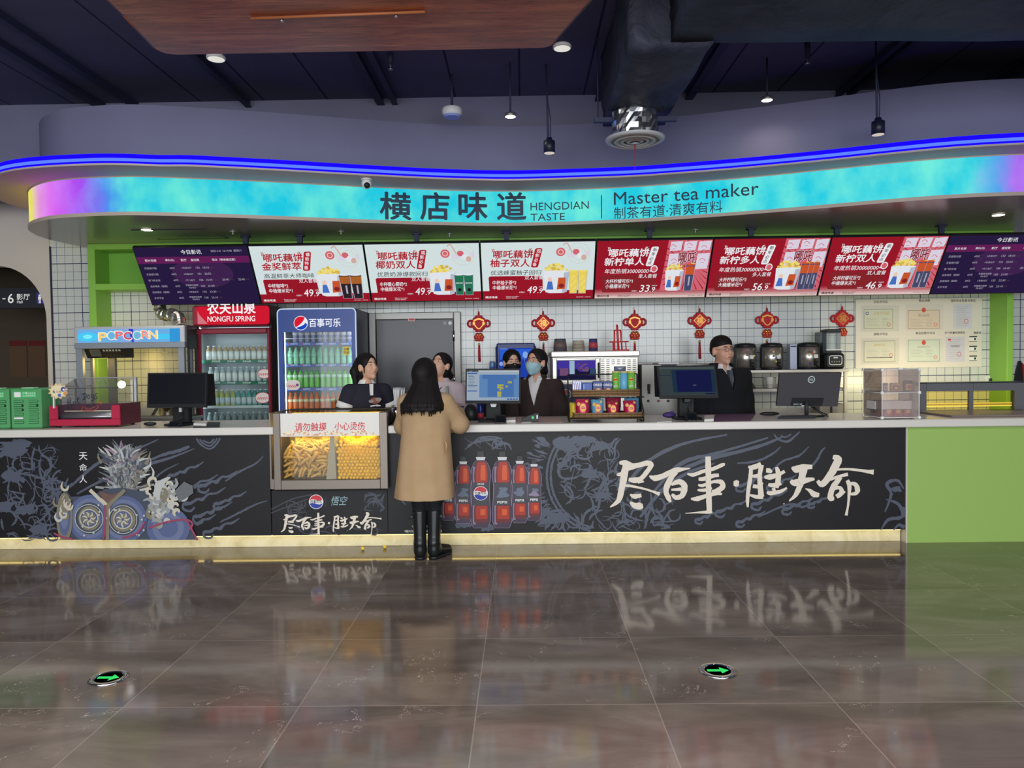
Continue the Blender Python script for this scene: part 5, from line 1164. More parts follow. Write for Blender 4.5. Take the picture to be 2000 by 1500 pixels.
for r_i in range(11):
    for c_i in range(13):
        py = 932-r_i*6.3; px = 553+c_i*6.9+rn.uniform(-2.5, 2.5); 
        if px > 641-(937-py)*-0.02-6 or py < heap_top(px)+2: continue
        o = sA if first else sA.copy()
        if not first: COL.objects.link(o)
        first = False; n_s += 1; ang = rn.choice((rn.uniform(-0.5, 0.5), rn.uniform(0.6, 1.3), rn.uniform(-1.3, -0.6)))
        lo, hi = wx0+0.05*abs(math.cos(ang))+0.004, at(640, py, yg).x-0.05*abs(math.cos(ang))-0.006
        c = at(px, py, yg); c.x = min(max(c.x, lo), hi); c.z = max(c.z, wz0+0.05*abs(math.sin(ang))+0.01); rz = rn.uniform(-0.12, 0.12)
        dv = np.array([math.cos(ang)*math.cos(rz), math.cos(ang)*math.sin(rz), -math.sin(ang)]); tt = np.linspace(-0.046, 0.046, 9)[:, None]
        for st_ in range(60):
            pts = np.array([c.x, yg+0.008+0.004*st_, c.z])+tt*dv
            if all(((q_[:, None]-pts[None])**2).sum(2).min() > 0.0242**2 for q_ in SEG): break
        SEG.append(pts); o.location = (c.x, yg+0.008+0.004*st_, c.z); o.rotation_euler = (0, ang, rz)
b = MB(); b.fix = False
for k in range(170):
    px = rn.uniform(556, 632); Yk = rn.uniform(yg+0.2, YVB-0.08); c = at(px, heap_top(px)+rn.uniform(0, 9), yg); a1, a2 = rn.uniform(0, 6), rn.uniform(-0.4, 0.4); d = Vector((math.cos(a1)*0.05, math.sin(a1)*0.04, math.sin(a2)*0.05)); p = Vector((min(max(c.x, wx0+0.055), at(632, 900, yg).x-0.05), Yk, c.z+0.05*(Yk-yg)))
    b.tube([p-d, p+d], 0.0095, M_STK, 6)
b.bx(wx0+0.004, at(636, 900, yg).x, yg+0.215, YVB-0.014, wz0+0.003, at(600, 882, yg).z-0.02, M_STK)
tag(b.build('corn_stick_heap'), 'heap of tan corn sticks filling the warmer beside the grey divider', 'corn sticks', None, 'stuff')
for k, (px, py) in enumerate(((709, 1074), (752, 1071))):
    o = pA.copy(); COL.objects.link(o); c = atz(px, py, 0.0); o.location = (c.x, c.y-0.01, 0.0155); o.scale = (1, 1, 1); o['label'] = ('dropped popcorn ball on the floor nearer the hot dog side of the plinth', 'dropped popcorn ball on the floor nearest the customer boots')[k]; del o['group']

# ================================================================== BACK COUNTER AND POPCORN MACHINE
YK = 7.2
bx0, bx1, _, bz = rect(150, 816, 378, 830, YK)
t = thing('back_counter', 'steel back counter that carries the popcorn machine', 'counter', ((bx0+bx1)/2, 7.5, 0))
b = MB(); b.bx(bx0, bx1-0.02, YK, 7.47, bz-0.03, bz, M_STEEL, 0.004); b.build('top', t); b = MB(); b.bx(bx0+0.02, bx1-0.04, YK+0.03, 7.46, 0, bz-0.031, M_WHITE); b.build('cabinet', t)
YM, YMB = 7.22, 7.46
x0, x1, _, z1 = rect(145, 637, 361, 700, YM); sz0 = at(250, 670, YM).z; rz0 = at(250, 680, YM).z
t = thing('popcorn_machine', 'tall popcorn machine cabinet with a lit blue header sign', 'popcorn machine', ((x0+x1)/2, 7.45, bz))
M_ALU = mat('grey_aluminium', (142, 148, 156), 0.4, 0.3); zb = bz+0.001
b = MB()
for xx in (x0+0.012, x1-0.072):
    b.bx(xx, xx+0.06, YM+0.005, YM+0.05, zb, rz0, M_ALU, 0.003); b.bx(xx+0.015, xx+0.045, YMB-0.03, YMB, zb, rz0, M_ALU, 0.003)
b.bx(x0, x1, YM-0.005, YM+0.05, rz0, sz0, M_ALU, 0.003); b.bx(x0+0.01, x1-0.01, YMB-0.05, YMB, rz0, sz0, M_ALU); b.bx(x0+0.012, x0+0.05, YM+0.05, YMB-0.05, rz0, sz0, M_ALU); b.bx(x1-0.05, x1-0.012, YM+0.05, YMB-0.05, rz0, sz0, M_ALU); b.bx(x0+0.01, x1-0.01, YM+0.01, YMB, zb, zb+0.012, M_STEEL); b.build('frame', t)
b = MB(); b.bx(x0, x1, YM, YMB, sz0, z1, mat('header_aluminium', (196, 198, 200), 0.35, 0.4), 0.006); hd = b.build('header_box', t)
g = G(YM-0.001); hx0, hx1, hz0, hz1 = rect(151.5, 642.5, 352, 668.5, YM); BL = [emat('pop_blue_%d' % i, c, 1.0) for i, c in enumerate(((108, 172, 226), (72, 200, 244), (128, 232, 252), (130, 168, 224), (52, 150, 214)))]
g.rc(hx0, hz0, hx1, hz1, BL[0]); g.up(); W_, H_ = hx1-hx0, hz1-hz0
for k in range(5): g.el(hx0+W_*0.10, hz0+H_*0.45, W_*(0.10-0.018*k), H_*(0.34-0.06*k), BL[1] if k < 3 else BL[2]); g.up()
g.rc(hx0+W_*0.42, hz0, hx0+W_*0.62, hz1, BL[3]); g.rc(hx0+W_*0.78, hz0+H_*0.2, hx0+W_*0.9, hz0+H_*0.6, BL[1]); g.rc(hx0+W_*0.9, hz0, hx1, hz1, BL[4]); g.up(); g.poly([(hx0+W_*0.50, hz1), (hx0+W_*0.545, hz1), (hx0+W_*0.55, hz0), (hx0+W_*0.53, hz0)], emat('pop_navy', (50, 66, 190), 1.0)); g.up()
for ch, u, c, dv in (("P", 0.25, (248, 208, 104), -0.08), ("O", 0.335, (106, 190, 214), 0.0), ("P", 0.41, (236, 110, 116), 0.02), ("C", 0.49, (220, 76, 96), -0.02), ("O", 0.585, (96, 196, 210), 0.0), ("R", 0.665, (240, 150, 130), 0.06), ("N", 0.74, (246, 212, 140), 0.04)):
    g.text(ch, hx0+W_*u, hz0+H_*(0.2+dv), H_*0.62, emat('pop_white', (244, 238, 230), 1.0), align='c', bold=0.085, w=W_*0.085); 
g.up()
for ch, u, c, dv in (("P", 0.25, (248, 208, 104), -0.08), ("O", 0.335, (106, 190, 214), 0.0), ("P", 0.41, (236, 110, 116), 0.02), ("C", 0.49, (220, 76, 96), -0.02), ("O", 0.585, (96, 196, 210), 0.0), ("R", 0.665, (240, 150, 130), 0.06), ("N", 0.74, (246, 212, 140), 0.04)):
    g.text(ch, hx0+W_*u, hz0+H_*(0.24+dv), H_*0.54, emat('pop_%d_%d_%d' % c, c, 1.0), align='c', bold=0.05, w=W_*0.07)
g.build('lit_sign', hd)
sx1 = x1+0.016; b = MB(); b.bx(x1+0.002, sx1, YM+0.04, YMB, rz0-0.01, z1+0.005, M_BLACK, 0.004); b.bx(x1+0.002, x1+0.014, YM+0.04, YM+0.07, zb, rz0-0.01, M_BLACK); b.bx(sx1-0.014, sx1, YMB-0.03, YMB, zb, rz0-0.01, M_BLACK); b.build('side_housing', t)
cpx0, cpx1, cpz0, cpz1 = rect(166, 681, 247, 699, YM+0.08)
b = MB(); b.prism([(YM+0.06, cpz1), (YM+0.12, cpz0), (YMB-0.02, cpz0), (YMB-0.02, cpz1)], 'x', cpx0, cpx1, M_BLACK); cpn = b.build('control_box', t)
tl = math.atan2(0.06, cpz1-cpz0); g = G(0, 0.0006); W_, H_ = cpx1-cpx0, math.hypot(0.06, cpz1-cpz0)
g.rc(0.05, 0.02, W_*0.37, H_*0.92, M_STEELD); g.up(); g.rc(0.065, 0.035, W_*0.34, H_*0.78, mat('lcd_grey', (96, 104, 108), 0.3)); g.up()
for q in range(6): g.rc(W_*(0.45+0.075*q), H_*0.72, W_*(0.495+0.075*q), H_*0.9, M_PW); g.text("+", W_*(0.5+0.075*q), H_*0.16, H_*0.12, M_STEELD)
g.build('panel_print', cpn, None, Matrix.Translation((cpx0, YM+0.12-0.0015, cpz0)) @ Matrix.Rotation(tl, 4, 'X'))
kx0, kx1 = at(210, 720, YM+0.2).x, at(225, 720, YM+0.2).x
b = MB(); b.bx(kx0, kx1, YM+0.2, YM+0.24, zb+0.012, cpz0, M_STEELD, 0.003); b.build('support_post', t)
b = MB(); c = at(322, 690, YM+0.2); b.bx(c.x-0.035, c.x+0.035, YM+0.2, YM+0.206, c.z-0.017, c.z+0.017, mat('tag_cream', (226, 214, 170), 0.5)); b.tube([(c.x, YM+0.203, c.z+0.016), (c.x-0.03, YM+0.203, rz0)], 0.003, M_STEEL); b.build('hanging_tag', t)
b = MB(); b.bx(x0+0.06, x1-0.06, YM+0.02, YM+0.025, zb+0.02, rz0-0.002, glass('popper_glass', (250, 248, 240), k=0.5)); b.build('glass_pane', t)
l = bpy.data.lights.new('popper_lamp', 'POINT'); l.energy = 9; l.color = (1.0, 0.72, 0.2); l.shadow_soft_size = 0.14
o = bpy.data.objects.new('popper_lamp', l); COL.objects.link(o); o.location = (-4.2, 7.45, cpz0-0.03)
b = MB(); b.ball((-4.2, YMB-0.03, cpz0+0.03), 0.02, emat('popper_bulb', (255, 220, 120), 5.0), 10, 6); b.build('bulb', t)
# foil duct hose
t = thing('foil_duct', 'crinkled foil exhaust hose rising from the popcorn machine top', 'duct hose', (0, 7.5, z1))
b = MB(); P = [at(x, y, q) for x, y, q in ((352, 632, 7.38), (350, 622, 7.4), (338, 614, 7.48), (326, 616, 7.56), (316, 612, 7.62), (312, 600, 7.64), (314, 580, 7.64), (318, 560, 7.64))]
pts = [Vector((p.x, p.y, p.z)) for p in P]; pts[0].z = z1+0.002; sp = []
for i in range(len(pts)-1):
    for k in range(8): sp.append(pts[i].lerp(pts[i+1], k/8))
b.tube(sp, [0.055+0.007*(i % 2)+0.004*math.sin(i*2.3) for i in range(len(sp))], mat('aluminium_foil', (190, 188, 180), 0.22, 0.95), 14, False); b.build('hose', t)
# bits on the back counter
def lathe_thing(name, label, cat, c, prof, m, group=None, n=24):
    t = thing(name, label, cat, c, group); b = MB(); b.lathe(prof, c, m, n); b.build('body', t); return t
c = at(317, 815, YM-0.015); t = thing('steel_pot', 'round steel pot on the back counter below the popcorn machine', 'pot', (c.x, 7.35, bz))
# pot stands on the front ledge of the machine tray
b = MB(); pz = bz+0.0145; b.lathe([(0.085, 0), (0.09, 0.006), (0.09, 0.075), (0.094, 0.08), (0.086, 0.078), (0.084, 0.01), (0, 0.008)], (c.x, 7.35, pz), M_CHROME); b.build('bowl', t)
for s_ in (-1, 1): b = MB(); b.tube([(c.x+s_*0.088, 7.35-0.02, pz+0.06), (c.x+s_*0.115, 7.35-0.015, pz+0.062), (c.x+s_*0.115, 7.35+0.015, pz+0.062), (c.x+s_*0.088, 7.35+0.02, pz+0.06)], 0.004, M_CHROME); b.build('handle', t)
c = at(283, 812, 7.4); t = thing('paper_bag', 'crumpled white paper bag on the back counter by the steel pot', 'bag', (c.x, 7.4, bz+0.014))
b = MB(); b.prism([(c.x-0.10, pz), (c.x+0.10, pz), (c.x+0.15, pz+0.075), (c.x+0.07, pz+0.09), (c.x-0.02, pz+0.07), (c.x-0.08, pz+0.035)], 'y', 7.32, 7.4, mat('bag_white', (224, 224, 222), 0.6)); b.build('sheet', t)
b = MB(); a_, e_ = at(270, 788, 7.33), at(291, 774, 7.33); b.prism([(a_.x, a_.z-0.02), (e_.x+0.02, e_.z), (e_.x+0.02, e_.z-0.06), (a_.x+0.02, a_.z-0.05)], 'y', 7.42, 7.43, M_WHITE); b.build('open_flap', t)

# ================================================================== GOODS BEHIND THE COUNTER
M_BLUEK = mat('kiosk_blue', (28, 44, 108), 0.35)
x0, x1, _, z1 = rect(970, 670, 1045, 740, 7.72)
t = thing('order_kiosk', 'blue self service kiosk with a lit blue screen behind the masked staff', 'kiosk', ((x0+x1)/2, 7.75, 0))
b = MB(); b.bx(x0, x1, 7.72, 7.82, 0.85, z1, M_BLUEK, 0.012); b.bx(x0-0.012, x1+0.012, 7.74, 7.82, 0.85, z1-0.03, M_BLUEK, 0.01); b.build('housing', t); b = MB(); b.bx((x0+x1)/2-0.12, (x0+x1)/2+0.12, 7.74, 7.82, 0, 0.85, M_BLUEK); b.bx((x0+x1)/2-0.2, (x0+x1)/2+0.2, 7.65, 7.9, 0, 0.02, M_BLUEK); b.build('stand', t)
g = G(7.7195); a = rect(975, 680, 1040, 739, 7.72); g.rc(a[0], a[2], a[1], a[3], emat('kiosk_screen', (30, 62, 168), 1.0)); g.up(); e_ = rect(976, 682, 1038, 702, 7.72); g.rc(e_[0], e_[2], e_[1], e_[3], emat('kiosk_screen_bright', (44, 92, 206), 1.0)); g.up()
c = at(979, 710.5, 7.72); g.el(c.x, c.z, 0.021, 0.021, emat('kiosk_pale', (130, 164, 226), 1.0), 20); c = at(976, 681.2, 7.72); g.rc(c.x, c.z-0.004, c.x+0.08, c.z+0.002, emat('kiosk_pale', (130, 164, 226), 1.0)); c = at(1026, 693, 7.72); g.el(c.x, c.z, 0.028, 0.035, emat('kiosk_pale', (130, 164, 226), 1.0), 14); g.up(); g.build('screen', t)
# slim wall shelf with a can
c = at(962, 722, 7.8); t = thing('wall_shelf', 'narrow steel ledge behind the cash desk monitor holding one blue can', 'shelf', (c.x, 7.8, c.z))
b = MB(); b.bx(c.x-0.17, c.x+0.03, 7.7, YW-0.001, c.z-0.03, c.z-0.005, M_STEEL); b.build('ledge', t)
def can(name, label, cx, cy, cz, h, r, body, group=None, band=None):
    t = thing(name, label, 'can', (cx, cy, cz), group); b = MB(); b.lathe([(r*0.8, 0), (r, h*0.06), (r, h*0.9), (r*0.82, h)], (cx, cy, cz), body, 18); b.build('body', t)
    b = MB(); b.lathe([(r*0.82, h), (r*0.82, h+0.003), (0, h+0.001)], (cx, cy, cz), M_STEEL, 18); b.build('lid', t)
    if band: b = MB(); b.lathe([(r*1.005, h*0.1), (r*1.01, h*0.1), (r*1.01, h*0.4), (r*1.005, h*0.4)], (cx, cy, cz), band, 18); b.build('label_band', t)
    return t
can('drink_can', 'pale blue drink can on the ledge beside the blue kiosk', c.x, 7.76, c.z-0.0045, 0.09, 0.03, mat('can_pale_blue', (112, 140, 182), 0.35, 0.2), None, mat('can_blue', (60, 92, 160), 0.35))
# snack oven
YO = 7.32
x0, x1, _, z1 = rect(1079, 697, 1247, 830, YO); xm = at(1171, 750, YO).x
M_WARMST = mat('warm_steel', (196, 192, 182), 0.35, 0.55)
t = thing('snack_oven', 'steel snack oven with a dark window door and slotted side panel', 'oven', ((x0+x1)/2, 7.5, 0))
zl = at(1120, 748, YO).z
b = MB(); b.bx(x0, x1, YO+0.02, 7.92, 0.02, z1, M_WARMST, 0.004); b.build('cabinet', t)
tx0, tx1, tz0, tz1 = rect(1076, 685.5, 1250, 697, YO-0.03); b = MB(); b.bx(tx0, tx1, YO-0.03, 7.93, z1+0.001, tz1, M_WARMST, 0.008); b.build('top_plate', t)
wx = rect(1087, 703.5, 1163.5, 742, YO)
b = MB(); b.bx(x0+0.004, wx[0], YO-0.012, YO+0.02, zl, z1-0.012, M_WARMST, 0.004); b.bx(wx[1], xm, YO-0.012, YO+0.02, zl, z1-0.012, M_WARMST, 0.004); b.bx(wx[0], wx[1], YO-0.012, YO+0.02, wx[3], z1-0.012, M_WARMST, 0.004); b.bx(wx[0], wx[1], YO-0.012, YO+0.02, zl, wx[2], M_WARMST, 0.004); dr = b.build('door', t)
b = MB(); b.bx(wx[0], wx[1], YO-0.004, YO+0.006, wx[2], wx[3], mat('dark_oven_glass', (22, 22, 44), 0.06, 0, 0.6)); b.build('window', dr)
g = G(YO-0.0045); OV = [emat('oven_reflection_%d' % i, c_, 1.0) for i, c_ in enumerate(((44, 36, 92), (64, 50, 150), (150, 176, 196), (110, 74, 110), (48, 70, 104), (26, 24, 56)))]  # colours of a mirrored screen, painted as glow on the oven window
W_, H_ = wx[1]-wx[0], wx[3]-wx[2]
def oq(u, v): return wx[0]+W_*u, wx[2]+H_*v
g.rc(*oq(0.01, 0.02), *oq(0.99, 0.98), OV[0]); g.up(); g.rc(*oq(0.01, 0.55), *oq(0.99, 0.98), OV[1]); g.rc(*oq(0.33, 0.28), *oq(0.46, 0.97), OV[2]); g.rc(*oq(0.8, 0.05), *oq(0.98, 0.6), OV[4]); g.up(); g.rc(*oq(0.08, 0.1), *oq(0.3, 0.6), OV[3]); g.up(); g.rc(*oq(0.46, 0.25), *oq(0.85, 0.55), OV[5])
for k in range(14): g.el(*oq(0.56+0.016*k, 0.62+0.1*math.sin(k*1.3)), W_*0.06, H_*0.13, OV[3] if k % 2 else OV[1], 10)
g.up(); g.rc(*oq(0.01, 0.02), *oq(0.99, 0.22), OV[5]); g.build('display', dr)  # the oven has no display here, only this painted reflection
c0, c1 = at(1168.5, 708, YO), at(1168.5, 738, YO); b = MB(); b.cyl((c0.x, YO-0.04, c0.z), (c0.x, YO-0.04, c1.z), 0.009, M_BLACK, n=10); b.bx(c0.x-0.006, c0.x+0.006, YO-0.04, YO-0.012, c0.z-0.03, c0.z-0.015, M_BLACK); b.bx(c0.x-0.006, c0.x+0.006, YO-0.04, YO-0.012, c1.z+0.015, c1.z+0.03, M_BLACK); b.build('handle', dr)
b = MB(); b.bx(xm+0.008, x1-0.004, YO-0.004, YO+0.02, 0.05, z1-0.012, M_WARMST, 0.003); vp = b.build('vent_panel', t)
g = G(YO-0.0045); M_SLOT = mat('slot_black', (30, 28, 30), 0.7)
for r_i, py in enumerate([703+3.7*k for k in range(3)]+[714+3.7*k for k in range(6)]+[736+3.8*k for k in range(4)]+[822, 826]):
    for q in range(7):
        px = 1177+10.3*q
        if 3 <= r_i < 9 and 1195 < px < 1228: continue
        c = at(px, py, YO); g.rc(c.x-0.017, c.z-0.003, c.x+0.017, c.z+0.003, M_SLOT)
g.build('vent_slots', vp)
b = MB(); a = rect(1199, 715.5, 1222, 726, YO); b.bx(a[0], a[1], YO-0.012, YO-0.004, a[2], a[3], mat('badge_navy', (30, 40, 92), 0.3), 0.002); bd = b.build('badge', t)
g = G(YO-0.0125); g.poly([(a[0]+0.02, a[3]-0.012), (a[1]-0.02, a[3]-0.012), ((a[0]+a[1])/2, a[2]+0.022)], M_LBM); g.build('badge_mark', bd)
a = rect(1082, 750, 1170, 828, YO); b = MB(); b.bx(a[0], a[1], YO-0.008, YO+0.02, 0.05, a[3], mat('lower_navy_panel', (24, 30, 66), 0.25), 0.003); lp = b.build('lower_panel', t)
g = G(YO-0.0085); c = at(1106, 770, YO); g.ring(c.x, c.z, 0.042, 0.05, M_LBM, 24); g.up(); g.poly([(c.x-0.036, c.z), (c.x-0.015, c.z+0.034), (c.x+0.02, c.z+0.03), (c.x+0.036, c.z)], M_PRED); g.up(); g.text("百事可乐", c.x, c.z-0.012, 0.016, M_LBM, align='c', bold=0.02); g.build('panel_print', lp)
# things on the oven
def cup(label, px, pyb, pyt, wt, wb, cols, group=None, Y=7.5, z=None, marks=True, name='paper_cup'):
    zb_ = tz1 if z is None else z; c = at(px, (pyb+pyt)/2, Y); h = (pyb-pyt)*Y/F; rb, rt = wb*Y/F/2, wt*Y/F/2
    t = thing(name, label, 'cup', (c.x, Y, zb_), group); b = MB(); b.lathe([(rb, 0), (rt, h), (rt*0.93, h), (rb*0.92, 0.004)] if rt > rb else [(rb, 0), (rt, h), (0, h)], (c.x, Y, zb_+0.001), cols[0], 20); b.build('body', t)
    b = MB(); q = max(rt, rb)
    b.lathe([(rb+(rt-rb)*0.25+0.0006, h*0.25), (rb+(rt-rb)*0.25+0.0016, h*0.25), (rb+(rt-rb)*0.7+0.0016, h*0.7), (rb+(rt-rb)*0.7+0.0006, h*0.7)], (c.x, Y, zb_+0.001), cols[1], 20); b.build('print_band', t)
    return t
cup('dark printed paper bucket turned upside down on the snack oven', 1094, 685, 660, 22, 27, (mat('cup_charcoal', (84, 84, 92), 0.5), mat('cup_brown', (104, 88, 84), 0.5)))
cup('beige patterned paper bucket turned upside down on the snack oven', 1129.5, 685, 664, 21, 25, (mat('cup_beige', (176, 168, 152), 0.5), mat('cup_stone', (150, 140, 124), 0.5)))
cup('blue and red cup on top of the snack oven', 1158.5, 685, 661, 16, 18, (mat('cup_indigo', (66, 64, 112), 0.45), mat('cup_red', (176, 66, 76), 0.45)))
t = thing('cup_rack', 'red metal cup rack with a tall post on the snack oven', 'rack', (at(1207, 680, 7.5).x, 7.5, tz1)); M_RRED = mat('rack_red', (206, 52, 58), 0.35); b = MB()
def rp(px, py, Y=7.5): p = at(px, py, Y); return (p.x, p.y, max(p.z, tz1+0.007))
for a_, e_, r_ in (((1205, 634), (1208, 684), 0.011), ((1200, 645), (1200, 684), 0.008), ((1212, 645), (1215, 684), 0.008), ((1190, 668), (1228, 667), 0.007), ((1196, 684), (1229, 684), 0.007), ((1197, 668), (1198, 684), 0.006), ((1222, 667), (1223, 684), 0.006), ((1200, 645), (1212, 645), 0.007)): b.cyl(rp(*a_), rp(*e_), r_, M_RRED, n=8)
b.build('frame', t); b = MB(); p = rp(1207, 684); b.bx(p[0]-0.09, p[0]+0.09, 7.44, 7.56, tz1+0.001, tz1+0.006, M_RRED); b.build('base', t)
# ice machine
YI = 7.45
x0, x1, _, z1 = rect(1253, 711, 1412, 830, YI); t = thing('ice_machine', 'plain grey steel ice machine between the oven and the man in black', 'ice machine', ((x0+x1)/2, 7.7, 0)); M_ICE = mat('grey_brushed_steel', (152, 150, 144), 0.4, 0.5)
b = MB(); b.bx(x0, x1, YI, 7.95, 0.02, z1, M_ICE, 0.006); b.build('cabinet', t); b = MB(); q = at(1308, 712, YI); b.bx(q.x-0.11, q.x+0.1, YI+0.02, 7.8, z1+0.001, z1+0.016, M_WHITE, 0.003); b.build('lid', t)
b = MB(); c = at(1267, 759, YI); b.bx(c.x-0.014, c.x+0.014, YI-0.02, YI, c.z-0.02, c.z+0.045, M_BLACK, 0.004); b.cyl((c.x, YI-0.02, c.z-0.05), (c.x, YI-0.02, c.z-0.01), 0.012, M_DARK, n=10); b.build('tap', t)
for px in (1266, 1286, 1305): b = MB(); c = at(px, 783, YI); b.cyl((c.x, YI, c.z), (c.x, YI-0.012, c.z), 0.013, M_DARK if px != 1286 else mat('knob_red', (150, 60, 56), 0.4), n=14); b.build('knob', t)
# steel shelf with urns
YS = 7.55
x0, x1, sz0, sz1 = rect(1438, 722, 1658, 727.5, YS); t = thing('steel_shelf', 'two tier steel shelf with drink urns on the tiled wall', 'shelf', ((x0+x1)/2, 7.75, 0))
b = MB(); b.bx(x0, x1, YS, 7.97, sz0, sz1, M_WARMST, 0.003); b.build('upper_board', t)
a = rect(1438, 758.5, 1652, 765, YS+0.05); b = MB(); b.bx(a[0], a[1], YS+0.05, 7.97, a[2], a[3], M_WARMST, 0.003); b.build('lower_board', t); zlo = a[3]
for xx in (x0+0.01, x1-0.04):
    for yy in (YS+0.01, 7.94): b = MB(); b.bx(xx, xx+0.03, yy, yy+0.03, 0, sz0-0.0005, M_WARMST); b.build('post', t)
def urn(px, label, dots):
    r = 20*7.72/F; c = at(px, 722, 7.72); h = at(px, 668, 7.72).z-at(px, 720.5, 7.72).z; z = sz1+0.001
    t = thing('drink_urn', label, 'urn', (c.x, 7.74, z), 'steel drink urns on the shelf'); y = 7.74
    b = MB(); b.lathe([(r*0.98, 0), (r, 0.01), (r, 0.02), (r*0.97, 0.022)], (c.x, y, z), M_BLACK, 28); b.build('base', t)
    b = MB(); b.lathe([(r*0.95, 0.02), (r*0.95, h*0.84)], (c.x, y, z), mat('urn_steel', (196, 190, 182), 0.3, 0.85), 28); b.build('body', t)
    b = MB(); b.lathe([(r*0.97, h*0.83), (r*1.02, h*0.86), (r*1.02, h*0.92), (r*0.9, h*0.97), (r*0.4, h), (0, h)], (c.x, y, z), M_BLACK, 28); b.build('lid', t)
    b = MB()
    for s_ in (-1, 1): b.bx(c.x+s_*r*0.93-0.012, c.x+s_*r*0.93+0.012, y-0.035, y+0.035, z+0.02, z+h*0.85, M_BLACK, 0.004)
    b.build('side_strap', t)
    b = MB(); tx = c.x+r*0.35; b.bx(tx-0.016, tx+0.016, y-r-0.028, y-r*0.85, z+0.035, z+0.11, M_BLACK, 0.004); b.cyl((tx, y-r-0.03, z+0.025), (tx, y-r-0.03, z+0.08), 0.010, M_BLACK, n=10); b.bx(tx-0.02, tx+0.02, y-r-0.006, y-r*0.86, z+0.115, z+0.15, mat('urn_label', (206, 208, 208), 0.4)); b.build('tap', t)
    b = MB()
    for k, (dx, dz, cc) in enumerate(dots):
        xx = c.x+dx*r; yy = y-math.sqrt(max(0, 0.9-dx*dx))*r; b.ball((xx, yy, z+h*dz), 0.011, {'r': M_PRED, 'y': mat('dot_yellow', (222, 214, 96), 0.4), 'g': mat('dot_green', (50, 110, 80), 0.4), 'b': M_PBLUE}[cc], 10, 6)
    b.build('sticker_dots', t)
urn(1456, 'steel drink urn with one red dot, nearest the man in black', ((-0.05, 0.55, 'r'), (0.72, 0.52, 'y'), (0.4, 0.5, 'g')))
urn(1508, 'steel drink urn with yellow dots in the middle of the shelf', ((-0.12, 0.66, 'y'), (0.52, 0.56, 'y'), (-0.1, 0.5, 'g'), (0.2, 0.44, 'b'), (0.15, 0.3, 'y')))
urn(1580, 'steel drink urn with a red dot between yellow dots, beside the blender', ((0.0, 0.6, 'r'), (-0.25, 0.52, 'y'), (0.3, 0.52, 'y'), (-0.2, 0.63, 'g'), (-0.15, 0.2, 'b')))
a = rect(1543, 672, 1557, 721, 7.72); t = thing('cup_dispenser', 'slim silver box standing between two drink urns', 'box', ((a[0]+a[1])/2, 7.75, sz1)); b = MB(); b.bx(a[0], a[1], 7.72, 7.82, sz1+0.001, a[3], mat('silver_blue', (168, 174, 192), 0.35, 0.3), 0.003); b.build('case', t); b = MB(); b.bx(a[0]+0.008, a[1]-0.008, 7.7165, 7.7195, a[3]-0.03, a[3]-0.018, M_DARK); b.build('slot', t)
# blender
c = at(1632, 720, 7.72); z = sz1+0.001; t = thing('blender', 'countertop blender with a clear jar and black base on the steel shelf', 'blender', (c.x, 7.74, z)); s_ = 7.72/F
a = rect(1612, 690, 1651, 720, 7.66); b = MB(); b.bx(a[0], a[1], 7.66, 7.86, z, a[3], M_BLACK, 0.02); bs = b.build('base', t)
g = G(7.659); e_ = rect(1619, 694, 1645, 713, 7.66); g.rr(e_[0], e_[2], e_[1], e_[3], 0.025, M_STEEL); g.up(); g.rr(e_[0]+0.008, e_[2]+0.008, e_[1]-0.008, e_[3]-0.008, 0.02, M_BLACK); g.up()
for q in range(4): g.el(e_[0]+0.03+0.025*q, e_[2]+0.035, 0.006, 0.006, M_STEELD, 10)
g.rc((e_[0]+e_[1])/2-0.022, e_[3]-0.03, (e_[0]+e_[1])/2+0.022, e_[3]-0.018, M_LBM); g.build('control_panel', bs)
j0 = a[3]; b = MB(); b.bx(a[0]+0.02, a[1]-0.02, 7.69, 7.83, j0+0.001, j0+0.03, M_DARK, 0.008); b.build('coupling', t)
jt = at(1630, 643, 7.74).z; GJ = glass('jar_plastic', (226, 232, 232), k=1.3, haze=0.12, hazecol=(220, 226, 228)); b = MB(); b.bx(a[0]+0.022, a[1]-0.03, 7.69, 7.83, j0+0.031, jt-0.03, GJ, 0.01); b.build('jar', t)
b = MB(); b.bx(a[0]+0.02, a[1]-0.026, 7.685, 7.835, jt-0.03, jt, M_DARK, 0.006); b.build('lid', t)
b = MB(); b.bx(a[0]-0.03, a[0]+0.012, 7.66, 7.86, j0-0.001, jt-0.03, glass('hood_smoke', (150, 156, 160), k=0.8), 0.004); b.build('sound_hood', t)
b = MB(); b.bx(a[0]+0.01, a[1]-0.018, 7.682, 7.838, j0+0.03, j0+0.042, M_WHITE, 0.003); b.build('collar', t)
# cups, tent card on the lower board
M_PCUP = mat('paper_cup_white', (222, 220, 214), 0.5)
for k, (px, py0, py1, Y, lb) in enumerate(((1503, 759, 737, 7.68, 'white paper cup with a round mark in front on the lower shelf'), (1497.5, 757.5, 736, 7.78, 'white paper cup half hidden behind the front cup on the lower shelf'), (1521, 758, 736.5, 7.7, 'white paper cup half behind the back of the tilted monitor'))):
    o = cup(lb, px, py0, py1, 14, 11, (M_PCUP, mat('paper_cup_band', (214, 212, 204), 0.5)), None, Y, zlo+0.0005)
c = at(1464, 758, 7.66); t = thing('tent_card', 'dark triangular tent card on the lower shelf beside the man in black', 'sign card', (c.x, 7.7, zlo)); b = MB(); tp = at(1459, 731, 7.66); b.prism([(c.x-0.06, zlo+0.001), (c.x+0.07, zlo+0.001), (tp.x, tp.z)], 'y', 7.66, 7.74, mat('card_brown', (62, 54, 50), 0.5)); b.build('card', t)
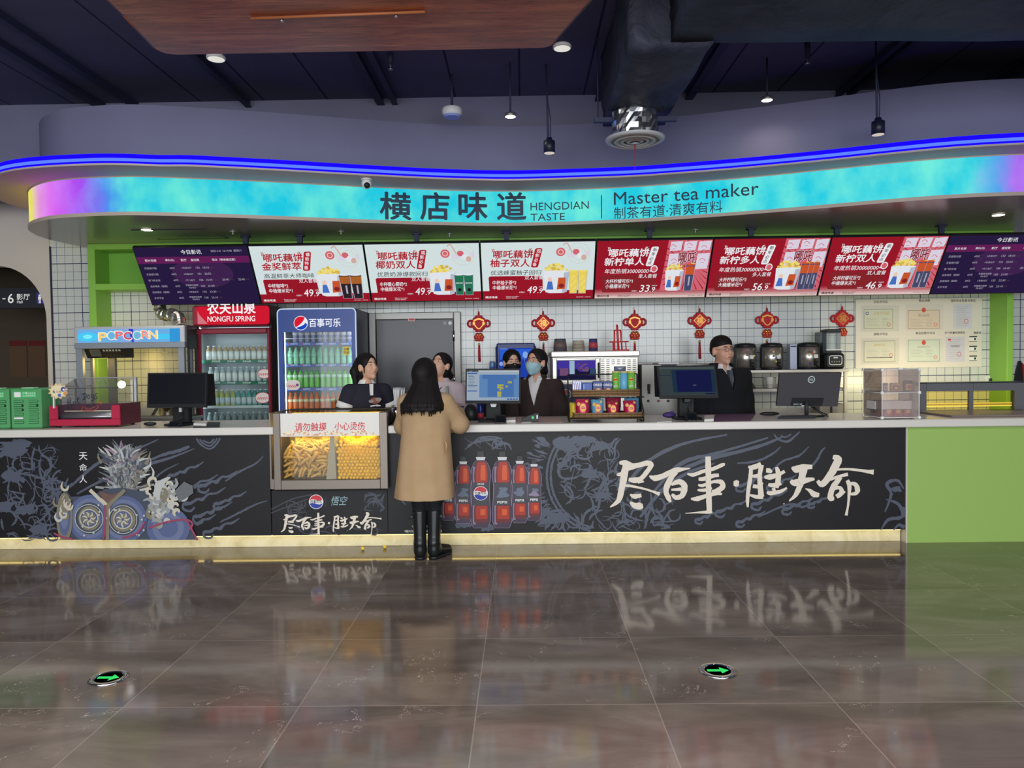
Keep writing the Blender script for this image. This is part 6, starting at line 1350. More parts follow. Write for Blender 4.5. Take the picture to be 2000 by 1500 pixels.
# steel worktop on the far side with food pans
a = rect(1440, 796, 1672, 815, 7.6); t = thing('prep_counter', 'low steel prep counter under the urn shelf', 'counter', ((a[0]+a[1])/2, 7.7, 0)); zp = a[2]; b = MB(); b.bx(a[0], a[1], 7.61, 7.93, 0.03, zp, M_WARMST, 0.004); b.build('cabinet', t); b = MB(); b.bx(a[0]+0.034, a[1]-0.045, 7.945, 7.968, zp, zp+0.07, M_WARMST); b.bx(a[0]+0.01, a[1]-0.01, 7.90, 7.94, zp-0.02, zp+0.001, M_WARMST); b.build('splashback', t)
for px, w_, lb, m in ((1492, 46, 'steel food pan in warm light below the lower shelf', M_WARMST), (1612, 20, 'clear plastic tub below the shelf behind the tilted monitor', glass('tub_plastic', (230, 230, 226), haze=0.3)), (1640, 26, 'frosted plastic box below the shelf end post', glass('tub_frosted', (226, 226, 222), haze=0.45))):
    c = at(px, 800, 7.64); h = 14*7.64/F if m is M_WARMST else 24*7.64/F; w2 = w_*7.64/F/2; t = thing('food_pan', lb, 'container', (c.x, 7.72, zp)); b = MB(); q = zp+0.0015
    b.bx(c.x-w2, c.x+w2, 7.65, 7.656, q, q+h, m); b.bx(c.x-w2, c.x+w2, 7.82, 7.826, q, q+h, m); b.bx(c.x-w2, c.x-w2+0.005, 7.656, 7.82, q, q+h, m); b.bx(c.x+w2-0.005, c.x+w2, 7.656, 7.82, q, q+h, m); b.bx(c.x-w2, c.x+w2, 7.65, 7.826, q, q+0.004, m); b.build('pan', t)
    b = MB(); b.bx(c.x-w2-0.004, c.x+w2+0.004, 7.642, 7.65, q+h-0.006, q+h+0.002, m); b.build('rim', t)
# socket and plug
c = at(1932, 741, 7.99); t = thing('wall_socket', 'white wall socket with a black plug beside the green post', 'socket', (c.x, 7.99, c.z)); b = MB(); b.bx(c.x-0.04, c.x+0.03, 7.985, 7.999, c.z-0.04, c.z+0.04, M_WHITE, 0.004); b.build('plate', t)
b = MB(); b.bx(c.x-0.01, c.x+0.03, 7.95, 7.984, c.z-0.022, c.z+0.012, M_BLACK, 0.006); b.tube([(c.x+0.025, 7.955, c.z-0.005), (c.x+0.045, 7.94, c.z-0.03), (c.x+0.04, 7.95, c.z-0.12), (c.x+0.042, 7.95, c.z-0.4)], 0.005, M_BLACK); b.build('plug', t)
# apron on the wall past the post
c = at(1992, 705, 7.97); t = thing('hanging_apron', 'black and red apron hanging on the tiles past the green post', 'apron', (c.x, 7.97, c.z)); b = MB(); b.prism([(c.x-0.01, c.z), (c.x+0.01, c.z), (c.x+0.03, c.z-0.27), (c.x-0.06, c.z-0.27), (c.x-0.035, c.z-0.1)], 'y', 7.96, 7.985, M_BLACK); b.build('black_panel', t); b = MB(); b.prism([(c.x+0.012, c.z-0.02), (c.x+0.09, c.z-0.1), (c.x+0.1, c.z-0.27), (c.x+0.032, c.z-0.27)], 'y', 7.95, 7.975, mat('apron_red', (140, 40, 44), 0.7)); b.build('red_panel', t)
# ================================================================== ON THE WORKTOPS
# power bank cabinets
M_PB, M_PBD = mat('power_bank_green', (84, 158, 100), 0.45), mat('power_bank_slot', (36, 70, 48), 0.6)
def powerbox(x0, x1, label, first):
    y0, y1 = 6.2, 6.5; zt_ = at(50, 759, y0).z; t = thing('power_bank_cabinet', label, 'rental cabinet', ((x0+x1)/2, 6.35, ZT), 'green power bank cabinets')
    b = MB(); b.bx(x0, x1, y0, y1, ZT+0.002, zt_, M_PB, 0.012); bd = b.build('case', t)
    w_ = x1-x0; h = zt_-ZT
    b = MB(); b.bx(x0+w_*0.3, x1-w_*0.3, y0+0.03, y0+0.1, zt_, zt_+0.008, mat('pale_green_light', (170, 226, 190), 0.4), 0.003); b.build('top_light', t)
    g = G(y0-0.001); g.rc(x0+w_*0.12, zt_-h*0.22, x1-w_*0.14, zt_-h*0.075, mat('card_green', (52, 190, 104), 0.4)); g.up(); g.rc(x0+w_*0.15, zt_-h*0.21, x0+w_*0.36, zt_-h*0.085, M_PW)
    g.text("小电", x0+w_*0.5, zt_-h*0.14, 0.02, M_PW, align='c', bold=0.02); g.text("充电宝", x0+w_*0.5, zt_-h*0.205, 0.015, M_PW, align='c'); g.text("共享充电", x0+w_*0.72, zt_-h*0.14, 0.016, M_PW, align='c'); g.text("随借随还", x0+w_*0.72, zt_-h*0.2, 0.016, M_PW, align='c'); g.build('info_card', bd)
    for r_i in range(6):
        for q in range(2):
            cx = x0+w_*(0.30+0.48*q)-0.005; cz = zt_-h*(0.315+0.105*r_i); hw = w_*0.16
            full = (r_i in (1, 2) and q == 0) or (r_i == 1 and q == 1); white = r_i == 4 and q == 0
            b = MB(); b.bx(cx-hw, cx+hw, y0-0.005, y0+0.002, cz-0.011, cz+0.011, M_PBD if not full else M_BLACK, 0.004); 
            sl = b.build('slot', t)
            b = MB(); b.bx(cx-hw+0.002, cx+hw*(0.7 if full else 0.98), y0-0.009, y0-0.004, cz-0.008, cz+0.008, M_PW if white else M_PB, 0.003); b.build('power_bank', sl)
xp0, xp1 = at(20, 800, 6.2).x, at(80, 800, 6.2).x; wpb = at(80, 800, 6.2).x-at(20, 800, 6.2).x
powerbox(xp0, xp1, 'green power bank cabinet standing against the hot dog warmer', True)
powerbox(xp0-wpb-0.012, xp0-0.012, 'green power bank cabinet cut by the photo edge', False)
# hot dog warmer
M_HR, M_HRD = mat('hot_dog_red', (176, 40, 70), 0.3), mat('hot_dog_maroon', (92, 28, 44), 0.35)
y0, y1 = 6.27, 6.62
x0, x1, zb, zs = rect(95, 792, 234, 838, y0); zb = max(zb, ZT+0.014); zr = at(150, 819, y0).z; zg = at(150, 739, y1).z; zf = at(150, 759, y0+0.06).z
t = thing('hot_dog_warmer', 'red hot dog warmer with a glass case on the worktop', 'food warmer', ((x0+x1)/2, 6.45, ZT))
b = MB(); b.bx(x0, x1, y0, y0+0.02, zb, zr, M_HR, 0.006); b.bx(x0, x0+0.075, y0, y0+0.02, zr-0.002, zs, M_HR, 0.006); b.bx(x1-0.075, x1, y0, y0+0.02, zr-0.002, zs, M_HR, 0.006); b.build('front_shell', t)
b = MB(); b.bx(x0, x0+0.012, y0+0.021, y1, zb, zs, M_HRD); b.bx(x1-0.012, x1, y0+0.021, y1, zb, zs+0.01, M_HRD); b.bx(x0+0.013, x1-0.013, y1-0.012, y1, zb, zs, M_HRD); b.bx(x0+0.013, x1-0.013, y0+0.021, y1-0.013, zb, zb+0.03, M_HRD); b.build('side_shell', t)
M_HG = glass('hot_dog_glass', (246, 246, 248), k=0.3, haze=0.03, hazecol=(190, 190, 210))
xa_, xb_ = x0+0.05, x1-0.035
b = MB(); b.bx(xa_, xb_, y0+0.055, y0+0.06, zr+0.002, zf, M_HG); b.build('front_glass', t)
b = MB(); b.prism([(y0+0.06, zf), (y0+0.064, zf), (y1-0.03, zg), (y1-0.034, zg)], 'x', xa_, xb_, M_HG); b.build('top_glass', t)
for s_, xx in ((0, xa_), (1, xb_-0.005)): b = MB(); b.prism([(y0+0.066, zs+0.002), (y1-0.04, zs+0.002), (y1-0.04, zg-0.004), (y0+0.066, zf-0.002)], 'x', xx, xx+0.005, M_HG); b.build('side_glass', t)
b = MB(); b.bx(xa_-0.01, xa_, y1-0.035, y1-0.015, zs, zg+0.004, M_STEEL); b.bx(xb_, xb_+0.02, y1-0.04, y1-0.012, zs+0.011, zg+0.006, M_STEEL); b.bx(xa_, xb_, y1-0.03, y1-0.02, zg, zg+0.008, M_STEEL); b.bx(xa_, xb_, y0+0.052, y0+0.06, zf+0.001, zf+0.006, M_DARK); b.build('glass_frame', t)
b = MB()
for k in range(5): b.cyl((x0+0.03, y0+0.09+0.055*k, zr+0.015+0.006*k), (x1-0.03, y0+0.09+0.055*k, zr+0.015+0.006*k), 0.0135, M_STEEL, n=14)
b.build('roller_bars', t)
b = MB(); b.bx(x0+0.09, x1-0.085, y0+0.075, y0+0.079, zr+0.062, zr+0.07, mat('cream_rail', (226, 214, 170), 0.4)); b.build('price_rail', t)
c = at(237.5, 751, y1-0.07); b = MB(); b.ball(c, 0.033, emat('white_lamp_glow', (255, 255, 250), 5.0), 16, 10); b.cyl((c.x, c.y, c.z+0.028), (c.x, c.y+0.02, zg-0.01), 0.012, M_STEEL); b.build('lamp', t)
g = G(y0+0.0545)
def hq(px, py): p = at(px, py, y0+0.055); return p.x, p.z
g.fix = False; M_MARK = mat('marker_ink', (30, 34, 50), 0.5)
def mark(P, wd=0.006): g.stroke([hq(131+x/5.9, 769+y/5.9) for x, y in P], wd, M_MARK, 5)
# "Hot Dogs" written by hand, letter by letter
mark([(10, 60), (12, 130), (8, 170)]); mark([(45, 40), (40, 100), (52, 150)]); mark([(4, 108), (45, 92)])
mark([(85, 85), (72, 105), (80, 128), (98, 118), (100, 95), (85, 85)]); mark([(125, 35), (122, 90), (132, 112), (145, 100)]); mark([(108, 68), (145, 55)])
mark([(190, 5), (200, 50), (180, 70)]); mark([(168, 12), (205, -5), (228, 25), (205, 62), (180, 72)]); mark([(248, 15), (236, 40), (250, 58), (266, 40), (248, 15)])
mark([(308, 10), (285, 15), (282, 40), (305, 45), (310, 15), (312, 60), (290, 85), (276, 72)]); mark([(355, -5), (325, 5), (335, 28), (350, 45), (330, 62), (315, 55)])
g.up(); RD = mat('marker_red', (190, 70, 60), 0.5); BR = mat('marker_brown', (120, 60, 60), 0.5)
def mk2(P, m, wd=0.005): g.stroke([hq(x, y) for x, y in P], wd, m, 5)
mk2([(162, 795), (160, 801), (170, 803), (185, 801), (192, 795), (189, 791)], RD); mk2([(165, 796), (175, 799), (187, 793)], BR, 0.012); mk2([(169, 793), (173, 791), (177, 795), (182, 790), (186, 793), (190, 789)], M_MARK, 0.007); mk2([(190, 790), (192, 785), (197, 785), (197, 791)], RD)
g.build('marker_drawing', t)
for xx, yy in ((x0+0.06, y0+0.04), (x1-0.06, y0+0.04), (x1-0.05, y1-0.05), (x0+0.06, y1-0.05), ((x0+x1)/2, y0+0.05)): b = MB(); b.cyl((xx, yy, ZT+0.001), (xx, yy, zb), 0.016, M_BLACK, n=12); b.build('foot', t)
c = at(114, 764, y0-0.02); t2 = thing('price_tag', 'cream starburst price tag reading 6 yuan on the hot dog warmer corner', 'price tag', (c.x, y0-0.02, c.z)); b = MB(); P = []
for k in range(24): a = 2*PI*k/24; r_ = (0.088 if k % 2 else 0.066); P.append((c.x+r_*math.cos(a), c.z+r_*0.8*math.sin(a)))
b.prism(P, 'y', y0-0.024, y0-0.018, mat('tag_board', (226, 200, 150), 0.6)); b.build('card', t2)
g = G(y0-0.0245); g.el(c.x, c.z, 0.062, 0.05, mat('tag_board_light', (234, 218, 180), 0.6)); g.up(); g.text("6", c.x-0.045, c.z-0.018, 0.032, M_MARK, bold=0.0); g.text("元/根", c.x-0.018, c.z-0.015, 0.02, M_MARK)
for dx, dz, rr_, m in ((0.045, 0.015, 0.02, M_PBLUE), (0.05, 0.012, 0.01, M_PW), (0.012, -0.035, 0.015, mat('tag_blue', (80, 110, 190), 0.5)), (0.062, -0.02, 0.016, mat('tag_orange', (214, 150, 90), 0.5))): g.up(); g.el(c.x+dx, c.z+dz, rr_, rr_, m, 16)
g.build('tag_print', t2)
b = MB(); b.bx(c.x-0.052, c.x-0.042, y0-0.0178, y0-0.0002, zs-0.02, c.z-0.02, M_WHITE); b.build('tag_stem', t2)

# monitors
M_MON, M_MONB = mat('monitor_black', (26, 27, 30), 0.5, 0, 0.2), mat('monitor_back', (70, 68, 72), 0.6, 0, 0.2)
def quad_panel(mb, Q4, th, m):
    """slab whose front corners are given (TL, TR, BR, BL)"""
    n = ((Q4[1]-Q4[0]).cross(Q4[3]-Q4[0])).normalized()
    if n.y < 0: n = -n
    vs = list(Q4)+[q+n*th for q in Q4]; mb.add(vs, [(0, 1, 2, 3), (7, 6, 5, 4), (0, 4, 5, 1), (1, 5, 6, 2), (2, 6, 7, 3), (3, 7, 4, 0)], m); return n
def monitor(name, label, TL, TR, BR, BL, Yb, Yt, postx, base, screen, baseY=None):
    q = [at(*TL, Yt), at(*TR, Yt), at(*BR, Yb), at(*BL, Yb)]
    u = ((q[1]-q[0])+(q[2]-q[3]))/2; mid = sum(q, Vector())/4; dn = ((q[3]-q[0])+(q[2]-q[1]))/2
    q = [mid-u/2-dn/2, mid+u/2-dn/2, mid+u/2+dn/2, mid-u/2+dn/2]
    px0, px1, pyt = postx; yb = baseY or (Yb+0.1); pc0 = at(px0, 810, yb); pc1 = at(px1, 810, yb)
    t = thing(name, label, 'monitor', ((pc0.x+pc1.x)/2, yb, ZT))
    b = MB(); n = quad_panel(b, q, 0.03, M_MON); cs = b.build('casing', t)
    if screen is not None:
        W_, H_ = u.length, dn.length; g = G(0.0, 0.0004); g.mic = 1e-6; screen(g, W_, H_)
        ux = u.normalized(); uz = (-dn).normalized(); uy = n
        Mx = Matrix((( ux.x, uy.x, uz.x, q[3].x), (ux.y, uy.y, uz.y, q[3].y), (ux.z, uy.z, uz.z, q[3].z), (0, 0, 0, 1)))
        g.build('screen', t, None, Mx)
    b = MB(); b.bx(pc0.x, pc1.x, yb-0.02, yb+0.05, ZT+0.02, mid.z-0.02, M_MON, 0.006); b.bx((pc0.x+pc1.x)/2-0.05, (pc0.x+pc1.x)/2+0.05, min(mid.y+0.024, yb), yb+0.01, mid.z-0.06, mid.z+0.06, M_MON, 0.004); b.build('stand', t)
    b = MB(); b.bx((pc0.x+pc1.x)/2-base, (pc0.x+pc1.x)/2+base, yb-0.13, yb+0.10, ZT+0.0015, ZT+0.02, M_MON, 0.006); b.build('base', t)
    return t, q, n
SB = [emat('ui_%d' % i, c, 1.0) for i, c in enumerate(((150, 166, 182), (72, 110, 168), (92, 130, 176), (176, 184, 190), (176, 172, 74), (50, 84, 150), (60, 66, 78)))]
SD = [emat('dark_ui_%d' % i, c, 1.0) for i, c in enumerate(((52, 62, 64), (22, 26, 66), (28, 48, 66), (70, 80, 78), (96, 96, 120)))]
def off_screen(g, W_, H_): g.rc(0.012, 0.03, W_-0.012, H_-0.012, mat('dark_glass_screen', (22, 24, 28), 0.18))
def seat_screen(g, W_, H_):
    U, V = lambda f: 0.012+f*(W_-0.024), lambda f: 0.025+f*(H_-0.04)
    g.rc(U(0), V(0), U(1), V(1), SB[0]); g.up(); g.rc(U(0), V(0.95), U(1), V(1), SB[3]); g.rc(U(0), V(0.95), U(0.22), V(1), SB[6]); g.rc(U(0.24), V(0.1), U(1), V(0.86), SB[2]); g.up(); g.rc(U(0.3), V(0.72), U(0.95), V(0.86), SB[1]); g.rc(U(0.40), V(0.12), U(0.90), V(0.78), SB[1]); g.rc(U(0.01), V(0.88), U(0.2), V(0.92), SB[5]); g.rc(U(0.01), V(0.48), U(0.2), V(0.5), SB[5]); g.rc(U(0.01), V(0.3), U(0.2), V(0.33), SB[5])
    for k in range(9): g.rc(U(0.03), V(0.84-0.05*k), U(0.12+0.02*(k % 3)), V(0.85-0.05*k), SB[6])
    g.up()
    for (a, e) in ((0, 0), (1, 0), (0, 1), (0, 1.6), (1, 1.6), (1, 3), (0, 4), (1, 4), (0, 5), (1, 5), (2, 5), (2, 3.6), (4, 4.4), (5, 6.4), (6, 6.4), (1, 1)): g.rc(U(0.585+0.04*a), V(0.125+0.07*e), U(0.62+0.04*a), V(0.185+0.07*e), SB[4])
    for k in range(4): g.rc(U(0.77+0.055*k), V(0.025), U(0.815+0.055*k), V(0.065), SB[5]); g.text("%d" % (k+1), U(0.3+0.06*k), V(0.03), 0.008, SB[6])
def blue_screen(g, W_, H_):
    U, V = lambda f: 0.012+f*(W_-0.024), lambda f: 0.025+f*(H_-0.04)
    g.rc(U(0), V(0), U(1), V(1), SD[0]); g.up(); g.rc(U(0), V(0.93), U(1), V(1), SD[3]); g.rc(U(0.22), V(0.1), U(1), V(0.9), SD[2]); g.up(); g.rc(U(0.30), V(0.12), U(0.93), V(0.88), SD[1]); g.rc(U(0), V(0.7), U(0.2), V(0.72), SD[1]); g.rc(U(0.8), V(0.03), U(0.98), V(0.07), SD[1])
    for k in range(8): g.rc(U(0.02), V(0.86-0.06*k), U(0.17), V(0.865-0.06*k), SD[3])
    g.up(); g.text("观影", U(0.62), V(0.32), 0.014, SD[4], align='c')
t, q, n = monitor('monitor', 'switched off black monitor between the hot dog warmer and the red fridge', (289, 728), (403, 728), (403, 795), (286.5, 796.5), 6.30, 6.36, (339, 371, 800), 0.10, off_screen, 6.42)
b = MB(); p = [at(404, 730, 6.44), at(418, 730, 6.50), at(422, 792, 6.50), at(403, 793, 6.44)]; quad_panel(b, p, 0.03, M_MON); b.build('second_display', t)
b = MB(); c = at(355, 797, 6.39); b.bx(c.x-0.014, c.x+0.014, 6.36, 6.398, c.z-0.035, c.z+0.01, M_STEEL, 0.003); b.tube([(c.x, 6.38, c.z-0.03), (c.x+0.01, 6.37, c.z-0.08), (c.x-0.02, 6.36, ZT+0.03)], 0.004, M_BLACK); b.build('tilt_joint', t)
t, q, n = monitor('monitor', 'cash desk monitor showing a blue seat plan with yellow seats', (909, 720), (1017, 720), (1016, 788), (909, 788), 6.30, 6.33, (949, 979, 800), 0.13, seat_screen, 6.42)
b = MB(); c = at(964, 790, 6.38); b.prism([(c.x-0.028, c.z+0.006), (c.x+0.028, c.z+0.006), (c.x+0.018, c.z-0.02), (c.x-0.018, c.z-0.02)], 'y', 6.36, 6.39, M_WHITE); b.build('tilt_joint', t)
t, q, n = monitor('monitor', 'cash desk monitor with a dark blue screen in front of the man in black', (1283, 714), (1397, 713), (1403, 777), (1290, 778), 6.28, 6.34, (1325, 1355, 795), 0.11, blue_screen, 6.42)
b = MB(); p = [at(1277, 714, 6.45), at(1290, 714, 6.40), at(1292, 776, 6.38), at(1279, 775, 6.44)]; quad_panel(b, p, 0.025, M_MON); p = [at(1292, 712, 6.41), at(1320, 712, 6.43), at(1320, 720, 6.43), at(1292, 720, 6.41)]; b.bx(p[0].x, p[1].x, 6.40, 6.43, p[2].z, p[0].z+0.003, M_DARK); b.build('second_display', t)
b = MB(); c = at(1341, 782, 6.39); b.bx(c.x-0.03, c.x+0.03, 6.36, 6.40, c.z-0.02, c.z+0.02, M_BLACK, 0.006); b.tube([(c.x+0.02, 6.37, c.z), (c.x+0.05, 6.36, c.z-0.02), (c.x+0.01, 6.37, c.z-0.06), (c.x+0.02, 6.38, ZT+0.04)], 0.004, M_BLACK); b.build('tilt_joint', t)
# the monitor seen from behind
q = [at(1523, 730, 6.44), at(1644, 728, 6.44), at(1636, 794, 6.50), at(1517, 793, 6.50)]
c = at(1583, 815, 6.40); t = thing('monitor', 'tilted grey monitor seen from behind with a round ring badge', 'monitor', (c.x, 6.45, ZT))
b = MB(); quad_panel(b, q, 0.03, M_MONB); b.build('casing', t)
def bil(u, v, o=0.0):
    p = q[0].lerp(q[1], u).lerp(q[3].lerp(q[2], u), v); return Vector((p.x, p.y-o, p.z))
b = MB(); pq = [bil(0.24, 0.74, 0.002), bil(0.76, 0.74, 0.002), bil(0.74, 0.985, 0.002), bil(0.22, 0.985, 0.002)]; quad_panel(b, pq, 0.003, M_BLACK); b.build('port_recess', t)
b = MB(); c0, c1 = bil(0.47, 0.86, 0.012), bil(0.47, 1.2, 0.012); b.cyl((c0.x, c0.y-0.005, c0.z), (c0.x, c0.y-0.005, ZT+0.014), 0.017, M_DARK, n=12); b.build('stand', t)
b = MB(); b.bx(c0.x-0.15, c0.x+0.15, 6.45, 6.54, ZT+0.0015, ZT+0.013, M_MON, 0.005); b.build('base', t)
b = MB(); cc = bil(0.52, 0.19, 0.003); g = G(0); g.ring(0, 0, 0.024, 0.031, M_LBM); g.text("DELL", 0, -0.008, 0.016, M_LBM, w=0.036, bold=0.03, align='c'); dn = (q[3]-q[0]).normalized(); g.build('ring_badge', t, None, Matrix.Translation(cc) @ Matrix.Rotation(math.atan2(dn.y, -dn.z), 4, 'X'))
b = MB(); a = bil(0.30, 0.955, 0.006); e = bil(0.44, 0.975, 0.006); g = G(0); g.text("HDMI  DP", 0, 0, 0.012, M_LBM); g.rc(0.07, -0.012, 0.125, -0.004, M_PW); g.build('port_label', t, None, Matrix.Translation(bil(0.27, 0.96, 0.005)))
b = MB(); b.tube([(c0.x+0.03, 6.46, q[2].z+0.01), (c0.x+0.06, 6.42, ZT+0.06), (c0.x+0.12, 6.40, ZT+0.018), (c0.x+0.17, 6.44, ZT+0.008)], 0.005, M_BLACK); b.tube([(c0.x+0.05, 6.46, q[2].z+0.005), (c0.x+0.1, 6.44, ZT+0.05), (c0.x+0.16, 6.43, ZT+0.02)], 0.005, M_BLACK); b.build('cable', t)

def slab(name, label, cat, corners, h, m, part='body', z=ZT+0.0012, group=None):
    P = [atz(x, y, z) for x, y in corners]; c = sum(P, Vector())/len(P); t = thing(name, label, cat, (c.x, c.y, z), group)
    for p in P: p.y = max(p.y, YT0+0.01)
    b = MB(); b.prism([(p.x, p.y) for p in P], 'z', z, z+h, m); b.build(part, t); return t, P
M_PAPER = mat('paper_white', (220, 218, 212), 0.6)
def mouse(px, py, Y, label, sx=0.055):
    p = at(px, py, Y); t = thing('computer_mouse', label, 'mouse', (p.x, Y, ZT)); b = MB(); b.ball((p.x, Y, ZT+0.0012+0.018), (sx, 0.035, 0.018), M_BLACK, 16, 8); b.build('shell', t); b = MB(); b.bx(p.x-0.01, p.x+0.01, Y-0.034, Y-0.028, ZT+0.02, ZT+0.026, M_DARK); b.build('wheel', t); return t
mouse(293, 831, 6.34, 'black mouse between the hot dog warmer and the switched off monitor')
mouse(1503, 811, 6.66, 'dark mouse beside the keyboard of the monitor seen from behind', 0.09)
def terminal(px0, px1, py0, py1, Y, label):
    a = rect(px0, py0, px1, py1, Y); t = thing('card_terminal', label, 'card reader', ((a[0]+a[1])/2, Y, ZT)); h = a[3]-ZT
    b = MB(); b.prism([(Y-0.02, ZT+0.0012), (Y+0.09, ZT+0.0012), (Y+0.055, ZT+h), (Y+0.03, ZT+h)], 'x', a[0], a[1], M_BLACK); b.build('body', t)
    tl = math.atan2(0.05, h); g = G(0, 0.0005); g.rc(0.008, h*0.22, a[1]-a[0]-0.008, h*1.0, mat('reader_screen', (20, 24, 28), 0.12)); g.up()
    for k in range(4): g.rc(0.012+0.035*k, h*0.06, 0.03+0.035*k, h*0.14, M_STEELD)
    g.rc(0.002, 0.0, a[1]-a[0]-0.002, 0.006, M_STEELD); g.build('screen', t, None, Matrix.Translation((a[0], Y-0.021, ZT+0.002)) @ Matrix.Rotation(-tl, 4, 'X')); return t
terminal(329, 349, 823, 837, 6.17, 'small black card reader in front of the switched off monitor')
terminal(967, 988, 811, 827, 6.17, 'small black card reader below the seat plan monitor')
terminal(1341, 1362, 806, 822, 6.17, 'small black card reader below the dark blue monitor')
slab('tray', 'black tray holding folded papers beside the switched off monitor', 'tray', ((366, 838), (386, 826), (430, 826), (424, 836)), 0.008, M_BLACK, 'plate')
slab('note_block', 'block of folded papers on the black tray beside the switched off monitor', 'papers', ((378, 831), (382, 827), (406, 827), (403, 832)), 0.02, M_PAPER, 'sheets', ZT+0.0096)
slab('note_block', 'small stack of papers beside the card reader below the seat plan monitor', 'papers', ((989, 826), (989, 821), (1007, 820), (1007, 825)), 0.022, M_PAPER, 'sheets')
slab('paper_sheet', 'white slip of paper in front of the black barcode scanner', 'paper', ((1018, 827), (1020, 824), (1038, 823.5), (1037, 826.5)), 0.003, M_PAPER, 'sheet', ZT+0.003)
slab('counter_mat', 'pinkish counter mat under the barcode scanner', 'mat', ((1008, 827), (1012, 814), (1094, 814), (1100, 826)), 0.0015, mat('mat_pink', (188, 164, 160), 0.5), 'sheet', ZT+0.0008)
slab('counter_mat', 'mauve counter mat between the dark blue monitor and the mouse', 'mat', ((1393, 824), (1398, 809), (1476, 808.5), (1466, 822)), 0.0015, mat('mat_mauve', (112, 84, 112), 0.5), 'sheet', ZT+0.0008)
slab('note_block', 'stack of papers beside the dark blue monitor', 'papers', ((1376, 824), (1376, 816), (1394, 815), (1394, 823)), 0.022, M_PAPER, 'sheets')
slab('paper_sheet', 'white paper slip between the snack rack and the dark blue monitor', 'paper', ((1283, 825), (1285, 817), (1312, 817), (1312, 824)), 0.004, M_PAPER, 'sheet')
t, P = slab('keyboard', 'black keyboard in front of the monitor seen from behind', 'keyboard', ((1519, 818), (1524, 815), (1597, 814), (1592, 817)), 0.014, M_BLACK, 'frame', ZT+0.0012)
b = MB(); 
for r_i in range(4):
    for q_i in range(12):
        u, v = (q_i+0.5)/12*0.9+0.05, (r_i+0.5)/4*0.8+0.1; p = P[1].lerp(P[2], u).lerp(P[0].lerp(P[3], u), v); b.bx(p.x-0.009, p.x+0.009, p.y-0.007, p.y+0.007, ZT+0.0152, ZT+0.019, M_DARK)
b.build('keys', t); [tag(o_, None, None, None, 'stuff') for o_ in t.children if o_.name.startswith('keys')]
a = at(1307, 811, 6.55); t = thing('purple_pouch', 'small purple pouch on the worktop beside the dark blue monitor', 'pouch', (a.x, 6.55, ZT)); b = MB(); b.ball((a.x, 6.55, ZT+0.027), (0.06, 0.05, 0.026), mat('pouch_purple', (70, 52, 112), 0.6), 14, 8); b.build('bag', t); b = MB(); b.ball((a.x+0.02, 6.54, ZT+0.055), (0.02, 0.014, 0.008), mat('pouch_knot', (90, 70, 130), 0.6), 10, 6); b.build('knot', t)
# barcode scanner
c = at(1036, 820, 6.28); t = thing('barcode_scanner', 'black barcode scanner with a green light lying on the pinkish mat', 'scanner', (c.x, 6.3, ZT)); b = MB()
b.prism([(c.x-0.08, ZT+0.004), (c.x+0.07, ZT+0.004), (c.x+0.072, ZT+0.07), (c.x+0.05, ZT+0.075), (c.x-0.02, ZT+0.052), (c.x-0.075, ZT+0.03)], 'y', 6.27, 6.34, M_BLACK); b.build('body', t)
b = MB(); p = at(1040.5, 815.5, 6.27); b.cyl((p.x, 6.27, p.z), (p.x, 6.265, p.z), 0.012, emat('scanner_green', (90, 210, 130), 1.0), n=14); b.build('indicator', t)
b = MB(); p = at(1049, 814, 6.27); b.bx(p.x-0.004, p.x+0.004, 6.264, 6.27, p.z-0.016, p.z+0.014, M_STEEL); b.build('trigger', t)
# cans by the monitor
def colacan(px, Y, lb, h, body, band): p = at(px, 822, Y); return can('drink_can', lb, p.x, Y, ZT+0.001, h, 0.031, body, None, band)
colacan(939, 6.62, 'blue drink can with a red and white foot behind the seat plan monitor', 0.15, mat('can_navy', (30, 48, 120), 0.3, 0.2), mat('can_redband', (190, 60, 70), 0.35))
colacan(926, 6.74, 'white topped drink can behind the seat plan monitor', 0.15, mat('can_white', (190, 206, 220), 0.35, 0.2), mat('can_teal', (60, 120, 170), 0.35))
a = at(906, 826, 6.5); t = thing('desk_speaker', 'black cone shaped speaker between the customer and the seat plan monitor', 'speaker', (a.x+0.06, 6.5, ZT)); b = MB(); b.lathe([(0.062, 0), (0.062, 0.06), (0.05, 0.11), (0.03, 0.14), (0, 0.145)], (a.x+0.06, 6.53, ZT+0.001), M_BLACK, 20); b.build('body', t); b = MB(); b.lathe([(0.065, 0.0), (0.065, 0.008)], (a.x+0.06, 6.53, ZT+0.001), M_DARK, 20); b.build('foot_ring', t)
# straw tin
p = at(777, 829, 6.22); cx, cy = p.x, 6.24; t = thing('straw_tin', 'tall steel tin of wrapped straws beside the customer', 'tin', (cx, cy, ZT)); h = at(777, 792, cy).z-ZT; r_ = 12.3*cy/F
b = MB(); b.lathe([(r_, 0), (r_, h), (r_*0.94, h), (r_*0.94, 0.006), (0, 0.006)], (cx, cy, ZT+0.001), M_CHROME, 28); b.build('body', t); b = MB(); b.lathe([(r_+0.001, h-0.012), (r_+0.002, h-0.006), (r_+0.001, h)], (cx, cy, ZT+0.001), M_STEEL, 28); b.build('rim', t)
rn = random.Random(9); M_STRW = mat('straw_wrapper', (226, 226, 226), 0.5); M_STRG = mat('straw_wrapper_shade', (196, 198, 202), 0.5)
b = MB(); L = at(777, 757, cy).z-ZT-0.012
b.bx(-0.006, 0.006, -0.002, 0.002, 0, L-0.015, M_STRW); b.cyl((0, 0, 0.0), (0, 0, L), 0.0042, M_STRG, n=8); sp = tag(b.build('drinking_straw'), 'white paper wrapped straw standing in the steel tin', 'straw', 'wrapped straws in the tin')
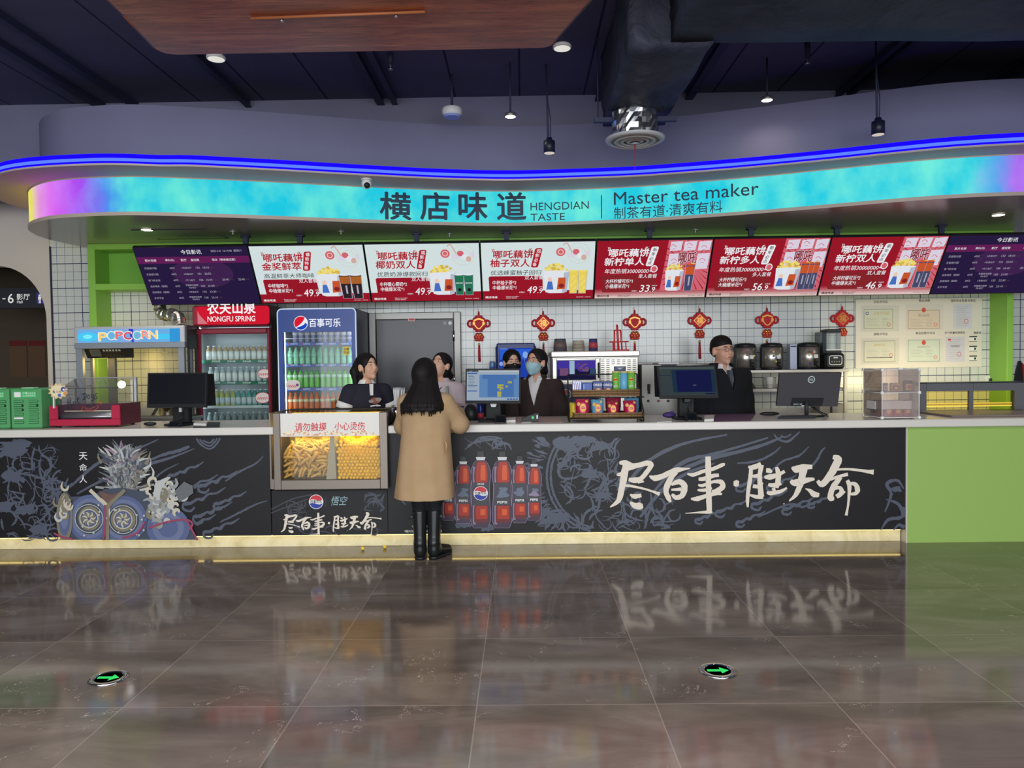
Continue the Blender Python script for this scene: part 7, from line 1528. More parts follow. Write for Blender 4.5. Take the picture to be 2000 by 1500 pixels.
for k in range(30):
    o = sp if k == 0 else sp.copy(); 
    if k: COL.objects.link(o)
    a, rr_ = k*2.4, r_*0.72*math.sqrt((k+0.5)/30); ln = 0.16*rr_/r_
    o.location = (cx+rr_*0.6*math.cos(a), cy+rr_*0.6*math.sin(a), ZT+0.009+rn.uniform(0, 0.006)); o.rotation_euler = (-ln*math.sin(a)*1.0, ln*math.cos(a)*1.0+0.03, rn.uniform(0, 3))
# snack rack: wire frame and two wicker trays
M_WIRE = mat('black_wire', (34, 32, 32), 0.4); M_WICK = mat('brown_wicker', (112, 86, 58), 0.6); M_WICK2 = mat('light_wicker', (150, 118, 82), 0.6)
Yf, Yb = 6.15, 6.56
xl, xr_ = at(1112, 800, Yf).x, at(1257, 800, Yf).x; xl2, xr2 = at(1109, 740, Yb).x, at(1244, 740, Yb).x; ztop = at(1180, 731, Yb).z
t = thing('snack_rack', 'two tier black wire snack rack with brown wicker trays', 'rack', ((xl+xr_)/2, 6.35, ZT))
b = MB(); zf_ = ZT+0.007
for s_, (xf, xk) in enumerate(((xl, xl2), (xr_, xr2))):
    b.tube([(xf, Yf, zf_), (xk, Yb, zf_)], 0.005, M_WIRE); b.tube([(xf, Yf, zf_), (xf, Yf+0.01, zf_+0.09), (xk+(xf-xk)*0.35, Yb-0.12, zf_+0.24), (xk, Yb, ztop)], 0.006, M_WIRE); b.tube([(xk, Yb, zf_), (xk, Yb, ztop)], 0.006, M_WIRE)
b.tube([(xl2, Yb, ztop), (xr2, Yb, ztop)], 0.005, M_WIRE); b.tube([(xl, Yf, zf_+0.03), (xr_, Yf, zf_+0.03)], 0.005, M_WIRE); b.tube([(xl2, Yb, zf_), (xr2, Yb, zf_)], 0.004, M_WIRE); b.build('wire_frame', t)
def wicker(pa, Yf_, Yb_, name='wicker_tray'):
    a = rect(*pa, Yf_); b = MB(); h = a[3]-a[2]
    for k in range(5): zz = a[2]+h*(k+0.5)/5; b.tube([(a[0], Yf_, zz), (a[1], Yf_, zz)], h*0.11, M_WICK if k % 2 else M_WICK2, 6); b.tube([(a[0], Yb_, zz), (a[1], Yb_, zz)], h*0.11, M_WICK, 6); b.tube([(a[0], Yf_, zz), (a[0], Yb_, zz)], h*0.11, M_WICK, 6); b.tube([(a[1], Yf_, zz), (a[1], Yb_, zz)], h*0.11, M_WICK, 6)
    for k in range(13): xx = a[0]+(a[1]-a[0])*k/12; b.tube([(xx, Yf_-0.002, a[2]), (xx, Yf_-0.002, a[3])], 0.003, M_WIRE, 5)
    b.bx(a[0], a[1], Yf_, Yb_, a[2]-0.004, a[2], M_WICK); b.build(name, t); return a
up_ = wicker((1119, 761, 1249, 773.5), 6.36, 6.54); lo_ = wicker((1121, 806, 1256, 818), 6.18, 6.42)
b = MB(); zz = up_[2]-0.012; b.tube([(xl2+0.01, 6.36, zz), (xr2+0.03, 6.36, zz)], 0.005, M_WIRE); b.build('tray_bar', t)
zu, zl_ = up_[2]+0.001, lo_[2]+0.001
for k, (px, mb_, mt) in enumerate(((1203, (112, 184, 70), 'green tall chip can, nearest the cookie packs on the rack'), (1218.5, (110, 176, 214), 'pale blue tall chip can between the two green cans'), (1233, (116, 186, 72), 'green tall chip can at the end of the snack rack'))):
    Y = 6.45; c = at(px, 770, Y); h = at(px, 725, Y).z-zu; r_ = 7.3*Y/F; mb_ = mat('chip_can_%d' % k, mb_, 0.35)
    t = thing('chip_can', mt, 'chip can', (c.x, Y, zu), 'tall chip cans on the snack rack'); b = MB(); b.lathe([(r_, 0), (r_, h-0.012)], (c.x, Y, zu), mb_, 20); b.build('body', t); b = MB(); b.lathe([(r_*1.03, h-0.014), (r_*1.03, h), (0, h)], (c.x, Y, zu), mat('can_cap_yellow', (206, 206, 120), 0.4), 20); b.build('lid', t)
    if k != 1:
        b = MB(); b.ball((c.x-0.005, Y-r_+0.006, zu+h*0.66), (0.018, 0.008, 0.02), mat('chip_logo_yellow', (240, 200, 60), 0.4), 12, 6); b.ball((c.x-0.005, Y-r_+0.002, zu+h*0.66), (0.018, 0.006, 0.009), M_PRED, 12, 6); b.build('logo_disc', t)
        g = G(Y-r_-0.001); g.text("Lay's", c.x-0.005, zu+h*0.635, 0.012, M_PW, align='c'); g.text("薯片", c.x-0.005, zu+h*0.33, 0.02, M_PW, align='c'); g.build('print', t)
def box_pack(name, label, cat, pa, Y, d, cols, fn, group=None, z=None):
    a = rect(*pa, Y); z0_ = zu if z is None else z; t = thing(name, label, cat, ((a[0]+a[1])/2, Y+d/2, z0_), group); b = MB(); b.bx(a[0], a[1], Y, Y+d, z0_, a[3], cols, 0.004); b.build('pack', t); g = G(Y-0.0005); fn(g, a[0], a[1], z0_, a[3]); g.build('print', t); return t
M_CKB, M_CKW = mat('cookie_blue', (36, 58, 130), 0.35), mat('cookie_dark', (54, 34, 36), 0.5)
def ck(g, x0, x1, z0, z1):
    cx, w_, h = (x0+x1)/2, x1-x0, z1-z0; g.rc(x0+0.003, z0+0.003, x1-0.003, z0+h*0.55, mat('cookie_maroon', (120, 56, 60), 0.4)); g.up(); g.el(cx+w_*0.05, z0+h*0.22, w_*0.36, h*0.3, mat('cookie_cream', (232, 200, 180), 0.45)); g.up(); g.el(cx+w_*0.08, z0+h*0.15, w_*0.18, h*0.16, M_CKW); g.text("OREO", cx, z0+h*0.68, h*0.16, M_PW, align='c', bold=0.03)
box_pack('cookie_pack', 'blue and maroon cookie pack, the one nearer the wafer pack', 'cookie pack', (1158, 745, 1177, 768), 6.40, 0.05, M_CKB, ck, 'cookie packs on the rack')
box_pack('cookie_pack', 'blue and maroon cookie pack touching the green chip can', 'cookie pack', (1178, 745, 1196, 768), 6.40, 0.05, M_CKB, ck, 'cookie packs on the rack')
box_pack('wafer_pack', 'plain blue wafer pack beside the cookie packs', 'wafer pack', (1137, 748, 1157, 768), 6.42, 0.05, mat('wafer_blue', (44, 84, 170), 0.3), lambda g, x0, x1, z0, z1: (g.rc(x0+0.01, z0+0.01, x0+0.02, z1-0.01, mat('wafer_light', (110, 150, 210), 0.3)), g.up(), g.text("奥利奥", x1-0.005, z0+(z1-z0)*0.3, 0.022, M_PW, align='r', w=0.045)))
box_pack('candy_packet', 'silvery lilac candy packet at the end of the upper wicker tray', 'packet', (1118, 744, 1136, 768), 6.43, 0.04, mat('packet_silver', (150, 148, 168), 0.25, 0.4), lambda g, x0, x1, z0, z1: [g.stroke([(x0+0.01+0.018*k, z0+0.02), (x0+0.02+0.015*k, z0+0.06), (x0+0.012+0.017*k, z1-0.012)], 0.006, mat('packet_violet', (110, 90, 130), 0.4), 4) for k in range(4)])
# crisp bags in the lower tray: pillow shapes with a printed face
def bag(label, px, pyb, pyt, wpx, Y, col, rz=0.0, group='crisp bags on the snack rack', accent=(236, 190, 80), front=True):
    c = at(px, pyb, Y); zt_ = at(px, pyt, Y).z; h = zt_-zl_; W_ = wpx*Y/F; m = mat('bag_%d_%d_%d' % col, col, 0.28)
    t = thing('crisp_bag', label, 'crisp bag', (c.x, Y, zl_), group); b = MB(); nu, nv = 12, 10; vs = []; rn2 = random.Random(int(px*7))
    for s_ in (-1, 1):
        for j in range(nv+1):
            for i in range(nu+1):
                u, v = i/nu*2-1, j/nv; pin = (1-abs(2*v-1)**6)*(1-abs(u)**4); tw = 1+0.03*abs(2*v-1)**3
                vs.append((u*W_/2*tw*(0.93 if v < 0.5 else 1), s_*(0.003+0.042*pin)+rn2.uniform(-0.002, 0.002), v*h+(0.002*math.sin(u*9) if j == nv else 0)))
    n1 = (nu+1)*(nv+1); fs = []
    for s_ in (0, 1):
        for j in range(nv):
            for i in range(nu): a = s_*n1+j*(nu+1)+i; fs.append((a, a+1, a+nu+2, a+nu+1))
    edge = [(i, i+1) for i in range(nu)]+[(nv*(nu+1)+i, nv*(nu+1)+i+1) for i in range(nu)]+[(j*(nu+1), (j+1)*(nu+1)) for j in range(nv)]+[(j*(nu+1)+nu, (j+1)*(nu+1)+nu) for j in range(nv)]
    fs += [(a, e, e+n1, a+n1) for a, e in edge]; b.add(vs, fs, m, True)
    Mx = Matrix.Translation((c.x, Y, zl_)) @ Matrix.Rotation(rz, 4, 'Z') @ Matrix.Rotation(R(-7), 4, 'X'); b.build('pouch', t, None, Mx)
    if front:
        def disc(name, items):
            b = MB(); b.fix = False
            for (u, v, ru, rv, mm, o_) in items:
                P = []
                for k in range(18):
                    a = 2*PI*k/18; x_, z_ = (u+ru*math.cos(a))*W_/2, (v+rv*math.sin(a))*h; uu, vv = x_/(W_/2), z_/h
                    pin = max(0, 1-abs(2*vv-1)**6)*max(0, 1-abs(uu)**4); P.append((x_, -(0.003+0.042*pin)-o_, z_))
                b.add(P+[(u*W_/2, -(0.003+0.042*max(0, 1-abs(2*v-1)**6)*max(0, 1-abs(u)**4))-o_, v*h)], [(k, (k+1) % 18, 18) for k in range(18)], mm)
            return b
        GLD = mat('crisp_gold', accent, 0.4); CH_ = mat('crisp_tan', (226, 190, 110), 0.5)
        b = disc('x', [(0, 0.52, 0.5, 0.27, M_PRED if col[0] < 150 else mat('bag_crimson_pale', (214, 60, 80), 0.35), 0.003), (0, 0.53, 0.42, 0.2, GLD, 0.0045), (0, 0.53, 0.36, 0.07, M_PRED, 0.006), (-0.62, 0.72, 0.22, 0.1, CH_, 0.004), (-0.5, 0.12, 0.26, 0.1, CH_, 0.004), (0.45, 0.1, 0.25, 0.08, CH_, 0.004), (0.55, 0.86, 0.22, 0.07, CH_, 0.004)]); b.build('print', t, None, Mx)  # logo ovals and crisp shapes printed on the bag face
        g = G(-0.0525, 0.0005); g.text("Lay's", 0, h*0.495, h*0.075, M_PW, w=W_*0.3, align='c', bold=0.02); g.build('lettering', t, None, Mx)
bag('crimson crisp bag at the end of the lower wicker tray nearest the masked staff', 1138, 806, 779, 27, 6.24, (176, 30, 74))
bag('pale blue crisp bag between two crimson bags', 1167, 806, 780, 24, 6.24, (90, 162, 196))
bag('crimson crisp bag in the middle right of the lower tray, beside the pale blue one', 1197, 806, 784, 23, 6.24, (168, 34, 62))
bag('crimson crisp bag at the far end of the lower tray nearest the ice machine', 1231, 806, 782, 26, 6.24, (172, 30, 70), 0.1)
bag('yellow crisp bag tilted behind the first crimson bag', 1120, 806, 786, 14, 6.33, (222, 196, 70), 0.3, front=False)
bag('dark crimson crisp bag standing behind the middle of the front row', 1198, 800, 775, 30, 6.36, (130, 30, 56), front=False)
bag('blue crisp bag standing behind the last crimson bag', 1234, 800, 777, 28, 6.36, (84, 146, 184), -0.1, front=False)
# acrylic box
c1 = atz(1722, 819, ZT); X0a, Y0a = c1.x, 6.14; X1a = at(1795, 818, Y0a).x; Y1a = 6.47; zt_ = at(1760, 721, Y0a).z
t = thing('acrylic_box', 'clear two tier display box with white corner joints on the worktop', 'display box', ((X0a+X1a)/2, 6.3, ZT)); M_ACR = glass('acrylic', (250, 244, 242), k=0.8, haze=0.15, hazecol=(238, 230, 228)); M_JNT = mat('joint_white', (236, 234, 232), 0.35)
zm = (ZT+zt_)/2+0.012; zb_ = ZT+0.012; b = MB(); b.bx(X0a, X1a, Y0a, Y0a+0.003, zb_, zt_, M_ACR); b.build('front_pane', t); b = MB(); b.bx(X0a, X1a, Y1a, Y1a+0.003, zb_, zt_, M_ACR); b.build('back_pane', t)
for xx in (X0a, X1a-0.003): b = MB(); b.bx(xx, xx+0.003, Y0a+0.004, Y1a-0.001, zb_, zt_, M_ACR); b.build('side_pane', t)
b = MB(); b.bx(X0a+0.004, X1a-0.004, Y0a+0.004, Y1a-0.001, zm-0.003, zm, M_ACR); b.bx(X0a+0.004, X1a-0.004, Y0a+0.004, Y1a-0.001, zb_, zb_+0.003, M_ACR); b.bx(X0a+0.004, X1a-0.004, Y0a+0.004, Y1a-0.001, zt_-0.003, zt_, M_ACR); b.build('shelf_pane', t)
b = MB()
for xx in (X0a, X1a):
    for yy in (Y0a, Y1a):
        b.cyl((xx, yy, ZT+0.002), (xx, yy, zt_), 0.004, M_JNT, n=8)
        for zz in (zb_, zm, zt_-0.004): b.bx(xx-0.012, xx+0.012, yy-0.012, yy+0.012, max(zz-0.012, ZT+0.0015), zz+0.012, M_JNT, 0.004)
    for zz in (zb_, zm, zt_): b.tube([(xx, Y0a, zz), (xx, Y1a, zz)], 0.0035, M_JNT, 6)
for yy in (Y0a, Y1a):
    for zz in (zb_, zm, zt_): b.tube([(X0a, yy, zz), (X1a, yy, zz)], 0.0035, M_JNT, 6)
b.bx((X0a+X1a)/2-0.02, (X0a+X1a)/2+0.02, Y0a-0.003, Y0a+0.01, zt_-0.004, zt_+0.01, M_JNT, 0.003); b.build('joint_frame', t)
def pk(label, pa, Y, cols, z): 
    a = rect(*pa, Y); t = thing('snack_packet', label, 'snack packet', ((a[0]+a[1])/2, Y, z), 'packets in the display box'); b = MB(); b.bx(a[0], a[1], Y, Y+0.03, z, a[3], mat('pk_%d_%d_%d' % cols[0], cols[0], 0.4), 0.006); b.build('pack', t); g = G(Y-0.0006); w_, h = a[1]-a[0], a[3]-z; g.rc(a[0]+w_*0.15, z+h*0.15, a[1]-w_*0.15, z+h*0.7, mat('pk_%d_%d_%d' % cols[1], cols[1], 0.4)); g.up(); g.el((a[0]+a[1])/2, z+h*0.42, w_*0.2, h*0.16, mat('pk_%d_%d_%d' % cols[2], cols[2], 0.4), 14); g.build('print', t)
pk('tan printed snack packet lying against the middle of the upper tier', (1740, 748, 1760, 768), 6.3, ((196, 160, 120), (150, 90, 80), (220, 200, 160)), zm+0.001); pk('brown and orange snack packet on the upper tier at the far side', (1766, 743, 1786, 767), 6.26, ((96, 68, 56), (206, 170, 110), (160, 90, 70)), zm+0.001); pk('dark edged packet leaning at the near corner of the upper tier', (1724, 748, 1735, 767), 6.34, ((110, 92, 84), (190, 170, 150), (120, 80, 70)), zm+0.001)
a = rect(1708, 783, 1787, 800, 6.26); 
for k, px in enumerate((1714, 1733, 1751, 1770)):
    cc = at(px, 800, 6.30); t = thing('red_carton', 'small red printed carton under the white tray in the display box', 'carton', (cc.x, 6.3, zb_+0.0035), 'red cartons in the display box'); b = MB(); z0_ = zb_+0.0035; b.bx(cc.x-0.034, cc.x+0.034, 6.27, 6.36, z0_, a[2]-0.001, mat('carton_red', (170, 40, 50), 0.4), 0.004); b.build('carton', t); g = G(6.2695); g.el(cc.x, z0_+0.04, 0.02, 0.018, mat('carton_gold', (214, 160, 90), 0.4), 14); g.build('print', t)
t = thing('paper_tray', 'white paper tray resting on the red cartons in the display box', 'tray', ((a[0]+a[1])/2, 6.3, a[2])); b = MB(); b.bx(a[0], a[1], 6.25, 6.254, a[2]+0.0005, a[3], M_PAPER); b.bx(a[0], a[1], 6.40, 6.404, a[2]+0.0005, a[3], M_PAPER); b.bx(a[0], a[0]+0.004, 6.254, 6.40, a[2]+0.0005, a[3], M_PAPER); b.bx(a[1]-0.004, a[1], 6.254, 6.40, a[2]+0.0005, a[3], M_PAPER); b.bx(a[0], a[1], 6.25, 6.404, a[2]+0.0005, a[2]+0.004, M_PAPER); b.build('tray', t)
# cake display case
Yc0 = 6.74; x0, x1, z0_, z1 = rect(1796, 748, 2003, 807, Yc0); o1 = rect(1810, 764, 1893, 806, Yc0); o2 = rect(1901.5, 762.5, 1982, 805, Yc0)
t = thing('display_case', 'grey framed cake display case lit in warm yellow at the counter end', 'display case', ((x0+x1)/2, 6.6, ZT)); M_CF = mat('case_grey', (104, 106, 110), 0.4, 0.2); M_CTOP = mat('case_black_edge', (30, 30, 34), 0.3)
z0_ = ZT+0.022; b = MB()
b.bx(x0, o1[0], Yc0, Yc0+0.03, z0_, z1, M_CF, 0.003); b.bx(o1[1], o2[0], Yc0, Yc0+0.03, z0_, z1, M_CF, 0.003); b.bx(o2[1], x1, Yc0, Yc0+0.03, z0_, z1, M_CF, 0.003); b.bx(o1[0], o1[1], Yc0, Yc0+0.03, o1[3], z1, M_CF); b.bx(o2[0], o2[1], Yc0, Yc0+0.03, o1[3], z1, M_CF); b.bx(x0, x1, Yc0-0.002, YT1-0.004, z1, z1+0.008, M_CTOP); b.bx(x0, x1, 6.90, 6.915, z1-0.03, z1, M_CF); b.bx(x0, x0+0.02, 6.89, 6.915, z0_, z1, M_CF); b.bx(x1-0.02, x1, 6.89, 6.915, z0_, z1, M_CF); b.build('frame', t)
b = MB(); b.bx(x0, x1, 6.24, 6.915, ZT+0.0015, ZT+0.018, mat('case_base_taupe', (122, 110, 106), 0.35), 0.002); b.build('base_plate', t)
M_CG = glass('case_glass', (255, 246, 205), k=0.3); b = MB(); b.bx(o1[0], o1[1], Yc0+0.012, Yc0+0.016, z0_, o1[3], M_CG); b.build('glass_pane', t); b = MB(); b.bx(o2[0], o2[1], Yc0+0.012, Yc0+0.016, z0_, o1[3], glass('case_glass_pale', (250, 240, 190), k=0.5)); b.build('glass_pane', t)  # yellow tint in both panes stands in for the warm light inside
zz = at(1850, 791.5, Yc0+0.08).z; b = MB(); b.bx(o1[0]-0.01, o2[1]+0.01, Yc0+0.06, Yc0+0.15, zz, zz+0.006, mat('shelf_glass_edge', (220, 200, 140), 0.2)); b.bx(o1[0]-0.01, o2[1]+0.01, Yc0+0.056, Yc0+0.064, zz-0.012, zz-0.002, emat('case_led', (255, 238, 160), 1.1)); b.bx(o1[0]-0.01, o2[1]+0.01, Yc0+0.056, Yc0+0.064, zz+0.012, zz+0.022, emat('case_led_soft', (250, 222, 140), 0.95)); b.build('lit_shelf', t)
l = bpy.data.lights.new('case_lamp', 'AREA'); l.shape = 'RECTANGLE'; l.size = 0.8; l.size_y = 0.08; l.energy = 9; l.color = (1.0, 0.86, 0.45)
o = bpy.data.objects.new('case_lamp', l); COL.objects.link(o); o.location = ((x0+x1)/2, 7.0, z1-0.02); o.rotation_euler = (R(70), 0, 0)

# ================================================================== CEILING AND FLOOR PIECES
def wood():
    k = NT('red_brown_wood', rough=0.33); tc = k.n('TexCoord').outputs['Object']; mp = k.n('Mapping'); mp.inputs['Scale'].default_value = (0.5, 5.0, 1); k.l(tc, mp.inputs[0])
    n = k.noise(mp.outputs[0], 3.0, 6, 0.62, 0.6); mp2 = k.n('Mapping'); mp2.inputs['Scale'].default_value = (1.2, 22.0, 1); k.l(tc, mp2.inputs[0]); n2 = k.noise(mp2.outputs[0], 4.0, 4, 0.6, 1.5)
    c = k.ramp(n, [(0.25, (62, 24, 14)), (0.5, (142, 62, 36)), (0.72, (206, 132, 92))]); c2 = k.ramp(n2, [(0.35, (84, 32, 20)), (0.55, (196, 104, 64))])
    c = k.mix(0.45, c, c2); sp = k.n('SeparateXYZ'); k.l(tc, sp.inputs[0]); fr = k.math('FRACT', k.math('DIVIDE', sp.outputs[1], 0.21)); ln = k.math('LESS_THAN', fr, 0.02); c = k.mix(k.math('MULTIPLY', ln, 0.6), c, (60, 28, 22))
    nz = k.n('TexVoronoi'); nz.inputs['Scale'].default_value = 4.0; k.l(mp.outputs[0], nz.inputs[0]); kn = k.math('LESS_THAN', nz.outputs['Distance'], 0.045); c = k.mix(k.math('MULTIPLY', kn, 0.6), c, (60, 30, 22)); k.color(c); return k.m
M_WOOD = wood(); M_WOODE = mat('wood_edge', (120, 66, 46), 0.35)
zw = 3.5; far = [(-2.24, 4.72), (0.22, 4.72)]; P = [(-2.10, 2.0), (-2.20, 4.2)]+[(-2.24+0.09*(1-math.cos(R(a))), 4.72-0.09*(1-math.sin(R(a)))) for a in range(0, 91, 15)]+[(0.22-0.09*(1-math.sin(R(a))), 4.72-0.09*(1-math.cos(R(a)))) for a in range(0, 91, 15)]+[(1.12, 2.0)]
t = thing('hanging_board', 'large varnished red brown timber board hanging below the ceiling', 'ceiling board', (-1, 3.6, zw)); b = MB(); b.prism(P, 'z', zw, zw+0.012, M_WOOD); b.build('planked_face', t)
b = MB(); n = len(P)
for i in range(n-1): b.tube([(P[i][0], P[i][1], zw+0.03), (P[i+1][0], P[i+1][1], zw+0.03)], 0.03, M_WOODE, 8)
b.build('rim', t)
for xx, yy in ((-1.6, 4.2), (-0.3, 4.2), (-1.2, 3.0), (0.2, 3.0)): b = MB(); b.cyl((xx, yy, zw+0.012), (xx, yy, ZC-0.001), 0.006, M_NAVY, n=8); b.build('hanger_rod', t)
b = MB(); p0, p1 = atz(490, 33, zw), atz(830, 20, zw); b.tube([(p0.x, p0.y, zw-0.009), (p1.x, p1.y, zw-0.009)], 0.008, mat('light_pole', (176, 106, 66), 0.4)); 
for p in (p0.lerp(p1, 0.17), p0.lerp(p1, 0.83)): b.ball((p.x, p.y+0.03, zw-0.012), 0.012, M_STEEL, 8, 6)
b.build('pole', t)
# ducts
def ductm():
    k = NT('wrapped_duct', rough=0.6, spec=0.2); tc = k.n('TexCoord').outputs['Object']; n = k.noise(tc, 2.2, 5, 0.6, 1.0); k.color(k.ramp(n, [(0.3, (34, 37, 50)), (0.7, (64, 67, 84))])); k.bump(n, 0.9, 0.06); return k.m
M_DUCT = ductm(); zd = 3.5
t = thing('air_duct', 'dark wrapped air duct with a branch running to the round diffuser', 'air duct', (1.5, 5, zd))
def softbox(name, x0, x1, y0, y1, z0, z1, seed):
    rn2 = random.Random(seed); b = MB(); nx, ny = max(2, int((x1-x0)/0.2)), max(2, int((y1-y0)/0.2)); vs = []; k = {}
    bm = bmesh.new(); bmesh.ops.create_cube(bm, size=1); bmesh.ops.scale(bm, verts=bm.verts, vec=(x1-x0, y1-y0, z1-z0)); bmesh.ops.translate(bm, verts=bm.verts, vec=((x0+x1)/2, (y0+y1)/2, (z0+z1)/2)); bmesh.ops.subdivide_edges(bm, edges=bm.edges, cuts=9, use_grid_fill=True)
    for v in bm.verts:
        cx, cz = (v.co.x-(x0+x1)/2)/((x1-x0)/2), (v.co.z-(z0+z1)/2)/((z1-z0)/2); cy = (v.co.y-(y0+y1)/2)/((y1-y0)/2)
        v.co += Vector((rn2.uniform(-1, 1)*0.012, rn2.uniform(-1, 1)*0.012, rn2.uniform(-1, 1)*0.010-0.02*(1-min(1, cx*cx))*(cz < 0)))
    for f in bm.faces: f.smooth = True
    bm.verts.index_update(); b.add([tuple(v.co) for v in bm.verts], [tuple(v.index for v in f.verts) for f in bm.faces], M_DUCT, True); bm.free(); return b.build(name, t)
softbox('branch', 0.70, 1.21, 4.70, 6.28, zd, ZC-0.03, 1); softbox('main_run', 0.95, 7.5, 2.6, 4.72, zd+0.01, ZC-0.02, 2)
b = MB(); b.bx(0.60, 1.25, 5.95, 5.99, zd-0.075, zd-0.04, M_NAVY); b.cyl((0.63, 5.97, zd-0.04), (0.63, 5.97, ZC-0.001), 0.006, M_NAVY, n=6); b.build('hanger', t)
c = at(1240, 273, 5.95); t = thing('air_diffuser', 'round white ceiling diffuser with a red ribbon under the duct end', 'diffuser', (c.x, c.y, c.z)); zq = c.z
M_DIF = mat('diffuser_white', (186, 186, 188), 0.45); b = MB(); rr_ = 57*5.95/F; b.lathe([(rr_, 0.0), (rr_*0.99, -0.006), (rr_*0.82, -0.022), (rr_*0.80, 0.004), (rr_, 0.008)], (c.x, c.y, zq), M_DIF, 40)
for k, q_ in enumerate((0.74, 0.54, 0.34)): b.lathe([(rr_*q_, -0.012), (rr_*(q_-0.14), -0.026), (rr_*(q_-0.16), -0.006), (rr_*(q_-0.02), 0.0)], (c.x, c.y, zq), M_DIF, 36)
b.lathe([(rr_*0.14, -0.03), (0, -0.034)], (c.x, c.y, zq), M_DIF, 20); b.build('vane_rings', t)
b = MB(); n_ = 36; vs = []; rn = random.Random(2)
for j in range(6):
    for i in range(n_): a = 2*PI*i/n_; q_ = rr_*0.76*(1+rn.uniform(-0.05, 0.05)); vs.append((c.x+q_*math.cos(a), c.y+q_*math.sin(a), zq+0.008+j*(zd-0.012-zq-0.008)/5))
b.add(vs, [(j*n_+i, j*n_+(i+1) % n_, (j+1)*n_+(i+1) % n_, (j+1)*n_+i) for j in range(5) for i in range(n_)], mat('foil_wrap', (200, 200, 204), 0.2, 0.95)); b.build('foil_neck', t)
b = MB(); b.tube([(c.x, c.y, zq-0.03), (c.x+0.002, c.y, zq-0.12), (c.x-0.002, c.y, zq-0.24)], [0.006, 0.005, 0.002], mat('ribbon_red', (176, 40, 60), 0.6), 6); b.build('ribbon', t)
# lights
def disc_light(px, py, Y, r, glow, s, label, zceil=None, name='ceiling_light'):
    c = at(px, py, Y); t = thing(name, label, 'ceiling light', (c.x, c.y, c.z)); b = MB(); b.lathe([(r, 0.0), (r*1.12, 0.004), (r*1.12, 0.02), (r*0.95, 0.03), (0, 0.03)], (c.x, c.y, c.z), M_WHITE if s < 3 else M_STEELD, 24); b.build('trim_ring', t)
    b = MB(); b.lathe([(r*0.98, -0.001), (0, -0.001)], (c.x, c.y, c.z), emat('lamp_glow_%s' % glow[1], glow[0], s), 24); b.build('lens', t)
    if zceil: b = MB(); b.cyl((c.x, c.y, c.z+0.03), (c.x, c.y, zceil), 0.008, M_NAVY, n=8); b.build('stem', t)
    return c
WG, CGW = ((255, 236, 214), 'warm'), ((222, 220, 212), 'cool')
for px, py, lb in ((997, 228, 'small glowing ceiling light beside the round detector'), (1498, 196, 'small glowing ceiling light past the air duct')):
    c = disc_light(px, py, 6.45, 0.045, WG, 7.0, lb, ZC-0.001)
    l = bpy.data.lights.new('ceiling_spot', 'SPOT'); l.energy = 9; l.spot_size = R(150); l.spot_blend = 1; l.color = (1, 0.84, 0.68); l.shadow_soft_size = 0.05; o = bpy.data.objects.new('ceiling_spot', l); COL.objects.link(o); o.location = (c.x, c.y, c.z-0.01)
for px, py, lb in ((422, 116, 'white ceiling light at the near corner of the timber board'), (1098, 95, 'white ceiling light at the timber board corner nearest the duct')): disc_light(px, py, 5.6, 0.062, CGW, 1.0, lb, ZC-0.001)
for px, py, lb in ((287, 449, 'small recessed light in the canopy soffit above the popcorn machine'), (1950, 420, 'small recessed light in the canopy soffit above the certificate board')):
    c = atz(px, py, 2.813); t = thing('downlight', lb, 'downlight', (c.x, c.y, 2.813)); b = MB(); b.lathe([(0.052, 0.0), (0.058, 0.0015)], (c.x, c.y, 2.811), M_CHROME, 24); b.build('trim_ring', t); b = MB(); b.lathe([(0.05, 0.0), (0, 0.0)], (c.x, c.y, 2.8095), emat('lamp_glow_warm', (255, 236, 214), 7.0), 24); b.build('lens', t)
    l = bpy.data.lights.new('soffit_spot', 'SPOT'); l.energy = 40; l.spot_size = R(120); l.spot_blend = 0.8; l.color = (1, 0.93, 0.82); l.shadow_soft_size = 0.05; o = bpy.data.objects.new('soffit_spot', l); COL.objects.link(o); o.location = (c.x, c.y, 2.80)
def pendant(px, py, Y, label):
    c = at(px, py, Y); r_ = 0.05; t = thing('pendant_spotlight', label, 'spotlight', (c.x, c.y, c.z)); b = MB(); b.lathe([(r_, 0), (r_, 0.10), (r_*0.5, 0.115), (r_*0.5, 0.13), (0, 0.13)], (c.x, c.y, c.z), mat('spot_black', (24, 28, 48), 0.4), 20); b.build('housing', t)
    b = MB(); b.lathe([(r_*0.92, -0.001), (0, -0.001)], (c.x, c.y, c.z), emat('spot_lens', (206, 196, 186), 1.0), 20); b.build('lens', t)
    b = MB(); b.cyl((c.x-0.01, c.y, c.z+0.13), (c.x-0.02, c.y, ZC-0.001), 0.008, M_NAVY, n=8); b.tube([(c.x+0.01, c.y, c.z+0.13), (c.x+0.012, c.y, c.z+0.3), (c.x-0.01, c.y, c.z+0.45), (c.x-0.02, c.y, ZC-0.05)], 0.005, M_NAVY); b.build('stem', t)
pendant(1073, 299, 6.5, 'black pendant spotlight hanging between the detector and the air duct'); pendant(1715, 263, 6.0, 'black pendant spotlight hanging past the air duct')
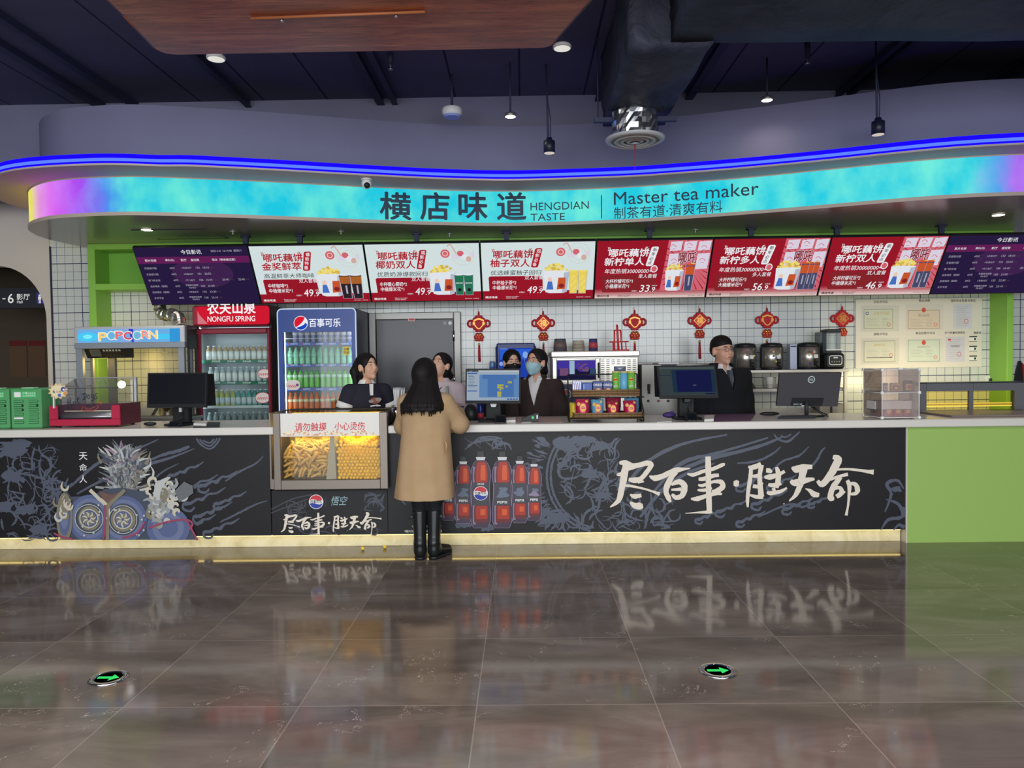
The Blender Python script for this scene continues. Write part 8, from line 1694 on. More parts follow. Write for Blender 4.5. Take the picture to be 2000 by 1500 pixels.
c = at(883, 222, 6.7); t = thing('smoke_detector', 'round white ceiling detector hanging on a short rod', 'detector', (c.x, c.y, c.z)); rr_ = 19.5*6.7/F; b = MB(); b.lathe([(0, -0.035), (rr_*0.75, -0.033), (rr_*0.97, -0.005), (rr_, 0.015), (rr_, 0.04), (rr_*0.9, 0.05), (0, 0.052)], (c.x, c.y, c.z), M_WHITE, 32); b.build('body', t); b = MB(); b.lathe([(rr_*0.74, -0.034), (rr_*0.9, -0.018)], (c.x, c.y, c.z-0.001), mat('detector_blue', (150, 170, 230), 0.4), 32); b.build('ring', t); b = MB(); b.cyl((c.x, c.y, c.z+0.052), (c.x, c.y, ZC-0.001), 0.012, M_NAVY, n=10); b.build('stem', t)
c = at(716, 359, 6.52); t = thing('security_camera', 'white dome camera under the neon ledge of the canopy', 'camera', (c.x, c.y, c.z)); b = MB(); b.cyl((c.x, c.y, c.z+0.03), (c.x, c.y, 3.149), 0.046, M_WHITE, n=24); b.build('mount', t); b = MB(); b.ball((c.x, c.y, c.z), (0.044, 0.044, 0.046), M_WHITE, 20, 12); bl = b.build('ball', t); b = MB(); b.ball((c.x+0.008, c.y-0.026, c.z-0.018), 0.027, M_BLACK, 16, 10); b.build('lens', t)
for px, py, Y, lb in ((1577, 118, 6.0, 'small sprinkler head on a pipe stub past the air duct'), (763, 130, 6.2, 'small sprinkler head at the end of a pipe behind the timber board')):
    c = at(px, py, Y); t = thing('sprinkler_head', lb, 'sprinkler', (c.x, c.y, c.z)); b = MB(); b.cyl((c.x, c.y, c.z+0.02), (c.x, c.y, ZC-0.001), 0.022, M_NAVY, n=10); b.build('pipe', t); b = MB(); b.lathe([(0.012, 0.02), (0.008, 0.0), (0.008, -0.02), (0.022, -0.024), (0, -0.026)], (c.x, c.y, c.z), M_STEEL, 14); b.build('nozzle', t)
for k, (px, py) in enumerate(((455, 455), (666, 455), (878, 460), (1358, 452))):
    c = atz(px, py, 2.80); t = thing('soffit_sprinkler', ('tiny sprinkler in the soffit above the timetable screen by the popcorn machine', 'tiny sprinkler in the soffit above the menu with iced coffees', 'tiny sprinkler in the soffit above the menu with green cups', 'tiny sprinkler in the soffit above the red menu priced 33.9')[k], 'sprinkler', (c.x, c.y, 2.8)); b = MB(); b.lathe([(0.03, 0.0135), (0.03, 0.009), (0.008, 0.008), (0.007, -0.01), (0.02, -0.012), (0, -0.014)], (c.x, c.y, 2.80), M_STEEL, 14); b.build('nozzle', t); b = MB(); b.lathe([(0.032, 0.0145), (0.032, 0.0125)], (c.x, c.y, 2.80), M_WHITE, 14); b.build('plate', t)
P4 = [atz(x, y, 2.814) for x, y in ((278, 450), (368, 450), (412, 465), (327, 466))]
t = thing('access_hatch', 'pale access hatch in the canopy soffit above the green niche', 'hatch', (P4[0].x, P4[0].y, 2.812)); xs_ = [at(275, 450, 7).x, 0]; a = atz(285, 450, 2.81); e = atz(395, 465, 2.81); b = MB(); b.bx(min(a.x, e.x)-0.1, a.x+0.55, a.y, 7.45, 2.810, 2.8145, mat('hatch_grey', (150, 152, 146), 0.12)); b.build('panel', t); b = MB(); b.bx(a.x-0.13, a.x+0.58, a.y-0.02, a.y, 2.809, 2.8145, M_DARK); b.bx(a.x-0.13, a.x+0.58, 7.45, 7.47, 2.809, 2.8145, M_DARK); b.build('frame', t)
# floor exit lights
M_EXG = emat('exit_arrow_green', (60, 226, 110), 1.0)
for px, py, lb in ((212, 1325, 'round floor exit light with a green arrow, the one in front of the crest print'), (1402, 1311, 'round floor exit light with a green arrow, the one in front of the brush lettering')):
    c = atz(px, py, 0.0); rr_ = 0.093; t = thing('floor_exit_light', lb, 'exit light', (c.x, c.y, 0)); b = MB(); b.lathe([(rr_, 0.0005), (rr_*0.94, 0.006), (rr_*0.7, 0.006), (rr_*0.68, 0.003)], (c.x, c.y, 0), M_CHROME, 40); b.build('steel_ring', t); b = MB(); b.lathe([(rr_*0.69, 0.0035), (0, 0.0035)], (c.x, c.y, 0), mat('exit_dark_lens', (18, 30, 24), 0.15), 32); b.build('lens', t)
    b = MB(); q_ = rr_*0.56; b.prism([(c.x-q_, c.y-0.011), (c.x+q_*0.25, c.y-0.011), (c.x+q_*0.25, c.y-0.034), (c.x+q_, c.y), (c.x+q_*0.25, c.y+0.034), (c.x+q_*0.25, c.y+0.011), (c.x-q_, c.y+0.011)], 'z', 0.0038, 0.0055, M_EXG); b.build('arrow', t)
# corridor sign and posters
Yc = 9.0; a = rect(-60, 563, 110, 602, Yc); t = thing('direction_sign', 'dark hanging sign for the halls and toilets seen through the arch', 'sign', ((a[0]+a[1])/2, Yc, a[2])); b = MB(); b.bx(a[0], a[1], Yc, Yc+0.08, a[2], a[3], mat('sign_slate', (58, 60, 68), 0.4)); b.build('panel', t)
g = G(Yc-0.001); SW_ = emat('sign_white', (226, 226, 224), 0.85)
def sq(px, py): p = at(px, py, Yc); return p.x, p.z
x_, z_ = sq(16, 592); g.text("6", x_, z_, 18*Yc/F, SW_, bold=0.02); x_, z_ = sq(5, 584.5); g.rc(x_, z_, x_+6*Yc/F, z_+2*Yc/F, SW_); x_, z_ = sq(33, 585.5); g.text("影厅", x_, z_, 11.5*Yc/F, SW_, w=26*Yc/F, bold=0.012); x_, z_ = sq(33.5, 592.5); g.text("Hall", x_, z_, 5.5*Yc/F, SW_, w=11*Yc/F); x_, z_ = sq(72, 593); g.rc(x_, z_, x_+16*Yc/F, z_+21*Yc/F, emat('sign_indigo', (58, 56, 128), 0.8)); g.up()
cx, cz = sq(77.5, 577); g.el(cx, cz, 0.012, 0.012, SW_, 14); g.rr(cx-0.018, cz-0.05, cx+0.018, cz-0.014, 0.006, SW_); g.rc(cx-0.012, cz-0.095, cx-0.002, cz-0.05, SW_); g.rc(cx+0.002, cz-0.095, cx+0.012, cz-0.05, SW_); g.build('lettering', t)
for xx in (a[0]+0.3, a[1]-0.3): b = MB(); b.cyl((xx, Yc+0.04, a[3]), (xx, Yc+0.04, 2.949), 0.01, M_STEELD, n=8); b.build('hanger_rod', t)
for k, (pa, lb) in enumerate((((18, 665, 52, 736), 'dim wall poster seen through the arch, the one further from the cream jamb'), ((56, 665, 88, 736), 'dim wall poster seen through the arch, the one beside the cream jamb'))):
    a = rect(*pa, 10.58); t = thing('wall_poster', lb, 'poster', ((a[0]+a[1])/2, 10.59, a[2]), 'posters in the corridor'); b = MB(); b.bx(a[0], a[1], 10.585, 10.599, a[2], a[3], mat('poster_brown', (112, 84, 62), 0.6)); b.build('sheet', t); g = G(10.5845); g.rc(a[0], a[3]-0.08, a[1], a[3], mat('poster_red', (120, 44, 44), 0.6)); g.build('heading', t)
# ================================================================== PEOPLE
def sdf(prims, vox, clip=None, k=0.02):
    """smooth union of tapered limbs ('c'), ellipsoids ('e') and oval columns ('t'); 'neg' ones are carved away; then surface nets"""
    lo, hi = np.full(3, 9.0), np.full(3, -9.0)
    for p in prims:
        if p[0] == 'neg': continue
        if p[0] == 'c': q = np.array([p[1], p[2]], float); r = max(p[3], p[4]); a, e = q.min(0)-r, q.max(0)+r
        elif p[0] == 'e': q = np.array(p[1], float); r = max(p[2]); a, e = q-r, q+r
        else: T = p[1]; a = np.array([min(t[3]-t[1] for t in T), min(t[4]-t[2] for t in T), T[-1][0]]); e = np.array([max(t[3]+t[1] for t in T), max(t[4]+t[2] for t in T), T[0][0]])
        lo, hi = np.minimum(lo, a), np.maximum(hi, e)
    lo -= vox*4+0.01; hi += vox*4+0.01; n = np.ceil((hi-lo)/vox).astype(int)+1
    D = np.full(n, 1.0, np.float32); ax = [lo[i]+vox*np.arange(n[i]) for i in range(3)]
    def ev(p, S):
        x, y, z = ax[0][S[0]][:, None, None], ax[1][S[1]][None, :, None], ax[2][S[2]][None, None, :]
        if p[0] == 'c':
            a, b_ = np.array(p[1], float), np.array(p[2], float); d = b_-a; L = max(d @ d, 1e-9); h = np.clip(((x-a[0])*d[0]+(y-a[1])*d[1]+(z-a[2])*d[2])/L, 0, 1)
            return np.sqrt((x-a[0]-h*d[0])**2+(y-a[1]-h*d[1])**2+(z-a[2]-h*d[2])**2)-(p[3]+(p[4]-p[3])*h)
        if p[0] == 'e':
            c, r = p[1], p[2]; X, Y, Z = x-c[0], y-c[1], z-c[2]
            if len(p) > 3: M = p[3]; X, Y, Z = M[0][0]*X+M[1][0]*Y+M[2][0]*Z, M[0][1]*X+M[1][1]*Y+M[2][1]*Z, M[0][2]*X+M[1][2]*Y+M[2][2]*Z
            k0 = np.sqrt((X/r[0])**2+(Y/r[1])**2+(Z/r[2])**2); k1 = np.sqrt((X/r[0]**2)**2+(Y/r[1]**2)**2+(Z/r[2]**2)**2)+1e-9; return k0*(k0-1)/k1
        T = p[1]; zz = [t[0] for t in T][::-1]; f = [np.interp(ax[2][S[2]], zz, [t[i] for t in T][::-1])[None, None, :] for i in (1, 2, 3, 4)]
        wav = p[2] if len(p) > 2 else 0.0; th = np.arctan2(y-f[3], x-f[2]); rr = 1+wav*np.sin(th*9+z*4)*np.clip((T[0][0]-z)/(T[0][0]-T[-1][0]), 0, 1)
        q = np.sqrt(((x-f[2])/(f[0]*rr))**2+((y-f[3])/(f[1]*rr))**2); d = (q-1)*np.minimum(f[0], f[1]); return np.maximum(d, np.maximum(z-T[0][0], T[-1][0]-z))
    m = k+0.03
    for p in prims:
        neg = p[0] == 'neg'; p = p[1] if neg else p
        if p[0] == 'c': q = np.array([p[1], p[2]], float); r = max(p[3], p[4]); a, e = q.min(0)-r, q.max(0)+r
        elif p[0] == 'e': q = np.array(p[1], float); r = max(p[2]); a, e = q-r, q+r
        else: a, e = lo, hi
        i0 = np.clip(np.floor((a-m-lo)/vox).astype(int), 0, n-1); i1 = np.clip(np.ceil((e+m-lo)/vox).astype(int)+1, 1, n); S = tuple(slice(i0[i], i1[i]) for i in range(3))
        if any(i1 <= i0): continue
        d = ev(p, S).astype(np.float32); A = D[S]
        if neg: h = np.maximum(0.006-np.abs(A+d), 0)/0.006; D[S] = np.maximum(A, -d)+h*h*0.0015
        else: h = np.maximum(k-np.abs(A-d), 0)/k; D[S] = np.minimum(A, d)-h*h*k*0.25
    if clip is not None: D = np.maximum(D, clip(ax[0][:, None, None], ax[1][None, :, None], ax[2][None, None, :]).astype(np.float32))
    D[D == 0] = 1e-6
    nc = n-1; acc = np.zeros((nc.prod(), 3)); cnt = np.zeros(nc.prod()); quads = []
    for a in range(3):
        b_, c_ = (a+1) % 3, (a+2) % 3; s0 = [slice(None)]*3; s1 = [slice(None)]*3; s0[a] = slice(0, -1); s1[a] = slice(1, None)
        d0, d1 = D[tuple(s0)], D[tuple(s1)]; I = np.argwhere((d0 < 0) != (d1 < 0)); I = I[(I[:, b_] > 0) & (I[:, c_] > 0) & (I[:, b_] < nc[b_]) & (I[:, c_] < nc[c_])]
        v0 = d0[tuple(I.T)]; v1 = d1[tuple(I.T)]; P = I.astype(float); P[:, a] += v0/(v0-v1); ids = []
        for ob, oc in ((-1, -1), (0, -1), (0, 0), (-1, 0)):
            J = I.copy(); J[:, b_] += ob; J[:, c_] += oc; f = (J[:, 0]*nc[1]+J[:, 1])*nc[2]+J[:, 2]; np.add.at(acc, f, P); np.add.at(cnt, f, 1); ids.append(f)
        Qd = np.stack(ids, 1); fl = v0 > 0; Qd[fl] = Qd[fl][:, ::-1]; quads.append(Qd)
    used = np.nonzero(cnt)[0]; mp = np.full(nc.prod(), -1); mp[used] = np.arange(len(used)); V = acc[used]/cnt[used][:, None]*vox+lo
    return V, mp[np.concatenate(quads)]
def sdf_part(name, parent, prims, m, vox=0.0065, clip=None, k=0.02):
    V, Qd = sdf(prims, vox, clip, k); b = MB(); b.fix = False; b.add(V.tolist(), Qd.tolist(), m, True); return b.build(name, parent)
SKIN = mat('skin', (216, 172, 146), 0.55); SKIN2 = mat('skin_warm', (206, 158, 134), 0.55); HAIR = mat('black_hair', (24, 20, 20), 0.6, 0, 0.2); LIPS = mat('lips', (168, 96, 90), 0.5); BROW = mat('eyebrow', (44, 34, 30), 0.7); EYEW = mat('eye_white', (206, 200, 196), 0.3); EYED = mat('eye_iris', (28, 22, 20), 0.2)
def hand(w_, d, nrm, s=1.0):
    """palm, four unequal bent fingers and a thumb from the side of the palm"""
    w_, d, nrm = Vector(w_), Vector(d).normalized(), Vector(nrm).normalized(); sd = d.cross(nrm).normalized(); out = []
    for i, (L, o) in enumerate(((0.068, -1.5), (0.078, -0.5), (0.073, 0.5), (0.056, 1.5))):
        kn = w_+d*(0.085-0.004*abs(o))*s+sd*o*0.0195*s; out.append(('c', w_+sd*o*0.011*s, kn, 0.0125*s, 0.0105*s))
        m1 = kn+(d*0.85+nrm*0.5).normalized()*L*0.5*s; tp = m1+(d*0.35+nrm*0.9).normalized()*L*0.45*s; out += [('c', kn, m1, 0.0092*s, 0.0084*s), ('c', m1, tp, 0.0084*s, 0.0068*s)]
    a = w_+d*0.03*s-sd*0.022*s; m1 = a+(d*0.7-sd*0.7+nrm*0.3).normalized()*0.04*s; out += [('c', a, m1, 0.0125*s, 0.0098*s), ('c', m1, m1+(d*0.8-sd*0.1+nrm*0.6).normalized()*0.03*s, 0.0095*s, 0.0075*s)]
    return [(p[0], tuple(p[1]), tuple(p[2]), p[3], p[4]) for p in out]
def person(label, X, Y, H, yaw, hyaw, hpitch, arms, male=False, lean=0.0, skin=SKIN, face=True, hair=(), haircut=None, vox=0.0065, legs=None, group=None):
    s = H/1.65; t = thing('person', label, 'person', (0, 0, 0)); sh = (0.195 if male else 0.165)*s; wd = 1.18 if male else 1.0
    v = lambda x, y, z: (x*s, (y-lean*max(0, z-0.95))*s, z*s)
    hs = 1.08*s; hc = Vector(v(0, -0.02, 1.526)); HM = Matrix.Rotation(R(hyaw), 3, 'Z') @ Matrix.Rotation(R(-hpitch), 3, 'X')
    h = lambda x, y, z: tuple(hc+HM @ Vector((x*hs, y*hs, z*hs)))
    HMl = [list(r) for r in HM]; he = lambda c, r: ('e', h(*c), tuple(q*hs for q in r), HMl)
    fw = 1.08 if male else 1.0
    head = [he((0, 0.012, 0.03), (0.074*fw, 0.092, 0.085)), he((0, -0.018, -0.035), (0.061*fw, 0.066, 0.076)), ('c', h(0, -0.055, -0.098), h(0, -0.045, -0.085), 0.024*s, 0.035*s), ('c', h(0, -0.086, 0.008), h(0, -0.098, -0.030), 0.008*s, 0.0125*s),
            he((0.034, -0.052, -0.03), (0.03, 0.03, 0.03)), he((-0.034, -0.052, -0.03), (0.03, 0.03, 0.03)), he((0.078*fw, 0.012, -0.012), (0.010, 0.019, 0.032)), he((-0.078*fw, 0.012, -0.012), (0.010, 0.019, 0.032)), he((0, -0.080, -0.062), (0.025, 0.012, 0.010)), ('c', h(0, 0.02, -0.06), v(0, 0.012, 1.34), (0.056 if male else 0.047)*s, (0.062 if male else 0.052)*s)]
    torso = [('e', v(0, 0, 0.93), (0.155*s*wd, 0.108*s*wd, 0.12*s)), ('e', v(0, 0, 1.08), (0.128*s*wd, 0.094*s*wd, 0.15*s)), ('e', v(0, 0, 1.21), (0.150*s*wd, 0.105*s*wd, 0.15*s)), ('c', v(0, 0.01, 1.29), v(0, 0.012, 1.36), 0.072*s, 0.050*s)]+[('c', v(q*0.02, 0.01, 1.345), v(q*sh/s, 0.005, 1.285), 0.044*s, 0.045*s) for q in (-1, 1)]
    arm, sleeves, hands = [], [], []
    for sx, (el, wr, hd, hn) in zip((-1, 1), arms):
        S = v(sx*sh/s, 0.005, 1.285); arm += [('c', S, el, 0.047*s*wd, 0.036*s*wd), ('c', el, wr, 0.036*s*wd, 0.025*s)]; sleeves.append((S, el, wr)); hands += hand(wr, hd, hn, s)
    L = legs or [((-0.09, 0, 0.88), (-0.095, -0.01, 0.47), (-0.095, 0.02, 0.085), (-0.10, -0.13, 0.035)), ((0.09, 0, 0.88), (0.095, -0.01, 0.47), (0.095, 0.02, 0.085), (0.10, -0.13, 0.035))]
    leg = []
    for a, kn, an, to in L: leg += [('c', v(*a), v(*kn), 0.082*s*wd, 0.056*s), ('c', v(*kn), v(*an), 0.054*s, 0.036*s), ('c', v(*an), v(*to), 0.036*s, 0.028*s)]
    sdf_part('body', t, torso+arm+hands+leg+head, skin, vox, None, 0.022*s)
    if hair: sdf_part('hair', t, [he(c, r) if k_ == 'e' else ('neg', he(c, r)) if k_ == 'n' else ('c', h(*c), h(*r[0]), r[1]*hs, r[2]*hs) for k_, c, r in hair], HAIR, vox*0.9, haircut, 0.015*s)
    if face:
        for sx in (-1, 1):
            b = MB(); b.ball(h(sx*0.031, -0.0765, 0.002), (0.0125*s, 0.007*s, 0.0055*s), EYEW, 12, 8, HM.to_4x4()); ey = b.build('eye', t); b = MB(); b.ball(h(sx*0.031, -0.0825, 0.002), (0.0056*s, 0.003*s, 0.0056*s), EYED, 10, 6, HM.to_4x4()); b.build('iris', ey)
            b = MB(); b.tube([h(sx*0.014, -0.082, 0.022), h(sx*0.032, -0.083, 0.027), h(sx*0.05, -0.072, 0.021)], [0.003*s, 0.0042*s, 0.002*s], BROW, 6); b.build('eyebrow', t)
        if face != 'mask': b = MB(); b.ball(h(0, -0.0905, -0.062), (0.019*s, 0.005*s, 0.007*s), LIPS, 12, 8, HM.to_4x4()); b.build('lips', t)
    return dict(t=t, s=s, hs=hs, v=v, h=h, he=he, HM=HM, torso=torso, sleeves=sleeves, leg=leg, L=L, sh=sh, wd=wd, head=head, vox=vox, place=(X, Y, yaw))
def place(p): X, Y, yaw = p['place']; p['t'].location = (X, Y, 0); p['t'].rotation_euler = (0, 0, R(yaw))
def grow(prims, g): return [(q[0], q[1], q[2], q[3]+g, q[4]+g) if q[0] == 'c' else (q[0], q[1], tuple(r+g for r in q[2]))+tuple(q[3:]) for q in prims]
def garment(p, name, m, g=0.02, hem=0.80, cut=1.0, rad=(0.062, 0.052, 0.046), neck=1.375, vneck=None, extra=()):
    s, v = p['s'], p['v']; pr = grow(p['torso'], g*s); 
    for S, el, wr in p['sleeves']:
        e2 = Vector(el); w2 = e2.lerp(Vector(wr), max(0, (cut-0.5)*2)) if cut > 0.5 else None
        if w2 is None: e2 = Vector(S).lerp(Vector(el), cut*2)
        pr.append(('c', S, tuple(e2), rad[0]*s*p['wd'], rad[1]*s*p['wd']))
        if w2 is not None: pr.append(('c', tuple(e2), tuple(w2), rad[1]*s*p['wd'], rad[2]*s*p['wd']))
    pr += list(extra); zl, zn = hem*s, neck*s
    def clip(x, y, z):
        d = np.maximum(zl-z, z-zn)+0*x+0*y
        if vneck: d = np.maximum(d, -np.maximum(np.abs(x)-(z-vneck[0]*s)*vneck[1], np.maximum(y+0.01, vneck[0]*s-z)))
        return d
    return sdf_part(name, p['t'], pr, m, p['vox'], clip, 0.03*s)
def bottoms(p, m=None, shoe=None):
    s = p['s']; sdf_part('trousers', p['t'], grow([q for i, q in enumerate(p['leg']) if i % 3 < 2], 0.014)+grow(p['torso'][:1], 0.012), m or mat('black_trousers', (28, 28, 32), 0.8), p['vox']*1.3, lambda x, y, z: np.maximum(0.09*s-z, z-0.98*s)+0*x+0*y)
    for a, kn, an, to in p['L']: b = p['v']; sdf_part('shoe', p['t'], [('c', b(*an), b(*to), 0.044*s, 0.036*s), ('c', b(an[0], an[1]+0.03, 0.04), b(to[0], to[1]+0.02, 0.035), 0.036*s, 0.034*s)], shoe or M_BLACK, p['vox'], lambda x, y, z: 0.004-z+0*x+0*y)
def arc_band(p, name, m, r0, z0, r1, z1, a0, a1, cy=0.008, n=24, th=0.006, cx=0.0):
    """collar: part of a cone round the neck, open at the front"""
    s = p['s']; b = MB(); vs = []
    for k in range(n+1):
        a = R(a0+(a1-a0)*k/n)
        for (r, z) in ((r0, z0), (r1, z1), (r1+th, z1), (r0+th, z0)): q = p['v'](cx+r*math.cos(a), cy+r*0.9*math.sin(a), z); vs.append(q)
    fs = [(4*k+j, 4*k+(j+1) % 4, 4*k+4+(j+1) % 4, 4*k+4+j) for k in range(n) for j in range(4)]+[(0, 1, 2, 3), (4*n+3, 4*n+2, 4*n+1, 4*n)]; b.add(vs, fs, m, False); return b.build(name, p['t'])
def glasses(p, m, rnd_=True):
    h, s = p['h'], p['s']; b = MB(); M = p['HM']
    for sx in (-1, 1): b.tube([h(sx*0.033+0.023*math.cos(a), -0.098, 0.0+(0.020 if rnd_ else 0.014)*math.sin(a)) for a in [2*PI*k/16 for k in range(16)]], 0.0016, m, 5, True, True); b.tube([h(sx*0.056, -0.098, 0.006), h(sx*0.078, -0.05, 0.008), h(sx*0.083, 0.012, 0.004)], 0.0016, m, 5)
    b.tube([h(-0.01, -0.100, 0.004), h(0.01, -0.100, 0.004)], 0.0016, m, 5); b.build('glasses', p['t'])
def mask(p, m):
    hs, h, he = p['hs'], p['h'], p['he']; s = hs; pr = grow(p['head'][:3]+p['head'][4:6]+[he((0, -0.060, -0.045), (0.046, 0.044, 0.056))], 0.006); iM = p['HM'].transposed(); hc = Vector(h(0, 0, 0))
    def clip(x, y, z):
        X, Y, Z = x-hc.x, y-hc.y, z-hc.z; ly = iM[1][0]*X+iM[1][1]*Y+iM[1][2]*Z; lz = iM[2][0]*X+iM[2][1]*Y+iM[2][2]*Z; lx = iM[0][0]*X+iM[0][1]*Y+iM[0][2]*Z
        return np.maximum(np.maximum(lz+0.018*hs-0.010*hs*np.clip(1-np.abs(lx)/(0.03*hs), 0, 1), -0.125*hs-lz), ly+0.012*hs-0.3*np.abs(lz+0.065*s))
    mk = sdf_part('face_mask', p['t'], pr, m, 0.005, clip, 0.012)
    b = MB()
    for sx in (-1, 1):
        for z_ in (-0.028, -0.08): b.tube([h(sx*0.058, -0.03, z_), h(sx*0.076, -0.005, z_*0.6-0.01), h(sx*0.085, 0.015, -0.005)], 0.0012*s, m, 5)
    b.build('ear_loop', mk)
H0 = [('e', (0, 0.018, 0.036), (0.086, 0.104, 0.092)), ('e', (0, 0.05, -0.03), (0.074, 0.068, 0.085)), ('n', (0, -0.085, -0.040), (0.064, 0.075, 0.098)), ('n', (0, -0.10, 0.01), (0.052, 0.05, 0.07)), ('n', (0.085, 0.005, -0.02), (0.03, 0.03, 0.04)), ('n', (-0.085, 0.005, -0.02), (0.03, 0.03, 0.04))]
def vv(p, x, y, z): return p['v'](x, y, z)
def A(s, el, wr, d=(0, -1, 0), n=(0, 0, -1)): return (tuple(q*s for q in el), tuple(q*s for q in wr), d, n)
DOWN = lambda s: (A(s, (-0.24, -0.02, 1.08), (-0.17, -0.20, 1.13), (0.4, -1, 0)), A(s, (0.24, -0.02, 1.08), (0.17, -0.20, 1.13), (-0.4, -1, 0)))
HANG = lambda s: (A(s, (-0.235, 0.02, 1.07), (-0.235, -0.06, 0.83), (0, -0.2, -1), (0, -1, 0)), A(s, (0.235, 0.02, 1.07), (0.235, -0.06, 0.83), (0, -0.2, -1), (0, -1, 0)))
# ---- customer, seen from behind, writing / reading a phone on the worktop
s = 1.575/1.65; cx = at(832, 900, 5.8).x
arms = (A(s, (-0.27, -0.13, 1.09), (-0.245, -0.35, 1.19), (0.35, -1, 0.15), (0.2, -0.2, -1)), A(s, (0.20, -0.14, 1.08), (0.10, -0.32, 1.16), (-0.3, -1, 0)))
legs = [((-0.07, 0, 0.86), (-0.062, -0.01, 0.46), (-0.058, 0.02, 0.085), (-0.15, -0.12, 0.04)), ((0.07, 0, 0.86), (0.058, 0.0, 0.46), (0.055, 0.03, 0.085), (0.06, -0.12, 0.04))]
p = person('woman customer in a long tan coat and black boots standing at the counter', cx, 5.80, 1.575, 180, -22, 26, arms, lean=0.16, hair=H0[:3]+[('c', (0, 0.06, 0.02), ((0, 0.085, -0.12), 0.085, 0.09))], legs=legs, vox=0.0055)
v = p['v']; tc = lambda z, rx, ry, ox=0.0, oy=0.0: (z*s, rx*s, ry*s, ox*s, (oy-0.16*max(0, z-0.95))*s)
M_COAT = NT('tan_wool', rough=0.9, spec=0.1); _n = M_COAT.noise(M_COAT.n('TexCoord').outputs['Object'], 9, 5); M_COAT.color(M_COAT.mix(_n, (166, 138, 104), (182, 154, 120))); M_COAT = M_COAT.m
pr = [('t', [tc(1.40, 0.07, 0.06), tc(1.34, 0.15, 0.085), tc(1.28, 0.185, 0.115), tc(1.2, 0.2, 0.135), tc(1.0, 0.205, 0.15), tc(0.8, 0.222, 0.165, 0.004, 0.01), tc(0.55, 0.245, 0.185, 0.012, 0.01), tc(0.50, 0.248, 0.188, 0.014, 0.01)], 0.018)]
for S, el, wr in p['sleeves']: pr += [('c', S, el, 0.070*s, 0.072*s), ('c', el, tuple(Vector(el).lerp(Vector(wr), 0.86)), 0.074*s, 0.052*s)]
sdf_part('coat', p['t'], pr, M_COAT, 0.0065, None, 0.045)
b = MB(); q = v(-0.205, 0.12, 0.98); b.tube([v(-0.165, 0.135, 1.0), v(-0.185, 0.14, 0.95), v(-0.18, 0.135, 0.88)], [0.004, 0.007, 0.004], mat('coat_flap', (188, 150, 108), 0.8), 6); b.build('coat_pocket', p['t'])
# long straight hair down the back, ragged at the ends
hx = p['h']; top = hx(0, 0.03, 0.10); rn = random.Random(11); pr = [('t', [(1.60*s, 0.078*s, 0.08*s, 0, -0.118*s), (1.54*s, 0.092*s, 0.096*s, 0, -0.098*s), (1.47*s, 0.100*s, 0.098*s, 0, -0.07*s), (1.40*s, 0.112*s, 0.098*s, 0.004*s, -0.035*s), (1.33*s, 0.145*s, 0.11*s, 0.012*s, -0.005*s), (1.27*s, 0.172*s, 0.116*s, 0.02*s, 0.018*s), (1.222*s, 0.176*s, 0.112*s, 0.024*s, 0.024*s)], 0.045)]
for k in range(26):
    a = R(2+176*k/25); xx, yy = 0.164*math.cos(a)+0.023, 0.100*math.sin(a)+0.022; pr.append(('c', (xx*s, yy*s, 1.27*s), (xx*s*1.03, (yy+0.004)*s, (1.222-rn.uniform(0.0, 0.045))*s), 0.010*s, 0.005*s))
for k in range(16):
    a = R(10+160*k/15); pr.append(('c', (0.088*math.cos(a)*s, (-0.07+0.088*math.sin(a))*s, 1.47*s), ((0.17*math.cos(a)+0.02)*s, (0.02+0.114*math.sin(a))*s, 1.26*s), 0.006*s, 0.009*s))
sdf_part('long_hair', p['t'], pr, HAIR, 0.005, None, 0.012)
b = p['v']; sdf_part('leggings', p['t'], grow([q for i, q in enumerate(p['leg']) if i % 3 < 2], 0.006)+grow(p['torso'][:1], 0.008), mat('black_leggings', (24, 25, 28), 0.85), 0.008, lambda x, y, z: np.maximum(0.3*s-z, z-0.98*s)+0*x+0*y)
M_BOOT = mat('black_leather', (26, 28, 29), 0.26)
for a, kn, an, to in p['L']:
    sdf_part('boot', p['t'], [('c', v(kn[0], kn[1]+0.005, 0.385), v(an[0], an[1], 0.14), 0.064*s, 0.050*s), ('c', v(an[0], an[1]+0.012, 0.13), v(an[0], an[1]+0.012, 0.055), 0.048*s, 0.045*s), ('c', v(an[0], an[1], 0.075), v(to[0], to[1]-0.004, 0.04), 0.05*s, 0.042*s)], M_BOOT, 0.0055, lambda x, y, z: np.maximum(0.018-z, z-0.40*s)+0*x+0*y, 0.025)
    sdf_part('sole', p['t'], [('c', v(an[0], an[1]+0.018, 0.018), v(*to[:2], 0.018), 0.046*s, 0.044*s)], M_BLACK, 0.006, lambda x, y, z: np.maximum(0.002-z, z-0.024)+0*x+0*y)
    bb = MB(); sgn = -1 if an[0] < 0 else 1; q = v(an[0]+sgn*0.064, an[1], 0.35); bb.bx(q[0]-0.012, q[0]+0.012, q[1]-0.02, q[1]+0.02, q[2]-0.012, q[2]+0.012, M_DARK, 0.004); bb.tube([(q[0], q[1], q[2]), (q[0]+sgn*0.02, q[1]+0.01, q[2]-0.02)], 0.005, M_BOOT); bb.build('buckle', p['t'])
place(p)
wr = Vector(arms[0][1]); M2 = Matrix.Rotation(PI, 3, 'Z'); wp = Vector((cx, 5.80, 0))+M2 @ (wr+Vector((0.02, -0.10, 0.0)))
